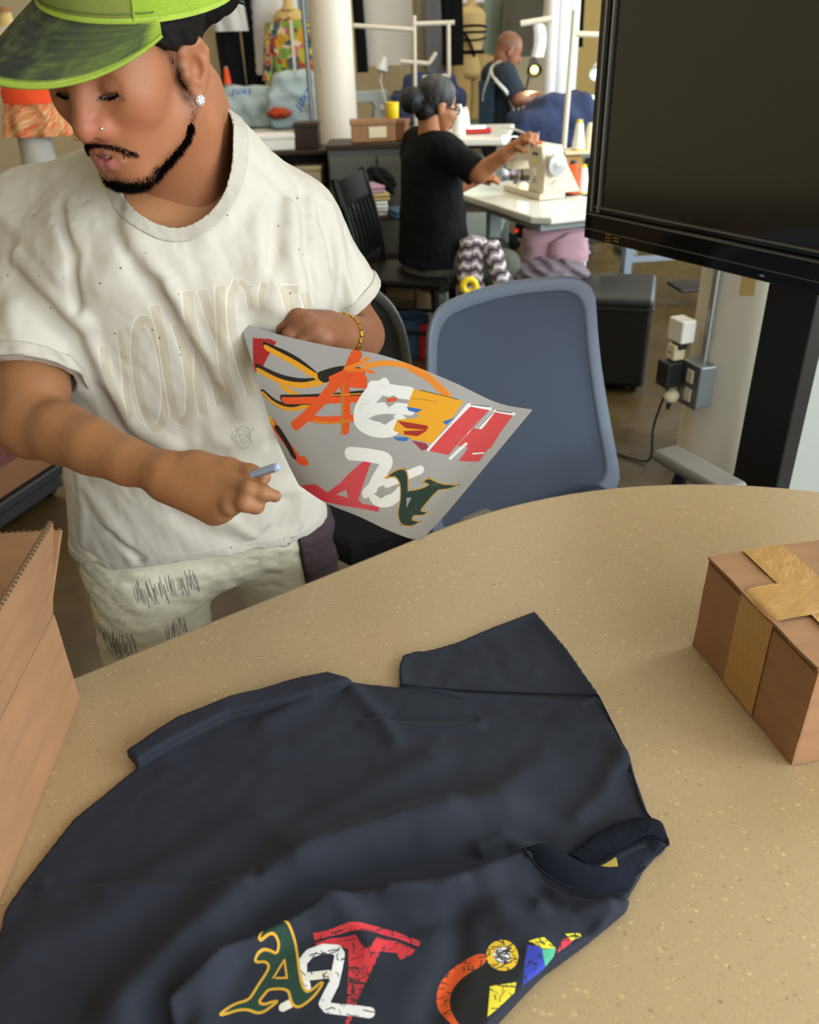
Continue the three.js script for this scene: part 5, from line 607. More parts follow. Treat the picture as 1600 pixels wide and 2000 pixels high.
  const rib = mat('creamRib', '#c2bcb0', 0.9, { bumpMap: rep(TX.cloth, 90), bumpScale: 0.0005, side: THREE.DoubleSide });
  const near = (d) => Math.abs(d);
  wpart(st, 'collar', surface((x, y, z) => Math.max(Math.abs(neckE(x, y, z) - 0.006) - 0.0085, Math.abs(shirtD(x, y, z) + 0.0005) - 0.0028), [-0.40, 1.24, -1.3], [-0.14, 1.48, -0.98], 0.0026), rib, 'ribbed crew collar');
  const hemBand = (pl, sh) => (x, y, z) => Math.max(Math.abs(pl(x, y, z) + 0.008) - 0.0095, Math.abs(sh(x, y, z)) - 0.0034);
  wpart(st, 'sleeve_hem', surface(hemBand(pR, shirtDN(shell(0).sR)), [-0.62, 0.98, -1.25], [-0.38, 1.2, -0.96], 0.003), rib); wpart(st, 'sleeve_hem', surface(hemBand(pL, shirtDN(shell(0).sL)), [-0.2, 1.0, -1.38], [0.04, 1.25, -1.08], 0.003), rib);
  function shirtDN(s) { return (x, y, z) => s(x, y, z) - disp(x, y, z); }
  wpart(st, 'bottom_hem', surface((x, y, z) => Math.max(Math.abs(hemY(x, y, z) + 0.009) - 0.0085, Math.abs(shirtD(x, y, z)) - 0.0022), [-0.64, 0.7, -1.45], [-0.1, 0.84, -1.05], 0.003), rib);

  // trousers
  const kR = V(-0.475, 0.45, -1.17), kL = V(-0.235, 0.45, -1.36), fR = V(-0.50, 0.085, -1.24), fL = V(-0.22, 0.085, -1.40);
  const tro0 = un(0.04, slab(V(-0.37, 0.92, -1.255), V(-0.375, 0.74, -1.255), side, 0.165, 0.105, 0.17, 0.115), cap(V(-0.455, 0.80, -1.215), kR, 0.112, 0.088), cap(kR, fR, 0.088, 0.08), cap(V(-0.262, 0.80, -1.30), kL, 0.110, 0.086), cap(kL, fL, 0.086, 0.08));
  const tro = (x, y, z) => { const d = Math.max(tro0(x, y, z), 0.07 - y); return d > 0.05 ? d : d - 0.005 * fbm(x * 14, y * 22 + x * 5, z * 14) - 0.0016 * fbm(x * 60, y * 90, z * 60, 2); };
  const tg = new THREE.Group(); tg.name = 'trousers'; man.add(tg); tg.userData.label = 'baggy pale distressed trousers with pen scribbles and dark side panels';
  const pt = canvasTex(1024, 1024, (g) => { g.fillStyle = '#d6d2b8'; g.fillRect(0, 0, 1024, 1024); for (let i = 0; i < 700; i++) { g.fillStyle = rnd() < 0.5 ? 'rgba(236,236,222,0.14)' : 'rgba(150,150,130,0.07)'; g.fillRect(rnd() * 1024, rnd() * 1024, 20 + 80 * rnd(), 2 + 8 * rnd()); }
    const scr = (x, y, w, h) => { g.strokeStyle = 'rgba(84,78,84,0.75)'; g.lineWidth = 1.5; for (let i = 0; i < w / 3.2; i++) { const a = x + i * 3.2 + rr(-3, 3), b = y + rr(-0.12, 0.3) * h; g.beginPath(); g.moveTo(a, b); g.quadraticCurveTo(a + rr(-3, 3), b + h * 0.4, a + rr(-3, 3), b + h * rr(0.45, 0.9)); g.stroke(); } };
    const q = (px, py) => { const p = onZ(px, py, -1.13); return [(p.x + 0.7) / 0.8 * 1024, 1024 - (p.y - 0.3) / 0.8 * 1024]; };
    const a = q(268, 1118), b = q(388, 1150); scr(a[0], a[1], b[0] - a[0], (b[1] - a[1]) * 1.3); const c = q(225, 1215), d = q(280, 1240); scr(c[0], c[1], d[0] - c[0], (d[1] - c[1]) * 1.8); const e = q(328, 1205), f = q(368, 1235); scr(e[0], e[1], f[0] - e[0], (f[1] - e[1]) * 1.5); const h = q(575, 1085), i = q(612, 1115); scr(h[0], h[1], i[0] - h[0], (i[1] - h[1]) * 1.4); for (let n = 0; n < 12; n++) scr(rr(100, 900), rr(560, 900), rr(30, 70), rr(30, 60)); });
  pt.wrapS = pt.wrapT = THREE.ClampToEdgeWrapping;
  const tm = mat('paleTrousers', '#ffffff', 0.92, { map: pt, bumpMap: rep(TX.cloth, 70), bumpScale: 0.0005, side: THREE.DoubleSide });
  const pg = surface(tro, [-0.64, 0.05, -1.56], [-0.08, 0.94, -1.03], 0.0065); { const p = pg.attributes.position, u = pg.attributes.uv; for (let i = 0; i < p.count; i++) u.setXY(i, (p.getX(i) + 0.7) / 0.8, (p.getY(i) - 0.3) / 0.8); } wpart(tg, 'trouser_legs', pg, tm);
  const dp = fab('darkPanel', '#463a3d', { k: 40 }); const sideN = (x, z, c) => Math.atan2(z - c.z, x - c.x);
  wpart(tg, 'side_panel', surface((x, y, z) => { const t = clamp((0.8 - y) / 0.35), c = V(mixn(-0.262, -0.235, t), 0, mixn(-1.30, -1.36, t)), a = sideN(x, z, c); return Math.max(Math.abs(tro(x, y, z)) - 0.0075, (Math.abs(a - 0.45) - 0.55) * 0.1, y - 0.9, 0.1 - y); }, [-0.3, 0.08, -1.5], [-0.1, 0.92, -1.1], 0.0055), dp, 'dark plum side panel');
  for (const [x, z] of [[-0.5, -1.24], [-0.22, -1.40]]) { const s = new THREE.Group(); s.name = 'shoe'; man.add(s); wpart(s, 'upper', surface(cut(0.01, un(0.03, ell([x, 0.055, z + 0.05], [0.045, 0.05, 0.11]), ell([x, 0.09, z], [0.045, 0.06, 0.05])), half([0, 0.018, 0], [0, 1, 0])), [x - 0.08, 0, z - 0.12], [x + 0.08, 0.18, z + 0.2], 0.007), M.white); wpart(s, 'sole', plate([[x - 0.045, z - 0.07], [x + 0.045, z - 0.07], [x + 0.05, z + 0.08], [x + 0.03, z + 0.165], [x - 0.03, z + 0.165], [x - 0.05, z + 0.08]], 0.026, 0.001, 0.006), M.whitePaint); }
  // watch bracelet
  const wc = at(667, 655, 1.137), ax = at(700, 660, 1.26).sub(at(640, 650, 1.1)).normalize(), wg = new THREE.Group(); wg.name = 'bracelet_watch'; man.add(wg); wg.position.copy(wc).sub(man.position); wg.quaternion.setFromUnitVectors(V(0, 1, 0), ax); wg.userData.label = 'gold bracelet watch on his left wrist';
  const links = []; for (let i = 0; i < 20; i++) { const a = i / 20 * 6.2832; for (const y of [-0.004, 0.004]) { const g = bx(0.0082, 0.0072, 0.0034, 0, y, 0.0295, 0.0012); g.rotateY(a); links.push(g); } } part(wg, 'links', links, M.gold); { const g = cy(0.012, 0.013, 0.006, 0, 0, 0, 24); g.rotateX(Math.PI / 2); g.translate(0, 0, 0.0325); g.rotateY(2.6); part(wg, 'case', g, M.gold); }
  // pen
  const a = at(462, 938, 0.938), b = at(545, 911, 0.905), d = b.clone().sub(a), pen = thing('pen', 'slim grey-blue pen with a grey cap held in his right hand', 'pen', a.toArray()); pen.quaternion.setFromUnitVectors(V(0, 1, 0), d.clone().normalize()); const Lp = d.length();
  part(pen, 'barrel', cy(0.0042, 0.0038, 0.03, 0, 0.005, 0, 18), mat('penGrey', '#b9bec8', 0.35)); part(pen, 'pen_cap', lathe([[0.0001, 0.016], [0.0046, 0.016], [0.0052, 0.018], [0.0051, Lp - 0.006], [0.0044, Lp - 0.002], [0.003, Lp], [0.0001, Lp]]), mat('penBlue', '#8f9db8', 0.3)); part(pen, 'clip', bx(0.002, 0.03, 0.0012, 0, Lp - 0.018, 0.0058, 0.0005), M.steel); for (let i = 0; i < 4; i++) part(pen, 'grip_ring', new THREE.TorusGeometry(0.0051, 0.0004, 6, 20).rotateX(Math.PI / 2).translate(0, 0.019 + i * 0.0025, 0), M.penBlue);
}
// ---------- the workshop behind ----------
const sbox = (c, h, r = 0.02, turn = 0) => { const cs = Math.cos(turn), sn = Math.sin(turn); return (x, y, z) => { let px = x - c[0], pz = z - c[2]; const qx = Math.abs(px * cs - pz * sn) - h[0] + r, qz = Math.abs(px * sn + pz * cs) - h[2] + r, qy = Math.abs(y - c[1]) - h[1] + r; return Math.hypot(Math.max(qx, 0), Math.max(qy, 0), Math.max(qz, 0)) + Math.min(Math.max(qx, qy, qz), 0) - r; }; };
// hanging cloth: a soft closed tube that falls in folds from a hanger
function clothGeo(w, h, d, o = {}) {
  const n = 72, m = 26, P = [], I = [], UV = [], k = o.folds ?? 7, s0 = o.seed ?? 1;
  for (let j = 0; j <= m; j++) for (let i = 0; i < n; i++) { const t = j / m, a = i / n * Math.PI * 2, sh = o.shoulder === false ? 1 : mixn(0.16, 1, Math.pow(clamp(t / 0.10), 0.6)), fl = mixn(1, o.flare ?? 1.05, t), q = 1 + (0.04 + 0.13 * t) * Math.sin(a * k + 2.2 * vnoise(t * 2, s0, a) + s0) * (o.amp ?? 1), pf = o.puff ? 1 + 0.09 * Math.abs(Math.sin(t * o.puff * Math.PI)) : 1;
    const X = Math.sign(Math.cos(a)) * Math.pow(Math.abs(Math.cos(a)), 0.8) * w / 2 * sh * fl * pf * (1 + 0.03 * vnoise(t * 5, a * 2, s0)), Z = Math.sin(a) * d / 2 * q * pf * mixn(0.7, 1, t); P.push(X + 0.012 * Math.sin(t * 4 + s0), -t * h + (j === m ? 0 : 0.004 * vnoise(a * 3, t * 9, s0)) + (o.drop ?? 0.02) * -Math.abs(Math.cos(a)) * (1 - t), Z); UV.push(i / n * 2 * (w + d), t * h); }
  for (let j = 0; j < m; j++) for (let i = 0; i < n; i++) { const a = j * n + i, b = j * n + (i + 1) % n; I.push(a, b, a + n, b, b + n, a + n); }
  const c0 = P.length / 3; P.push(0, 0.004, 0); UV.push(0, 0); for (let i = 0; i < n; i++) I.push(c0, (i + 1) % n, i);
  const g = new THREE.BufferGeometry(); g.setAttribute('position', new THREE.Float32BufferAttribute(P, 3)); g.setAttribute('uv', new THREE.Float32BufferAttribute(UV, 2)); g.setIndex(I); g.computeVertexNormals(); return g;
}
function hang(name, label, x0, x1, y0, y1, D, m, o = {}) {             // a garment that fills this patch of the view at distance D, hanging from a rail
  const a = onZ((x0 + x1) / 2, y0, -D), b = onZ((x0 + x1) / 2, y1, -D), w = Math.abs(onZ(x1, y0, -D).x - onZ(x0, y0, -D).x), top = o.rail ?? a.y, t = thing(name, label, 'clothing', [a.x, b.y, -D], o.turn ?? 0, o.group);
  const g = clothGeo(w, top - b.y, o.d ?? Math.min(0.22, w * 0.6), o); g.translate(0, top - b.y, 0); part(t, o.body ?? 'garment', g, m);
  if (o.hook !== false) part(t, 'hanger', [tube([[-w * 0.3, top - b.y - 0.03, 0], [0, top - b.y + 0.02, 0], [w * 0.3, top - b.y - 0.03, 0]], 0.006), tube([[0, top - b.y + 0.01, 0], [0, top - b.y + 0.06, 0], [0.02, top - b.y + 0.085, 0], [0.035, top - b.y + 0.06, 0]], 0.003)], M.greyMetal);
  return t;
}
const RAIL = 2.42;
{ const t = thing('garment_rail', 'long grey garment rail hung from the ceiling across the back', 'rail', [-0.6, 0, -10.2]); part(t, 'rail_bar', rod([-3.4, RAIL + 0.08, 0], [3.2, RAIL + 0.08, 0], 0.018), M.greyMetal); for (const x of [-3.3, -1.2, 1.0, 3.1]) { part(t, 'drop_rod', rod([x, RAIL + 0.08, 0], [x, ROOM.h - 0.008, 0], 0.01), M.greyMetal); part(t, 'ceiling_plate', cy(0.05, 0.05, 0.012, x, ROOM.h - 0.006, 0), M.greyMetal); } }
const G = 'garments on the back rail';
hang('dark_coat', 'black coat hanging behind the young man’s ear', 404, 452, -90, 190, 10.2, M.darkCloth, { rail: RAIL, seed: 2, group: G }); hang('dark_coat', 'dark navy coat hanging beside the white puffer', 453, 490, -90, 185, 10.2, fab('ink', '#12141d'), { rail: RAIL, seed: 5, group: G });
hang('silver_jacket', 'shiny silver white jacket behind the tuft of hair', 398, 466, -90, 62, 9.9, mat('silverCloth', '#c9cacb', 0.45, { bumpMap: rep(TX.grain, 8), bumpScale: 0.004, side: THREE.DoubleSide }), { rail: RAIL, seed: 3, group: G });
hang('puffer_coat', 'long white quilted puffer coat left of the multicoloured jacket', 482, 538, -60, 146, 10.2, fab('puffer', '#d6d8dc'), { rail: RAIL, puff: 14, folds: 3, amp: 0.3, d: 0.26, seed: 6, group: G });
hang('white_garment', 'plain white garment hanging above the multicoloured jacket', 530, 575, -90, 20, 10.25, M.whiteCloth, { rail: RAIL, seed: 8, group: G }); hang('grey_blue_garment', 'pale grey blue garment beside the cream column', 575, 606, -90, 120, 10.25, fab('paleBlueGrey', '#8d9aa4'), { rail: RAIL, seed: 9, group: G });
hang('black_scarf', 'long black scarf hanging right of the cream column', 684, 706, -80, 142, 9.9, M.black, { rail: RAIL, folds: 4, seed: 4, group: G });
hang('white_sheet', 'large off white cloth hanging behind the woman’s rack', 700, 800, -80, 128, 10.0, fab('offWhite', '#c6c3ba'), { rail: RAIL, shoulder: false, amp: 0.5, d: 0.12, seed: 12, group: G, body: 'cloth' });
hang('beige_garment', 'beige garment hanging behind the white rack', 800, 842, -80, 150, 10.15, fab('beige', '#a59a80'), { rail: RAIL, seed: 14, group: G }); hang('grey_trousers', 'grey trousers with black bands hanging inside the white rack', 828, 872, -80, 152, 10.0, fab('midGrey', '#77787c'), { rail: RAIL, seed: 15, folds: 5, group: G });
hang('black_dress', 'long black dress hanging beside the dress form', 860, 903, -80, 128, 9.55, M.black, { rail: RAIL, seed: 17, group: G }); hang('cream_smock', 'cream smock hanging behind the dress form', 890, 945, -90, 6, 10.25, M.whiteCloth, { rail: RAIL, seed: 18, group: G });
hang('grey_curtain', 'dark olive grey curtain behind the bald man', 984, 1066, -90, 110, 10.25, fab('oliveGrey', '#575549'), { rail: RAIL, shoulder: false, amp: 0.7, seed: 20, group: G, body: 'cloth' });
hang('black_apron', 'black apron hanging against the yellow wall', 1128, 1150, -80, 92, 9.9, M.black, { rail: RAIL, folds: 5, seed: 21, group: G });
{ // pale green post, yellow wall board
  const a = onZ(965, 40, -10.5); const t = thing('green_pillar', 'pale sea green square pillar behind the bald man', 'pillar', [a.x, 0, -10.6]); part(t, 'shaft', bx(0.24, ROOM.h, 0.2, 0, ROOM.h / 2, 0, 0.01), mat('seaGreen', '#8fa596', 0.7)); part(t, 'skirting', bx(0.28, 0.12, 0.24, 0, 0.06, 0), M.legGreen);
  const b = onZ(1200, 40, -10.7); const y = thing('yellow_board', 'tall pale yellow board leaning on the back wall near the television', 'board', [b.x, 0, -10.75]); part(y, 'panel', bx(0.95, 2.9, 0.05, 0, 1.45, 0), mat('paleYellow', '#d8bd78', 0.75)); part(y, 'batten', [bx(0.05, 2.9, 0.02, -0.45, 1.45, 0.035), bx(0.05, 2.9, 0.02, 0.45, 1.45, 0.035)], M.wood);
}
// ---------- sewing tables and machines ----------
function sewTable(label, pos, turn, L, Wd, H, top, legs, o = {}) {
  const t = thing('sewing_table', label, 'table', pos, turn, o.group), c = 0.07, p = [[-L / 2 + c, -Wd / 2], [L / 2 - c, -Wd / 2], [L / 2, -Wd / 2 + c], [L / 2, Wd / 2 - c], [L / 2 - c, Wd / 2], [-L / 2 + c, Wd / 2], [-L / 2, Wd / 2 - c], [-L / 2, -Wd / 2 + c]];
  part(t, 'tabletop', plate(p, 0.035, H - 0.035, 0.008), top); part(t, 'under_board', bx(L - 0.06, 0.03, Wd - 0.06, 0, H - 0.052, 0), legs);
  for (const s of [-1, 1]) { const l = part(t, 'leg', [bar([s * (L / 2 - 0.16), 0.06, 0], [s * (L / 2 - 0.16), H - 0.06, 0], 0.05, 0.07, 0.006)], legs); part(l, 'foot', [bar([s * (L / 2 - 0.16), 0.03, -Wd / 2 + 0.04], [s * (L / 2 - 0.16), 0.03, Wd / 2 - 0.04], 0.05, 0.05, 0.006)], legs); part(l, 'top_bracket', [bar([s * (L / 2 - 0.16), H - 0.085, -Wd / 2 + 0.05], [s * (L / 2 - 0.16), H - 0.085, Wd / 2 - 0.05], 0.04, 0.035, 0.005)], legs); }
  part(t, 'cross_bar', bar([-L / 2 + 0.16, 0.3, 0], [L / 2 - 0.16, 0.3, 0], 0.04, 0.03), legs); part(t, 'treadle', bx(0.3, 0.02, 0.22, 0.05, 0.12, 0.02, 0.006), M.blackMetal); part(t, 'motor', [cy(0.08, 0.08, 0.2, 0, 0, 0, 24).rotateZ(Math.PI / 2).translate(0.1, H - 0.18, -0.05), bx(0.12, 0.06, 0.1, 0.1, H - 0.09, -0.05)], M.blackMetal);
  part(t, 'switch_box', bx(0.05, 0.07, 0.04, L / 2 - 0.26, H - 0.1, Wd / 2 - 0.05), M.blackPlastic); if (o.lamp) part(t, 'indicator', sp(0.009, L / 2 - 0.26, H - 0.1, Wd / 2 - 0.025), mat('redGlow', '#ff3020', 0.4, { emissive: col('#ff2010'), emissiveIntensity: 1.2 }));
  return t;
}
function machine(label, pos, turn, m, face, detail) {                   // local: +x the handwheel end, +z the operator
  const t = thing('sewing_machine', label, 'sewing machine', pos, turn);
  part(t, 'bed', bx(0.48, 0.035, 0.18, 0, 0.0175, 0, 0.006), m);
  const pil = new THREE.Shape([[0.06, 0], [0.235, 0], [0.222, 0.20], [0.20, 0.262], [0.06, 0.262], [-0.13, 0.258], [-0.155, 0.235], [-0.235, 0.225], [-0.238, 0.10], [-0.165, 0.10], [-0.16, 0.165], [0.04, 0.17], [0.075, 0.12]].map((p) => new THREE.Vector2(...p)));
  const g = new THREE.ExtrudeGeometry(pil, { depth: 0.12, bevelEnabled: true, bevelSize: 0.012, bevelThickness: 0.014, bevelSegments: 3, bevelOffset: -0.008 }); g.translate(0, 0.036, -0.06); part(t, 'arm', g, m);
  { const fl = new THREE.ExtrudeGeometry(new THREE.Shape([[0.05, 0.03], [-0.2, 0.03], [-0.19, 0.05], [-0.06, 0.255], [0.05, 0.255]].map((q) => new THREE.Vector2(...q))), { depth: 0.11, bevelEnabled: true, bevelSize: 0.006, bevelThickness: 0.006, bevelSegments: 2, bevelOffset: -0.006 }); fl.rotateY(-Math.PI / 2); fl.translate(0.226, 0, 0); part(t, 'rear_housing', fl, m); } part(t, 'end_cover', [bx(0.012, 0.17, 0.14, 0.242, 0.13, 0, 0.004), bx(0.05, 0.08, 0.15, 0.215, 0.06, 0, 0.01)], face);
  const hw = lathe([[0.0001, -0.006], [0.022, -0.006], [0.024, 0.006], [0.052, 0.008], [0.056, -0.004], [0.062, -0.004], [0.064, 0.018], [0.058, 0.026], [0.024, 0.02], [0.02, 0.03], [0.0001, 0.03]], 32); hw.rotateZ(-Math.PI / 2); hw.translate(0.26, 0.2, 0); part(t, 'handwheel', hw, mat('wheelGrey', '#b4b6b6', 0.35, { metal: 0.4 }));
  part(t, 'needle_bar', [rod([-0.2, 0.04, 0], [-0.2, 0.14, 0], 0.005), bx(0.02, 0.006, 0.03, -0.2, 0.043, 0)], M.steel); part(t, 'face_plate', bx(0.005, 0.12, 0.09, -0.25, 0.2, 0), M.steel);
  part(t, 'dial', cy(0.024, 0.026, 0.02, 0, 0, 0, 24).rotateX(Math.PI / 2).translate(0.14, 0.15, 0.083), M.whitePaint); part(t, 'tension_knob', cy(0.012, 0.014, 0.025, 0, 0, 0, 16).rotateX(Math.PI / 2).translate(-0.13, 0.2, 0.085), M.steel); part(t, 'spool_pin', rod([0.0, 0.29, -0.02], [0.0, 0.36, -0.02], 0.004), M.steel);
  if (detail) { part(t, 'red_knob', sp(0.016, 0.09, 0.305, 0.02, 1.2, 0.9, 1), M.orange); part(t, 'name_plate', bx(0.07, 0.016, 0.004, 0.14, 0.255, 0.075), mat('plateBlue', '#3e4a66', 0.5)); part(t, 'reverse_lever', bx(0.02, 0.014, 0.06, 0.15, 0.1, 0.1), M.steel); part(t, 'yellow_label', bx(0.03, 0.022, 0.003, 0.12, 0.21, 0.0745), M.yellow);
    const em = canvasTex(128, 128, (c) => { c.fillStyle = '#d9cfb4'; c.fillRect(0, 0, 128, 128); c.strokeStyle = '#2a2430'; c.lineCap = 'round'; c.lineWidth = 7; for (const l of [[20, 100, 50, 70, 60, 30], [60, 30, 90, 24, 104, 40], [50, 70, 80, 60, 98, 78], [40, 110, 66, 80, 76, 112], [74, 42, 92, 56, 116, 52], [28, 70, 46, 50, 40, 30]]) { c.beginPath(); c.moveTo(l[0], l[1]); c.quadraticCurveTo(l[2], l[3], l[4], l[5]); c.stroke(); } }); const q = new THREE.BoxGeometry(0.003, 0.06, 0.06); q.translate(0.2495, 0.095, 0.005); part(t, 'emblem', q, mat('emblem', '#ffffff', 0.5, { map: em })); }
  return t;
}
function cone(name, label, x, y, z, h, m, tip, group) { const t = thing(name, label, 'thread cone', [x, y, z], 0, group); part(t, 'thread', lathe([[0.0001, 0.004], [0.034 * h / 0.15, 0.004], [0.036 * h / 0.15, 0.01], [0.02 * h / 0.15, h * 0.88], [0.016 * h / 0.15, h * 0.9], [0.0001, h * 0.9]], 24), m); part(t, 'cone_core', cy(0.014 * h / 0.15, 0.017 * h / 0.15, h * 0.14, 0, h * 0.93, 0), tip); part(t, 'cone_base', cy(0.037 * h / 0.15, 0.037 * h / 0.15, 0.006, 0, 0.003, 0), tip); return t; }
mat('tableWhite', '#dcdcd2', 0.28); mat('machineCream', '#d6ccb2', 0.35); mat('machineGrey', '#9aa3a2', 0.4); mat('threadWhite', '#e6e5e0', 0.85, { bumpMap: rep(TX.cloth, 6), bumpScale: 0.0008 }); mat('threadOrange', '#ec5522', 0.8, { bumpMap: rep(TX.cloth, 6), bumpScale: 0.0008 });
// the woman's table and machine
const wtT = Math.atan2(-0.93, 0.35), WT = 0.74, wtC = onY(1050, 426, WT).setY(0).addScaledVector(V(0.93, 0, -0.35).normalize(), 0.26).addScaledVector(V(-0.35, 0, -0.93).normalize(), 0.56);
sewTable('white topped sewing table in front of the seated woman', [wtC.x, 0, wtC.z], wtT, 1.16, 0.53, WT, M.tableWhite, M.legGreen, { lamp: true });
{ const p = onY(1050, 391, WT); machine('cream sewing machine with grey handwheel on the woman’s white table', [p.x + 0.005, WT + 0.002, p.z - 0.19], wtT, M.machineCream, M.machineCream, true).scale.setScalar(0.86); }
// other tables
const rowT = mat('rowTop', '#c9c6ba', 0.5);
sewTable('long work table below the two pale blue machine covers', [-1.45, 0, -9.25], 0, 1.7, 0.6, 0.78, rowT, M.legGreen); sewTable('work table with a grey machine, right of the cream column', [-0.25, 0, -9.2], 0, 0.68, 0.6, 0.78, rowT, M.legGreen); sewTable('green edged work table under the navy covered machine', [0.7, 0, -9.1], 0, 1.14, 0.6, 0.78, M.greenTable, M.legGreen);
sewTable('work table under the large navy dust cover', [1.42, 0, -6.55], 0.05, 1.0, 0.55, 0.8, rowT, M.legGreen); sewTable('sewing table on grey blue legs half hidden under the television', [1.78, 0, -5.1], 0.12, 1.15, 0.55, 0.78, M.tableWhite, mat('blueGreyLeg', '#7d8994', 0.5));
{ const t = thing('side_bench', 'white topped bench behind the woman’s sewing machine', 'bench', [0.52, 0, -5.75], -0.18); part(t, 'top', bx(0.42, 0.04, 0.95, 0, 0.96, 0, 0.012), M.tableWhite); for (const x of [-0.17, 0.17]) for (const z of [-0.42, 0.42]) part(t, 'leg', bar([x, 0, z], [x, 0.94, z], 0.04), M.legGreen); part(t, 'shelf', bx(0.36, 0.02, 0.88, 0, 0.4, 0), M.legGreen); }
// covered machines
function cover(label, cat, x, y, z, w, h, d, turn, m, o = {}) { const t = thing('machine_cover', label, cat, [x, y, z], turn, o.group), f0 = un(0.08, sbox([0, h * 0.32, 0], [w / 2, h * 0.33, d / 2], 0.05), sbox([w * (o.hump ?? 0.08), h * 0.66, 0], [w * 0.36, h * 0.33, d * 0.40], 0.07)), f = (X, Y, Z) => Math.max(f0(X, Y, Z) - 0.016 * fbm(X * 6 + (o.s ?? 0), Y * 5, Z * 6) - 0.006 * Math.sin(X * 30 + Y * 22 + 3 * vnoise(X * 5, Y * 5, Z * 5)), 0.004 - Y);
  const g = surface(f, [-w * 0.62, -0.01, -d * 0.7], [w * 0.62, h * 1.12, d * 0.7], 0.0135); const p = g.attributes.position, u = g.attributes.uv; for (let i = 0; i < p.count; i++) u.setXY(i, p.getX(i) / w + 0.5, p.getY(i) / h); part(t, 'cloth_cover', g, m); const pts = []; for (let i = 0; i <= 40; i++) { const a = i / 40 * 6.2832; pts.push(V(Math.cos(a) * w * 0.5, 0.012, Math.sin(a) * d * 0.5)); } return t; }
const coverTex = (rot, x, y, s) => { const t = canvasTex(512, 384, (c) => { c.fillStyle = '#a4b9c0'; c.fillRect(0, 0, 512, 384); for (let i = 0; i < 300; i++) { c.fillStyle = rnd() < 0.5 ? 'rgba(190,206,212,0.12)' : 'rgba(120,140,150,0.10)'; c.fillRect(rnd() * 512, rnd() * 384, 60 * rnd(), 8 * rnd()); } c.translate(x, y); c.rotate(rot); c.fillStyle = '#2f55ad'; c.font = `bold ${s}px sans-serif`; c.textAlign = 'center'; c.fillText('JUKI', 0, 0); }); return t; };
mat('cover1', '#ffffff', 0.8, { map: coverTex(0.05, 300, 70, 66) }); mat('cover2', '#ffffff', 0.8, { map: coverTex(-0.78, 330, 210, 78) });
const on = (px, D) => onZ(px, 200, -D).x;
cover('pale blue machine cover with blue lettering, just right of the man’s ear', 'dust cover', on(466, 9.2), 0.782, -9.2, 0.72, 0.38, 0.34, 0, M.cover1, { hump: 0.12, s: 3 }); cover('larger pale blue machine cover with slanted blue lettering beside the cream column', 'dust cover', on(582, 8.95), 0.782, -9.05, 0.60, 0.50, 0.36, 0, M.cover2, { hump: -0.04, s: 9 });
cover('navy machine cover behind the woman’s head', 'dust cover', on(838, 9.1), 0.782, -9.1, 0.72, 0.44, 0.36, 0, M.navyCover, { hump: 0.02, s: 14 }); cover('big slumped navy dust cover right of the bald man', 'dust cover', on(1078, 6.5), 0.802, -6.5, 0.56, 0.34, 0.40, 0.1, M.navyCover, { hump: 0.12, s: 21 });
machine('grey overlock machine beside the cream column', [on(716, 9.15), 0.782, -9.15], 0.2, M.machineGrey, M.machineGrey, false);
// task lamps
const lampGlow = mat('bulbGlow', '#fff6c8', 0.5, { emissive: col('#ffdc70'), emissiveIntensity: 6 }), ledGlow = mat('ledGlow', '#f2fff4', 0.5, { emissive: col('#e6fff0'), emissiveIntensity: 3 });
function taskLamp(label, head, aim, base, m, glow, power) { const t = thing('task_lamp', label, 'lamp', base.toArray()), h = head.clone().sub(base), dir = aim.clone().sub(head).normalize(), shadeG = lathe([[0.02, 0.075], [0.03, 0.07], [0.034, 0.04], [0.062, -0.05], [0.058, -0.05], [0.03, 0.036], [0.02, 0.06]], 24); shadeG.applyQuaternion(new THREE.Quaternion().setFromUnitVectors(V(0, -1, 0), dir)); shadeG.translate(h.x, h.y, h.z);
  part(t, 'lamp_shade', shadeG, m); const bp = h.clone().addScaledVector(dir, 0.035); part(t, 'bulb', sp(0.03, bp.x, bp.y, bp.z), glow); part(t, 'base', cy(0.06, 0.065, 0.02, 0, 0.01, 0, 24), m); const k = V(h.x * 0.2 - 0.08, h.y * 0.75, h.z * 0.4); part(t, 'arm', [rod([0, 0.02, 0], k, 0.008), rod(k, h.clone().addScaledVector(dir, -0.07), 0.008), sp(0.014, k.x, k.y, k.z)], m);
  if (power) { const l = new THREE.SpotLight(0xfff0c0, power, 0, 0.9, 0.6, 2); l.position.copy(head).addScaledVector(dir, 0.08); l.target.position.copy(aim); l.castShadow = true; scene.add(l, l.target); } return t; }
mat('lampWhite', '#d4d8d4', 0.4); mat('rackCream', '#d3ccb8', 0.45);
{ const h = onZ(748, 128, -9.0); taskLamp('white task lamp tilted over the grey machine', h, h.clone().add(V(-0.15, -0.5, 0.1)), V(h.x + 0.06, 0.782, -9.0), M.lampWhite, M.whitePaint, 0); }
{ const h = onZ(1043, 130, -7.3); taskLamp('lit yellow task lamp in front of the bald man', h, h.clone().add(V(0, -0.35, 0.45)), V(h.x + 0.02, 0.0, -7.66), M.blackMetal, lampGlow, 1.5); }
{ const h = onZ(1166, 138, -7.6); taskLamp('lit white task lamp at the television’s left edge', h, h.clone().add(V(-0.1, -0.3, 0.6)), V(h.x + 0.14, 0.0, -7.7), M.lampWhite, ledGlow, 1.0); }
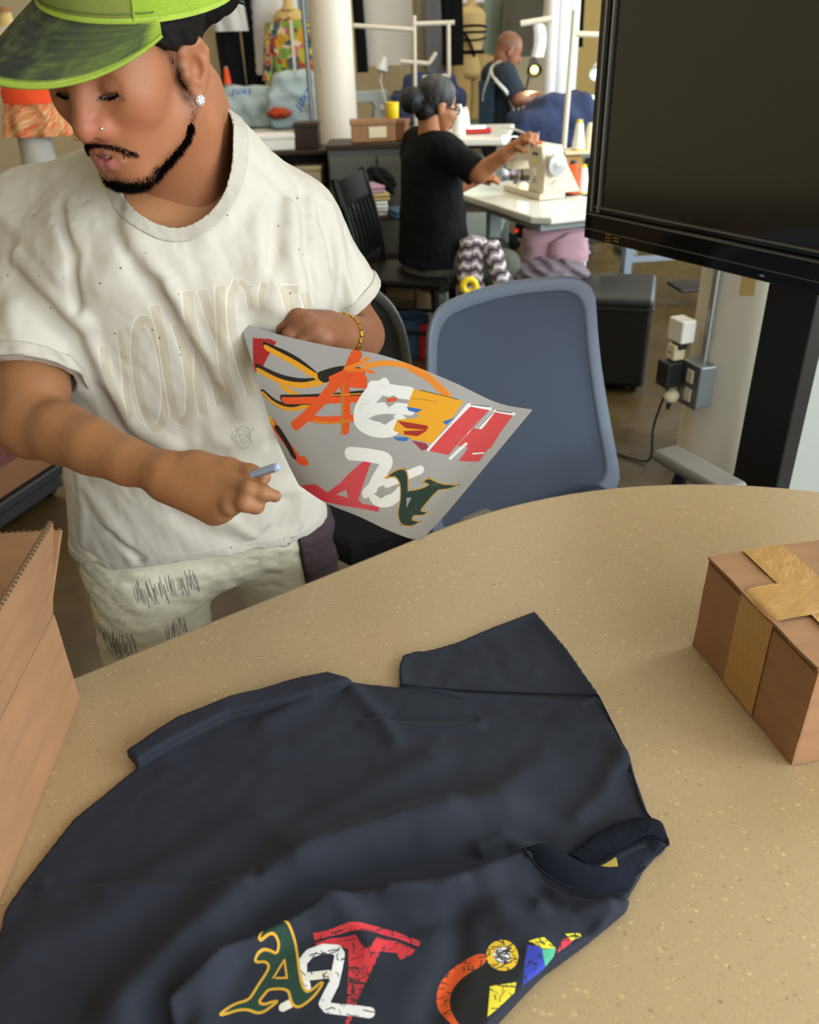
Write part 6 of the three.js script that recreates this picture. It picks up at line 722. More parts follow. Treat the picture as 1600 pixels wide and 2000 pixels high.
{ const p = onZ(932, 272, -5.6), t = thing('strip_lamp', 'small red framed strip lamp lying on the white bench', 'lamp', [p.x, 0.982, -5.55], 0.1); part(t, 'housing', bx(0.16, 0.03, 0.06, 0, 0.016, 0, 0.008), M.red); part(t, 'tube', bx(0.11, 0.012, 0.03, -0.01, 0.036, 0.01, 0.005), ledGlow); part(t, 'cable', tube([[0.08, 0.02, 0], [0.16, 0.03, 0.05], [0.24, 0.012, 0.2], [0.2, 0.008, 0.36]], 0.006), M.whitePaint); }
{ const l = new THREE.SpotLight(0xe4fff0, 2.2, 0, 0.7, 0.5, 2), a = onY(930, 372, WT); l.position.set(a.x + 0.16, 1.02, a.z + 0.0); l.target.position.copy(a); l.castShadow = true; scene.add(l, l.target); const t = thing('machine_light', 'small white machine lamp on a gooseneck over the woman’s table', 'lamp', [a.x + 0.24, WT + 0.002, a.z - 0.06]); part(t, 'gooseneck', tube([[0, 0.03, 0], [0.03, 0.14, 0], [0.0, 0.26, 0.02], [-0.07, 0.27, 0.05]], 0.005, 30), M.steel); part(t, 'lamp_head', rod([-0.06, 0.278, 0.05], [-0.085, 0.252, 0.06], 0.018, 0.024, 18), M.lampWhite); part(t, 'led', sp(0.014, -0.083, 0.25, 0.06), ledGlow); part(t, 'base', cy(0.022, 0.026, 0.032, 0, 0.016, 0), M.blackMetal); }
// white racks
function rack(label, pts, r, D, feet) { const P = pts.map((l) => l.map((p) => onZ(p[0], p[1], -(p[2] ?? D)))), b = P[0][P[0].length - 1], t = thing('thread_stand', label, 'rack', [b.x, feet, b.z]); for (const l of P) for (let i = 1; i < l.length; i++) wpart(t, i === 1 && l === P[0] ? 'post' : 'rail_arm', rod(l[i - 1], l[i], r), M.rackCream); const q = V(b.x, feet, b.z); wpart(t, 'base', bx(0.2, 0.02, 0.2, q.x, q.y + 0.01, q.z), M.rackCream); wpart(t, 'post', rod(b, q, r), M.rackCream); return t; }
rack('white tube rack standing behind the woman’s head', [[[809, 30], [811, 190]], [[690, 50], [809, 58]], [[809, 47], [888, 44]], [[876, 40], [877, 150]], [[826, 152], [880, 148]], [[782, 120], [838, 124]], [[838, 124], [852, 102]]], 0.018, 8.2, 0.0);
rack('tall cream stand with an arm, beside the big navy cover', [[[1123, 20], [1098, 330]], [[1118, 66], [1172, 68]], [[1017, 46], [1078, 36]]], 0.015, 5.2, 0.0);
{ // white rolls standing together
  for (const [i, x, r, y] of [[0, 1068, 0.05, 0], [1, 1088, 0.065, 0.02], [2, 1108, 0.055, 0]]) { const p = onZ(x + 8, 100, -7.9 - 0.1 * i), t = thing('fabric_roll', ['slim white fabric roll standing left of its two neighbours', 'thick white fabric roll standing in the middle of three', 'white fabric roll standing right, against the cream stand'][i], 'fabric roll', [p.x, 0, p.z], 0); const g = lathe([[0.02, 0.01], [r, 0.0], [r * 1.02, 1.0], [r, 2.5], [0.02, 2.49]], 24); part(t, 'rolled_fabric', g, M.whiteCloth); part(t, 'core', cy(0.022, 0.022, 2.54, 0, 1.27, 0), mat('kraft', '#a78858', 0.85)); }
  const p = onZ(1052, 100, -7.6), t = hang('white_cloth', 'white cloth hanging by the standing rolls', 1042, 1066, 40, 112, 7.6, M.whiteCloth, { folds: 4, hook: false, seed: 31 }); part(t, 'peg', bar([0, onZ(1054, 40, -7.6).y - t.position.y, 0], [0.06, onZ(1054, 40, -7.6).y - t.position.y + 0.02, -0.25], 0.02), M.wood);
}
// ---------- dress forms ----------
function dressForm(label, x, z, yNeck, m, o = {}) { const t = thing('dress_form', label, 'mannequin', [x, 0, z], o.turn ?? 0), s = o.s ?? 1, prof = [[0.0001, 0.06], [0.045, 0.055], [0.05, 0.0], [0.056, -0.03], [0.12, -0.06], [0.165, -0.11], [0.16, -0.2], [0.165, -0.27], [0.135, -0.40], [0.125, -0.45], [0.165, -0.58], [0.178, -0.66], [0.165, -0.74], [0.0001, -0.745]]; const g = lathe(prof.reverse().map((p) => [p[0] * s, p[1] * s]), 36); g.scale(1, 1, 0.72); g.translate(0, yNeck, 0); part(t, 'torso', g, m); part(t, 'neck_cap', cy(0.03, 0.045, 0.03, 0, yNeck + 0.07 * s, 0), M.wood); part(t, 'pole', rod([0, 0.04, 0], [0, yNeck - 0.74 * s, 0], 0.016), M.steel); for (let i = 0; i < 4; i++) { const a = i * 1.5708 + 0.6; part(t, 'base_leg', rod([0, 0.1, 0], [Math.sin(a) * 0.24, 0.012, Math.cos(a) * 0.24], 0.012), M.blackMetal); } return t; }
{ const a = onZ(921, 10, -9.85), t = dressForm('beige dress form in a black harness and tan trousers', a.x, -9.85, a.y + 0.02, M.beigeForm, { s: 0.92 }); const y = a.y; 
  part(t, 'harness', [new THREE.TorusGeometry(0.15, 0.012, 8, 32).rotateX(Math.PI / 2).scale(1, 1, 0.72).translate(0, y - 0.24, 0), new THREE.TorusGeometry(0.145, 0.01, 8, 32).rotateX(Math.PI / 2 + 0.15).scale(1, 1, 0.74).translate(0, y - 0.29, 0), new THREE.TorusGeometry(0.152, 0.012, 8, 32).rotateX(Math.PI / 2 - 0.12).scale(1, 1, 0.74).translate(0, y - 0.2, 0), new THREE.TorusGeometry(0.125, 0.018, 8, 32).rotateX(Math.PI / 2).scale(1, 1, 0.75).translate(0, y - 0.42, 0), tube([[-0.13, y - 0.25, 0.06], [-0.17, y - 0.34, 0.05], [-0.1, y - 0.44, 0.1]], 0.014), tube([[-0.08, y - 0.24, 0.1], [-0.02, y - 0.34, 0.12], [0.03, y - 0.46, 0.11]], 0.013)], M.black, 'black strap harness');
  part(t, 'trousers', [clothGeo(0.25, 0.86, 0.26, { shoulder: false, folds: 5, amp: 0.6, seed: 3 }).translate(-0.1, y - 0.44, 0), clothGeo(0.25, 0.86, 0.26, { shoulder: false, folds: 5, amp: 0.6, seed: 7 }).translate(0.1, y - 0.44, 0)], M.tanCloth, 'loose tan trousers'); }
{ const a = onZ(563, 14, -9.85), t = dressForm('dress form wearing a multicoloured patchwork jacket', a.x, -9.85, a.y + 0.03, M.beigeForm); const pal = ['#a63f2a', '#c8912a', '#4f7a4a', '#b7b23a', '#3d5a6a', '#c06a7a', '#d8c8a0', '#2a2630', '#7aa04a'];
  const jt = canvasTex(512, 512, (c) => { for (let i = 0; i < 900; i++) { c.fillStyle = pal[Math.floor(rnd() * pal.length)]; const x = rnd() * 512, y = rnd() * 512, r = 8 + rnd() * 30; c.beginPath(); for (let k = 0; k < 6; k++) c.lineTo(x + Math.cos(k * 1.05 + i) * r * rr(0.5, 1.2), y + Math.sin(k * 1.05 + i) * r * rr(0.5, 1.2)); c.fill(); } }); jt.wrapS = jt.wrapT = THREE.RepeatWrapping; const jm = mat('patchwork', '#ffffff', 0.9, { map: rep(jt, 0.9), side: THREE.DoubleSide });
  part(t, 'jacket', clothGeo(0.46, 0.74, 0.3, { folds: 6, seed: 5, flare: 1.1 }).translate(0, a.y - 0.06, 0.01), jm, 'patchwork jacket'); for (const s of [-1, 1]) part(t, 'jacket_sleeve', rod([s * 0.2, a.y - 0.14, 0], [s * 0.27, a.y - 0.66, 0.05], 0.055, 0.065, 18), jm); part(t, 'jacket_collar', new THREE.TorusGeometry(0.07, 0.02, 8, 24).rotateX(Math.PI / 2 - 0.3).translate(0, a.y - 0.05, 0.02), jm); part(t, 'zip', bx(0.03, 0.6, 0.012, 0.03, a.y - 0.42, 0.165, 0.004), M.whitePaint); }
{ const D = 6.6, a = onZ(30, 60, -D), w = onZ(52, 172, -D), t = dressForm('cream dress form at the far left in an orange and striped flounced skirt', w.x - 0.03, -D, a.y + 0.06, M.beigeForm, { s: 0.95 });
  const st = canvasTex(256, 256, (c) => { c.fillStyle = '#c88a5a'; c.fillRect(0, 0, 256, 256); for (let i = 0; i < 60; i++) { c.fillStyle = ['rgba(206,74,36,0.8)', 'rgba(226,190,140,0.8)', 'rgba(170,90,60,0.6)'][i % 3]; c.save(); c.translate(rnd() * 256, rnd() * 256); c.rotate(-0.5 + rr(-0.2, 0.2)); c.fillRect(-50, -4, 100, 3 + 7 * rnd()); c.restore(); } }); st.wrapS = st.wrapT = THREE.RepeatWrapping; const y1 = onZ(52, 132, -D).y, y2 = onZ(52, 196, -D).y, y3 = onZ(60, 268, -D).y;
  part(t, 'skirt_top', clothGeo(0.30, y1 - y2 + 0.02, 0.24, { shoulder: false, folds: 4, amp: 0.3, seed: 2, flare: 1.2 }).translate(0.03, y1, 0), M.orangeCloth, 'plain orange skirt yoke'); part(t, 'flounce', clothGeo(0.34, y2 - y3, 0.3, { shoulder: false, folds: 9, amp: 1.1, seed: 4, flare: 1.55 }).translate(0.03, y2 + 0.01, 0), mat('stripes', '#ffffff', 0.9, { map: rep(st, 4), side: THREE.DoubleSide }), 'striped flounce'); part(t, 'shawl', clothGeo(0.36, 0.22, 0.22, { folds: 6, seed: 9 }).translate(0, a.y + 0.03, 0), M.greyCloth, 'grey white shawl'); part(t, 'lower_form', cy(0.11, 0.13, 0.3, 0.0, y3 - 0.1, 0), M.greyCloth); }
// ---------- boxes and clutter ----------
function carton(label, px, D, y, w, h, d, turn, m = M.card, o = {}) { const p = onZ(px, 250, -D), t = thing(o.name ?? 'storage_box', label, 'box', [p.x, y, -D], turn); part(t, 'box_body', bx(w, h - 0.02, d, 0, (h - 0.02) / 2, 0, 0.006), m); part(t, 'lid', bx(w + 0.012, 0.03, d + 0.012, 0, h - 0.015, 0, 0.006), m); if (o.label) part(t, 'paper_label', bx(w * 0.4, h * 0.5, 0.004, w * 0.1, h * 0.45, d / 2 + 0.003, 0.001), M.cream); return t; }
{ const t = thing('shelf_unit', 'low open shelf unit crowded with boxes behind the man’s shoulder', 'shelf', [on(560, 6.6) - 0.2, 0, -6.2]); for (const y of [0.3, 0.62, 0.86]) part(t, 'shelf_board', bx(1.1, 0.025, 0.42, 0, y, 0), M.darkWood); for (const x of [-0.54, 0.54]) part(t, 'side_panel', bx(0.03, 0.88, 0.42, x, 0.44, 0), M.darkWood); part(t, 'back_panel', bx(1.06, 0.86, 0.012, 0, 0.44, -0.2), M.darkWood); }
carton('white lidded box on the low shelf unit behind the man’s shoulder', 535, 6.15, 0.874, 0.26, 0.10, 0.2, 0.1, M.white); carton('cream box at the right end of the low shelf unit', 597, 6.12, 0.634, 0.2, 0.14, 0.2, -0.1, M.cream); carton('dark box on the low shelf unit next to the cream column', 600, 6.2, 0.874, 0.16, 0.16, 0.2, 0, M.darkWood); 
solo('red_bundle', 'rust red cloth bundle on top behind the white box', 'cloth', [surface((x, y, z) => ell([0, 0.05, 0], [0.12, 0.05, 0.09])(x, y, z) - 0.01 * fbm(x * 20, y * 20, z * 20), [-0.16, -0.02, -0.13], [0.16, 0.13, 0.13], 0.012).translate(on(545, 8.9), 0.875, -8.85)], fab('rust', '#a8442a'));
{ const t = thing('low_cabinet', 'grey low cabinet behind the woman’s back', 'cabinet', [on(738, 6.0) - 0.02, 0, -5.9]); part(t, 'carcass', bx(0.62, 0.9, 0.4, 0, 0.45, 0, 0.006), mat('cabinetGrey', '#4b4b49', 0.6)); part(t, 'top', bx(0.64, 0.03, 0.42, 0, 0.915, 0), M.darkWood); for (const x of [-0.155, 0.155]) { const d = part(t, 'door', bx(0.29, 0.82, 0.018, x, 0.44, 0.205, 0.004), mat('doorGrey' + (x > 0), '#55554f', 0.6)); part(d, 'handle', bx(0.012, 0.1, 0.02, x - Math.sign(x) * 0.11, 0.6, 0.22), M.steel); } }
{ const t = carton('long tan cardboard box with papers behind the woman’s head', 728, 5.85, 0.932, 0.28, 0.13, 0.16, 0.06, M.card, { label: true }); carton('short brown box beside the papers box', 781, 5.9, 0.932, 0.1, 0.12, 0.16, -0.2, M.cardDark); }
{ const p = onZ(767, 226, -5.83), t = thing('yellow_cup', 'bright yellow cup on top of the papers box', 'cup', [p.x, 1.064, -5.83]); part(t, 'cup_body', lathe([[0.0001, 0], [0.038, 0], [0.042, 0.09], [0.038, 0.09], [0.034, 0.006], [0.0001, 0.006]], 24), M.yellow); part(t, 'rim', new THREE.TorusGeometry(0.04, 0.003, 8, 24).rotateX(Math.PI / 2).translate(0, 0.09, 0), M.yellow); }
const blob = (name, label, cat, px, py, D, r, m, y, sd = 1) => { const p = onZ(px, py, -D), yb = y ?? p.y - r[1]; return solo(name, label, cat, [surface((x, z, q) => 0, [0, 0, 0], [0.01, 0.01, 0.01], 0.01), surface((x, yy, z) => Math.max(ell([0, r[1], 0], r)(x, yy, z) - 0.12 * r[1] * fbm(x * 3 / r[0] + sd, yy * 3 / r[1], z * 3 / r[0]) - 0.05 * r[1] * Math.sin(x * 14 / r[0] + yy * 9 / r[1] + sd), 0.002 - yy), [-r[0] * 1.3, -0.01, -r[2] * 1.3], [r[0] * 1.3, r[1] * 2.4, r[2] * 1.3], Math.max(0.008, r[0] / 14)).translate(p.x, yb, -D)].slice(1), m); };
blob('black_bag', 'black shoulder bag on the low cabinet behind the woman', 'bag', 728, 300, 5.6, [0.14, 0.1, 0.1], M.black, 0.6, 4); 
{ const t = thing('fabric_shelf', 'small open shelf of folded fabrics beside the black slat chair', 'shelf', [on(722, 5.3), 0, -5.25]); for (const y of [0.3, 0.58]) part(t, 'shelf_board', bx(0.5, 0.02, 0.34, 0, y, 0), M.darkWood); for (const x of [-0.24, 0.24]) part(t, 'side_panel', bx(0.02, 0.6, 0.34, x, 0.3, 0), M.darkWood); }
for (const [i, c, px, y, w] of [[0, 'greyCloth', 716, 0.59, 0.24], [1, 'whiteCloth', 716, 0.632, 0.22], [2, 'tanCloth', 722, 0.674, 0.2], [3, 'denim', 742, 0.59, 0.14], [4, 'mauve', 714, 0.716, 0.17]]) { const p = onZ(px, 350, -5.2), t = thing('folded_fabric', ['grey folded fabric at the bottom of the stack by the slat chair', 'white folded fabric second from the bottom by the slat chair', 'tan folded fabric in the middle of the stack', 'blue folded fabric beside the fabric stack', 'mauve folded fabric on top of the stack'][i], 'fabric', [p.x, y, -5.2 + 0.03 * i * (i === 3)], 0.1 * i, 'folded fabrics'); if (i === 3) t.position.x += 0.12; const g = new RoundedBoxGeometry(w, 0.02, 0.2, 3, 0.009); part(t, 'fold', g.clone().translate(0, 0.01, 0), M[c]); part(t, 'fold', g.clone().scale(0.97, 1, 0.98).translate(0.004, 0.031, 0), M[c]); }
// thread cones by the machine, on a small shelf of the stand
{ const t = thing('cone_shelf', 'small pale shelf of thread cones beside the television', 'shelf', [onZ(1134, 292, -4.9).x, 0, -4.9]), y = onZ(1134, 292, -4.9).y; part(t, 'board', bx(0.2, 0.018, 0.16, 0, y - 0.009, 0), M.cream); part(t, 'post', [rod([-0.08, 0.02, -0.06], [-0.08, y, -0.06], 0.012), rod([0.08, 0.02, -0.06], [0.08, y, -0.06], 0.012)], M.lampWhite); part(t, 'foot', bx(0.22, 0.02, 0.16, 0, 0.01, -0.03), M.lampWhite); part(t, 'block', bx(0.09, 0.07, 0.05, -0.045, y - 0.06, 0.03), M.tape);
  cone('thread_cone', 'white thread cone with yellow tip on the small shelf', onZ(1128, 288, -4.9).x, y + 0.001, -4.88, 0.15, M.threadWhite, M.yellow); cone('thread_cone', 'cream thread cone at the right end of the small shelf', onZ(1151, 292, -4.9).x, y + 0.001, -4.92, 0.13, mat('threadCream', '#d8cba8', 0.85), M.cream);
  const q = onY(1118, 380, WT), r = onY(1137, 378, WT); cone('thread_cone', 'large orange thread cone with black tip beside the sewing machine', q.x - 0.005, WT + 0.002, q.z, 0.17, M.threadOrange, M.blackPlastic); cone('thread_cone', 'white thread cone with yellow tip beside the orange cone', r.x, WT + 0.002, r.z, 0.145, M.threadWhite, M.yellow);
  cone('thread_cone', 'small orange thread cone behind the man’s ear', on(453, 9.3), 1.27, -9.2, 0.16, M.threadOrange, M.greyMetal).position.y = onZ(453, 165, -9.2).y; const z9 = thing('cone_post', 'thin steel post holding the small orange cone', 'stand', [on(453, 9.3), 0.782, -9.36]), h9 = onZ(453, 165, -9.2).y - 0.782; part(z9, 'post', rod([0, 0.0, 0], [0, h9 - 0.02, 0], 0.01), M.steel); part(z9, 'bracket', bx(0.08, 0.012, 0.24, 0, h9 - 0.008, 0.11), M.steel); }
for (const [i, px, h] of [[0, 886, 0.17], [1, 899, 0.15]]) { const p = onZ(px, 262, -5.55); cone('thread_cone', ['white thread cone on the bench just right of the woman’s face', 'shorter white thread cone beside it on the white bench'][i], p.x + 0.03, 0.981, -5.5 - 0.06 * i, h, M.threadWhite, M.whitePaint); }
// cloth on and under the woman's table
{ const zt = canvasTex(256, 256, (c) => { c.fillStyle = '#8f8288'; c.fillRect(0, 0, 256, 256); c.lineWidth = 10; for (let i = -2; i < 14; i++) { c.strokeStyle = i % 2 ? '#d9d2d2' : '#3c3238'; c.beginPath(); for (let k = 0; k < 12; k++) c.lineTo(k * 24, i * 22 + (k % 2) * 14); c.stroke(); } }); zt.wrapS = zt.wrapT = THREE.RepeatWrapping; const zm = mat('zigzag', '#ffffff', 0.9, { map: rep(zt, 3), side: THREE.DoubleSide });
  const p = onZ(925, 430, -4.1), t = thing('zigzag_fabric', 'zigzag printed fabric draped down from the woman’s lap', 'fabric', [p.x, 0.3, -4.1]); part(t, 'drape', clothGeo(0.13, 0.36, 0.1, { shoulder: false, folds: 5, seed: 3 }).translate(0, 0.36, 0), zm); part(t, 'drape', clothGeo(0.09, 0.26, 0.08, { shoulder: false, folds: 4, seed: 8 }).rotateZ(0.5).translate(0.06, 0.33, 0.02), zm);
  const q = onY(962, 345, WT); solo('zigzag_work', 'striped zigzag fabric being sewn on the woman’s table', 'fabric', [surface((x, y, z) => Math.max(ell([0, 0.0, 0], [0.2, 0.05, 0.12])(x, y, z) - 0.012 * fbm(x * 14, y * 14, z * 14) - 0.006 * Math.sin(x * 60), 0.001 - y), [-0.26, -0.005, -0.17], [0.26, 0.09, 0.17], 0.011).rotateY(0.5).translate(q.x, WT + 0.002, q.z)], zm);
  blob('black_sack', 'black sack leaning under the woman’s table', 'bag', 957, 520, 3.72, [0.075, 0.19, 0.1], M.black, 0.0, 7); { const a = onZ(1086, 436, -4.22), mt = thing('mauve_cloth', 'dusty pink folded cloth hanging under the white table', 'fabric', [a.x, a.y - 0.2, -4.22], 0.2); part(mt, 'cloth', clothGeo(0.32, 0.19, 0.16, { shoulder: false, folds: 3, amp: 0.5, seed: 5, flare: 1.1 }).translate(0, 0.2, 0), M.mauve); part(mt, 'fold', clothGeo(0.2, 0.13, 0.1, { shoulder: false, folds: 3, amp: 0.6, seed: 15 }).rotateZ(0.25).translate(0.03, 0.16, 0.06), M.mauve); } blob('grey_bundle', 'grey mauve fabric heap below the pink bundle', 'fabric', 1075, 520, 4.15, [0.2, 0.09, 0.16], M.greyMauve, 0.36, 5); blob('charcoal_bundle', 'dark patterned fabric heap beside the ottoman', 'fabric', 1020, 530, 4.2, [0.12, 0.09, 0.12], fab('plumGrey', '#5a4a4e'), 0.3, 17);
  const c = onZ(1078, 540, -4.28), cr = thing('plastic_crate', 'dark crate holding the fabric heaps under the table', 'crate', [c.x, 0, -4.28]); for (const [w, d, x, z] of [[0.56, 0.012, 0, 0.18], [0.56, 0.012, 0, -0.18], [0.012, 0.36, 0.28, 0], [0.012, 0.36, -0.28, 0]]) part(cr, 'crate_wall', bx(w * 0.7, 0.28, d, x * 0.7, 0.15, z), M.blackPlastic); part(cr, 'crate_floor', bx(0.39, 0.29, 0.35, 0, 0.15, 0), M.blackPlastic);
  const y = onZ(917, 546, -3.96), tp = thing('tape_roll', 'yellow roll of tape hanging below the zigzag fabric', 'tape', [y.x, y.y - 0.03, -3.96]); part(tp, 'roll', new THREE.TorusGeometry(0.03, 0.016, 12, 28), M.yellow); part(tp, 'core', new THREE.TorusGeometry(0.018, 0.004, 8, 24), M.kraft); part(tp, 'string', rod([0, 0.02, 0], [0.02, WT - 0.07 - y.y + 0.03, 0], 0.002), M.black);
  const r = onZ(845, 575, -3.7), rt = thing('red_tin', 'small red tin on the floor under the woman’s chair', 'tin', [r.x, 0.0, -4.3]); part(rt, 'tin_body', cy(0.06, 0.06, 0.16, 0, 0.08, 0, 24), M.red); part(rt, 'lid', cy(0.062, 0.062, 0.02, 0, 0.17, 0, 24), M.red); const b = thing('blue_tub', 'dark blue tub on the floor under the slat chair', 'tub', [onZ(800, 570, -4.3).x, 0, -4.35]); part(b, 'tub_body', lathe([[0.0001, 0], [0.08, 0], [0.1, 0.2], [0.094, 0.2], [0.076, 0.008], [0.0001, 0.008]], 28), M.denim); part(b, 'rim', new THREE.TorusGeometry(0.1, 0.006, 8, 28).rotateX(Math.PI / 2).translate(0, 0.2, 0), M.denim); }
// ---------- the black slat chair ----------
{ const t = thing('slat_chair', 'black wooden slat-back chair that the woman sits on', 'chair', [0.04, 0, -4.28], 0), m = M.blackWood; t.rotation.y = Math.PI / 2 - 0.28;    // local +z is where the sitter looks
  part(t, 'seat', plate([[-0.22, -0.2], [0.22, -0.2], [0.24, 0.22], [-0.24, 0.22]], 0.035, 0.43, 0.012), m);
  for (const s of [-1, 1]) { part(t, 'rear_post', [tube([[s * 0.2, 0, -0.24], [s * 0.2, 0.44, -0.2], [s * 0.205, 0.7, -0.235], [s * 0.21, 0.93, -0.30]], 0.02, 30)], m); part(t, 'leg', rod([s * 0.2, 0, 0.2], [s * 0.19, 0.43, 0.18], 0.016, 0.022), m); part(t, 'side_stretcher', rod([s * 0.2, 0.2, -0.21], [s * 0.2, 0.2, 0.19], 0.011), m); }
  part(t, 'top_rail', [new RoundedBoxGeometry(0.46, 0.13, 0.024, 3, 0.01).rotateX(-0.25).translate(0, 0.86, -0.282)], m); part(t, 'lower_rail', [new RoundedBoxGeometry(0.4, 0.04, 0.02, 2, 0.008).translate(0, 0.52, -0.21)], m);
  for (let i = 0; i < 6; i++) { const x = -0.15 + i * 0.06; part(t, 'slat', [tube([[x, 0.52, -0.21], [x, 0.66, -0.222], [x * 1.02, 0.81, -0.265]], 0.011, 16)], m); } part(t, 'front_stretcher', rod([-0.2, 0.25, 0.19], [0.2, 0.25, 0.19], 0.011), m); }
// carton behind the young man, at the left edge
{ const A = onY(-4, 979, 0.13), B = onY(112, 903, 0.13), d = B.clone().sub(A).normalize(), w = 0.62, turn = Math.atan2(-d.z, d.x), c = B.clone().addScaledVector(d, -w / 2).add(V(d.z, 0, -d.x).multiplyScalar(0.21)), t = thing('kraft_carton', 'brown carton with a maroon printed band behind the man’s elbow', 'box', [c.x, 0.13, c.z], turn), h = 0.46; part(t, 'box_body', bx(w, h, 0.42, 0, h / 2, 0, 0.006), M.cardDark); part(t, 'printed_band', bx(w + 0.002, 0.09, 0.422, 0, 0.15, 0, 0.002), mat('maroonPrint', '#6e3a34', 0.8, { map: rep(TX.grain, 3) })); part(t, 'lid_flap', [bx(w, 0.006, 0.21, 0, h + 0.004, -0.105)], M.cardDark); part(t, 'lid_flap', [bx(w, 0.006, 0.21, 0, h + 0.004, 0.107)], M.cardDark); part(t, 'tape_strip', bx(w, 0.001, 0.06, 0, h + 0.0085, 0, 0.0003), M.tape);
  const q = thing('black_dolly', 'low black dolly under the maroon banded carton', 'dolly', [c.x, 0, c.z], turn); part(q, 'deck', bx(0.66, 0.04, 0.46, 0, 0.108, 0, 0.008), M.blackPlastic); part(q, 'skirt', bx(0.62, 0.06, 0.42, 0, 0.062, 0, 0.005), M.blackPlastic); for (const x of [-0.27, 0.27]) for (const z of [-0.17, 0.17]) part(q, 'caster', cy(0.025, 0.025, 0.03, 0, 0, 0, 16).rotateZ(Math.PI / 2).translate(x, 0.026, z), M.blackMetal); }
// ---------- the seated woman ----------
{ const D = (px, py, z, r) => [onZ(px, py, -z), r], skin = lin('#a8704c');
  const t = thing('person', 'seated woman with dark hair in a bun, black T-shirt and glasses, reaching over her sewing machine', 'person', [onZ(840, 500, -4.3).x, 0, -4.3]); t.userData.label = 'seated woman with dark bun, black T-shirt and glasses reaching over her sewing machine';
  const hc = onZ(852, 212, -4.3), Q = new THREE.Matrix4().makeRotationFromEuler(new THREE.Euler(0.28, 2.0, 0, 'YXZ')), HM = new THREE.Matrix4().makeTranslation(hc.x, hc.y, hc.z).multiply(Q), s2 = (f) => (x, y, z) => f(Math.abs(x), y, z);
  const nk = V(0, -0.02, -0.03).applyMatrix4(HM), sh = D(838, 285, 4.3, 0.07)[0];
  const headL = un(0.02, ell([0, 0.045, -0.01], [0.072, 0.088, 0.094]), ell([0, -0.02, 0.04], [0.058, 0.07, 0.052]), ball([0, -0.085, 0.06], 0.022), un(0.008, cap([0, 0.02, 0.086], [0, -0.012, 0.108], 0.009, 0.012)), s2(ball([0.04, -0.01, 0.06], 0.024)), un(0.004, cap([-0.016, -0.052, 0.092], [0.016, -0.052, 0.092], 0.006), cap([-0.014, -0.062, 0.09], [0.014, -0.062, 0.09], 0.006)), s2(ell([0.072, 0.0, -0.008], [0.01, 0.028, 0.018])));
  const headF = cut(0.012, headL, s2(ball([0.032, 0.018, 0.1], 0.014)));
  const hg = surface(headF, [-0.1, -0.13, -0.13], [0.1, 0.15, 0.14], 0.005, (x, y, z) => { let c = skin; if (z > 0.08 && y < -0.045 && y > -0.07) c = lin('#8d4c46'); if (Math.abs(Math.abs(x) - 0.032) < 0.014 && Math.abs(y - 0.014) < 0.003 && z > 0.07) c = lin('#221814'); if (z > 0.05 && Math.abs(y - 0.042) < 0.004 && Math.abs(Math.abs(x) - 0.032) < 0.02) c = lin('#3a2a22'); return c; }); hg.applyMatrix4(HM);
  const bodyF = un(0.03, cap(nk, sh, 0.048, 0.06), slab(onZ(842, 330, -4.3), onZ(845, 500, -4.3), [0.5, 0, 0.87], 0.16, 0.1, 0.17, 0.13), chain([D(872, 300, 4.16, 0.05), D(935, 338, 4.05, 0.043)], 0.01), chain([D(935, 338, 4.05, 0.042), D(985, 303, 4.0, 0.034), D(1012, 282, 3.98, 0.026)], 0.01), chain([D(800, 310, 4.45, 0.05), D(860, 380, 4.5, 0.042), D(930, 352, 4.5, 0.028)], 0.01), chain([D(850, 505, 4.25, 0.085), [V(0.52, 0.5, -4.15), 0.07], [V(0.5, 0.06, -4.15), 0.045]], 0.02), chain([D(830, 500, 4.4, 0.085), [V(0.5, 0.5, -4.4), 0.07], [V(0.48, 0.06, -4.4), 0.045]], 0.02));
  const bg = surface(bodyF, [-0.25, 0.0, -4.75], [0.95, 1.3, -3.8], 0.012, () => skin);
  const hand = un(0.006, un(0.012, cap(D(1010, 283, 3.98)[0], D(1026, 268, 3.97)[0], 0.024, 0.02), cap(D(1010, 286, 3.97)[0], D(1030, 275, 3.96)[0], 0.02, 0.016)), ...[[1034, 262, 1046, 264, 1050, 272], [1036, 267, 1047, 270, 1050, 277], [1036, 272, 1046, 276, 1047, 282], [1033, 277, 1041, 281, 1042, 286]].map((f, i) => chain([D(1026, 268 + i * 3, 3.97 - i * 0.012, 0.012), D(f[0], f[1], 3.96 - i * 0.014, 0.0105), D(f[2], f[3], 3.96 - i * 0.014, 0.0095), D(f[4], f[5], 3.965 - i * 0.014, 0.008)], 0.004)), chain([D(1012, 290, 3.95, 0.013), D(1020, 294, 3.93, 0.011), D(1030, 294, 3.93, 0.009)], 0.004));
  const hp = D(1026, 276, 3.96)[0], hgd = surface(hand, [hp.x - 0.12, hp.y - 0.1, hp.z - 0.12], [hp.x + 0.12, hp.y + 0.1, hp.z + 0.12], 0.0045, () => skin);
  const hand2 = un(0.005, cap(D(930, 352, 4.5)[0], D(955, 348, 4.5)[0], 0.022, 0.018), ...[0, 1, 2, 3].map((i) => chain([D(953, 344 + i * 3, 4.49 - i * 0.012, 0.01), D(966, 345 + i * 3, 4.47 - i * 0.014, 0.009), D(974, 350 + i * 3, 4.46 - i * 0.014, 0.0075)], 0.003)), chain([D(942, 354, 4.47, 0.011), D(956, 360, 4.45, 0.0085)], 0.003)), h2 = D(955, 350, 4.48)[0], h2g = surface(hand2, [h2.x - 0.13, h2.y - 0.08, h2.z - 0.1], [h2.x + 0.1, h2.y + 0.08, h2.z + 0.1], 0.0045, () => skin);
  wpart(t, 'body', colourMerge([hg, bg, hgd, h2g]), M.skin);
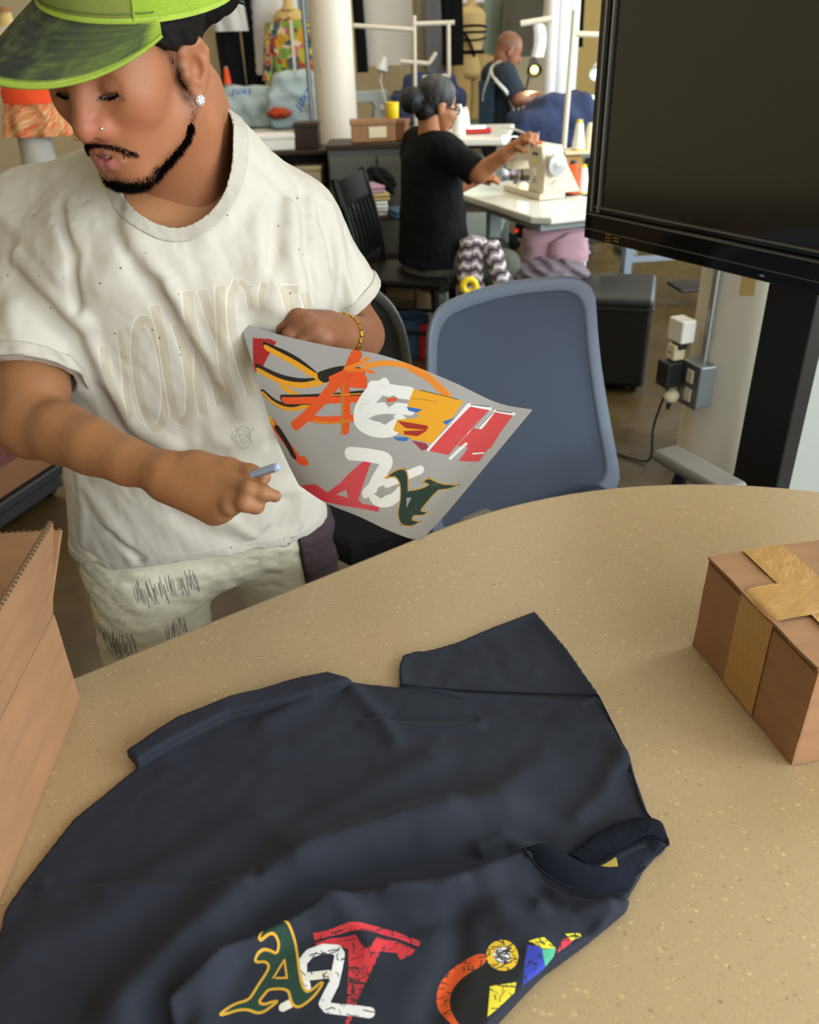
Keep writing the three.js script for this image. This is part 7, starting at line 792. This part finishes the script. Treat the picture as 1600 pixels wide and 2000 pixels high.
  const hair = un(0.012, both(ell([0, 0.05, -0.016], [0.08, 0.094, 0.1]), (x, y, z) => z - 0.045 - 0.35 * (y - 0.02) + (y < 0.0 ? 0.04 : 0)), ell([0, -0.02, -0.06], [0.06, 0.05, 0.045]), ell([0, 0.005, -0.135], [0.06, 0.058, 0.05]));
  const hh = surface((x, y, z) => hair(x, y, z) - 0.003 * fbm(x * 60, y * 30, z * 60), [-0.1, -0.1, -0.21], [0.1, 0.17, 0.11], 0.006, (x, y, z) => lerp3(lin('#0f0d0d'), lin('#4b4a49'), 0.8 * sst(0.05, 0.13, y) * (0.6 + 0.5 * vnoise(x * 200, y * 40, z * 200)))); hh.applyMatrix4(HM); wpart(t, 'hair', hh, mat('darkHair', '#ffffff', 0.6, { vertexColors: true }));
  const gl = []; for (const s of [-1, 1]) { gl.push(new THREE.TorusGeometry(0.021, 0.0032, 8, 24).scale(1.1, 0.8, 1).translate(s * 0.03, 0.014, 0.098)); gl.push(rod([s * 0.052, 0.016, 0.094], [s * 0.078, 0.012, -0.005], 0.0036)); } gl.push(rod([-0.008, 0.016, 0.102], [0.008, 0.016, 0.102], 0.002)); const gg = merge(gl); gg.applyMatrix4(HM); wpart(t, 'glasses', gg, M.blackPlastic); { const e = new THREE.TorusGeometry(0.014, 0.0015, 8, 20).rotateY(Math.PI / 2).translate(0.078, -0.045, -0.008).applyMatrix4(HM); wpart(t, 'earring', e, M.gold, 'gold hoop earring'); }
  const tee = un(0.05, slab(onZ(842, 320, -4.3), onZ(846, 520, -4.3), [0.5, 0, 0.87], 0.185, 0.125, 0.222, 0.175, 0.4), cap(onZ(815, 278, -4.42), onZ(866, 290, -4.16), 0.075)), slv = [cap(onZ(870, 292, -4.16), onZ(928, 335, -4.06), 0.068, 0.064), cap(onZ(806, 300, -4.45), onZ(846, 365, -4.5), 0.068, 0.064)], e1 = half(onZ(930, 336, -4.06), onZ(930, 336, -4.06).sub(onZ(870, 292, -4.16))), e2 = half(onZ(846, 365, -4.5), onZ(846, 365, -4.5).sub(onZ(806, 300, -4.45)));
  const tf = (x, y, z) => { const d = un(0.03, (X, Y, Z) => Math.max(tee(X, Y, Z), 0.5 - Y), both(slv[0], e1), both(slv[1], e2))(x, y, z); return Math.max(d - 0.006 * fbm(x * 9, y * 12, z * 9) - 0.003 * fbm(x * 30, y * 16, z * 30), -cap(nk.clone().add(V(0, 0.05, 0)), sh.clone().add(V(0, 0.02, 0)), 0.062, 0.05)(x, y, z)); };
  const tg = new THREE.Group(); tg.name = 'tshirt'; t.add(tg); wpart(tg, 'shirt_body', surface(tf, [-0.22, 0.46, -4.78], [0.6, 1.28, -3.85], 0.0095), fab('blackTee', '#0a0b0d', { k: 40, sheen: 0 })); wpart(tg, 'collar', tube(Array.from({ length: 25 }, (_, i) => { const a = i / 24 * 6.2832, p = nk.clone().lerp(sh, 0.8); return p.add(V(0.07 * Math.cos(a), 0.012 + 0.012 * Math.cos(a), 0.066 * Math.sin(a))); }), 0.006, 48), M.blackTee);
  const tr = un(0.03, slab(onZ(845, 470, -4.3), onZ(846, 515, -4.3), [0.5, 0, 0.87], 0.17, 0.14, 0.185, 0.15), chain([D(852, 498, 4.22, 0.105), [V(0.51, 0.5, -4.15), 0.085], [V(0.495, 0.1, -4.15), 0.065]], 0.02), chain([D(832, 494, 4.4, 0.105), [V(0.49, 0.5, -4.4), 0.085], [V(0.475, 0.1, -4.4), 0.065]], 0.02)); wpart(t, 'trousers', surface((x, y, z) => Math.max(tr(x, y, z) - 0.005 * fbm(x * 12, y * 12, z * 12), 0.09 - y), [-0.2, 0.06, -4.75], [0.8, 0.75, -3.95], 0.011), M.greyPants);
  for (const z of [-4.15, -4.4]) wpart(t, 'shoe', surface(cut(0.008, ell([0.55, 0.035, z], [0.12, 0.06, 0.045]), half([0, 0.004, 0], [0, 1, 0])), [0.39, -0.01, z - 0.07], [0.71, 0.12, z + 0.07], 0.009), M.black); }
// ---------- the bald man at the back ----------
{ const D = (px, py, z, r) => [onZ(px, py, -z), r], skin = lin('#8a5a40'), t = thing('person', 'bald man in a dark T-shirt and apron bent over a far work table', 'person', [onZ(980, 240, -6.9).x, 0, -6.9]);
  const hc = onZ(992, 103, -6.85), Q = new THREE.Matrix4().makeRotationFromEuler(new THREE.Euler(0.45, 1.75, 0, 'YXZ')), HM = new THREE.Matrix4().makeTranslation(hc.x, hc.y, hc.z).multiply(Q), s2 = (f) => (x, y, z) => f(Math.abs(x), y, z);
  const headF = cut(0.012, un(0.02, ell([0, 0.045, -0.01], [0.076, 0.092, 0.098]), ell([0, -0.02, 0.04], [0.06, 0.07, 0.052]), ball([0, -0.085, 0.06], 0.024), cap([0, 0.02, 0.086], [0, -0.012, 0.108], 0.01, 0.013), s2(ell([0.076, 0.0, -0.008], [0.011, 0.03, 0.018])), cap([-0.016, -0.055, 0.09], [0.016, -0.055, 0.09], 0.009)), s2(ball([0.032, 0.018, 0.1], 0.014)));
  const hg = surface(headF, [-0.11, -0.13, -0.13], [0.11, 0.16, 0.14], 0.0065, (x, y, z) => z < 0.03 && y > 0.01 ? lerp3(skin, lin('#4a3830'), 0.45) : Math.abs(Math.abs(x) - 0.032) < 0.014 && Math.abs(y - 0.014) < 0.004 && z > 0.07 ? lin('#1d1410') : skin); hg.applyMatrix4(HM);
  const nk = V(0, -0.03, -0.03).applyMatrix4(HM), sh = onZ(975, 140, -6.9), hip = V(onZ(975, 245, -6.95).x, 0.88, -6.95);
  const bodyF = un(0.03, cap(nk, sh, 0.055, 0.07), slab(onZ(975, 150, -6.9), hip, [0.3, 0, 0.95], 0.15, 0.095, 0.15, 0.1), chain([D(988, 145, 6.72, 0.055), D(1012, 195, 6.66, 0.045)], 0.01), chain([D(1012, 195, 6.66, 0.042), D(1030, 196, 6.75, 0.036), D(1044, 186, 6.85, 0.028)], 0.01), chain([D(970, 150, 7.05, 0.055), D(1000, 190, 7.15, 0.045), D(1040, 186, 7.15, 0.028)], 0.01), chain([[hip.clone().add(V(0, 0, 0.09)), 0.09], [hip.clone().add(V(0.02, -0.42, 0.1)), 0.06], [hip.clone().add(V(0, -0.82, 0.1)), 0.045]], 0.02), chain([[hip.clone().add(V(0, 0, -0.09)), 0.09], [hip.clone().add(V(0.02, -0.42, -0.1)), 0.06], [hip.clone().add(V(0, -0.82, -0.1)), 0.045]], 0.02));
  const c = t.position, bg = surface(bodyF, [c.x - 0.35, 0, -7.35], [c.x + 0.6, 1.5, -6.5], 0.013, () => skin);
  const hands = [[1044, 186, 6.85], [1040, 186, 7.15]].map(([x, y, z]) => { const f = un(0.005, cap(onZ(x, y, -z), onZ(x + 8, y - 1, -z), 0.024, 0.02), ...[0, 1, 2, 3].map((i) => chain([D(x + 8, y - 3 + i * 2, z - i * 0.012, 0.011), D(x + 14, y - 2 + i * 2, z - i * 0.013, 0.0095), D(x + 18, y + 1 + i * 2, z - i * 0.013, 0.008)], 0.003)), chain([D(x + 2, y + 3, z - 0.04, 0.012), D(x + 10, y + 5, z - 0.06, 0.009)], 0.003)), p = onZ(x + 8, y, -z); return surface(f, [p.x - 0.12, p.y - 0.09, p.z - 0.08], [p.x + 0.12, p.y + 0.09, p.z + 0.12], 0.006, () => skin); });
  wpart(t, 'body', colourMerge([hg, bg, ...hands]), M.skin);
  const e1 = half(onZ(1008, 187, -6.68), onZ(1008, 187, -6.68).sub(onZ(988, 145, -6.72))), e2 = half(onZ(994, 182, -7.13), onZ(994, 182, -7.13).sub(onZ(970, 150, -7.05)));
  const tee = un(0.04, slab(onZ(975, 148, -6.9), hip, [0.3, 0, 0.95], 0.185, 0.125, 0.185, 0.13, 0.4), both(cap(onZ(986, 145, -6.73), onZ(1009, 190, -6.67), 0.082, 0.078), e1), both(cap(onZ(970, 150, -7.05), onZ(996, 186, -7.14), 0.08, 0.075), e2)); wpart(t, 'tshirt', surface((x, y, z) => Math.max(tee(x, y, z) - 0.006 * fbm(x * 9, y * 10, z * 9), 0.84 - y, -cap(nk, nk.clone().lerp(sh, 0.55), 0.064, 0.05)(x, y, z)), [c.x - 0.35, 0.8, -7.35], [c.x + 0.5, 1.5, -6.5], 0.012), M.tee);
  const tr = un(0.03, slab(hip, hip.clone().add(V(0, -0.12, 0)), [0.3, 0, 0.95], 0.175, 0.125, 0.18, 0.13), chain([[hip.clone().add(V(0, -0.05, 0.09)), 0.1], [hip.clone().add(V(0.02, -0.42, 0.1)), 0.08], [hip.clone().add(V(0, -0.8, 0.1)), 0.065]], 0.02), chain([[hip.clone().add(V(0, -0.05, -0.09)), 0.1], [hip.clone().add(V(0.02, -0.42, -0.1)), 0.08], [hip.clone().add(V(0, -0.8, -0.1)), 0.065]], 0.02)); wpart(t, 'trousers', surface((x, y, z) => Math.max(tr(x, y, z), 0.07 - y), [c.x - 0.35, 0.04, -7.35], [c.x + 0.4, 1.05, -6.55], 0.014), M.charcoal);
  const F = (px, py) => { const p = hit(tee, px, py, 5.2, 7.2); return p ?? onZ(px, py, -6.75); }; const strap = (l) => { const P = l.map((q) => F(...q)).map((p) => p.add(V(-0.006, 0.004, 0.008))); return tube(P, 0.014, 40, 6).scale(1, 1, 1); }; wpart(t, 'apron_strap', [strap([[984, 122], [968, 128], [961, 138], [972, 160], [990, 180], [1000, 205], [1008, 232]]), strap([[961, 138], [956, 155], [948, 180], [946, 198]])], M.lampWhite, 'grey white apron strap crossing his back'); wpart(t, 'apron', surface((x, y, z) => Math.max(Math.abs(tee(x, y, z) - 0.012) - 0.006, x - hip.x + 0.06, y - 1.22, 0.86 - y), [c.x - 0.35, 0.82, -7.3], [c.x + 0.1, 1.3, -6.55], 0.011), fab('apronBlue', '#3f5874'), 'blue apron panel');
  for (const s of [0.1, -0.1]) wpart(t, 'shoe', surface(cut(0.008, ell([hip.x + 0.06, 0.035, hip.z + s], [0.13, 0.06, 0.05]), half([0, 0.004, 0], [0, 1, 0])), [hip.x - 0.12, -0.01, hip.z + s - 0.08], [hip.x + 0.24, 0.12, hip.z + s + 0.08], 0.01), M.black);
  const k = onZ(1065, 192, -7.1); const wt = thing('work_stand', 'narrow grey work stand in front of the bald man', 'table', [k.x + 0.22, 0, -7.2]), h = onZ(1050, 197, -7.0).y; part(wt, 'stand_top', bx(0.5, 0.03, 0.5, 0, h - 0.015, 0), M.machineGrey); for (const x of [-0.2, 0.2]) for (const z of [-0.2, 0.2]) part(wt, 'leg', bar([x, 0, z], [x, h - 0.03, z], 0.04), M.legGreen); const cl = solo('white_offcut', 'small white offcut lying on the bald man’s work stand', 'fabric', [surface((x, y, z) => Math.max(ell([0, 0, 0], [0.12, 0.03, 0.1])(x, y, z) - 0.006 * fbm(x * 20, y * 20, z * 20), 0.001 - y), [-0.15, -0.01, -0.13], [0.15, 0.06, 0.13], 0.01).translate(k.x + 0.12, h + 0.001, -6.98)], M.whiteCloth); }
renderer.render(scene, camera);
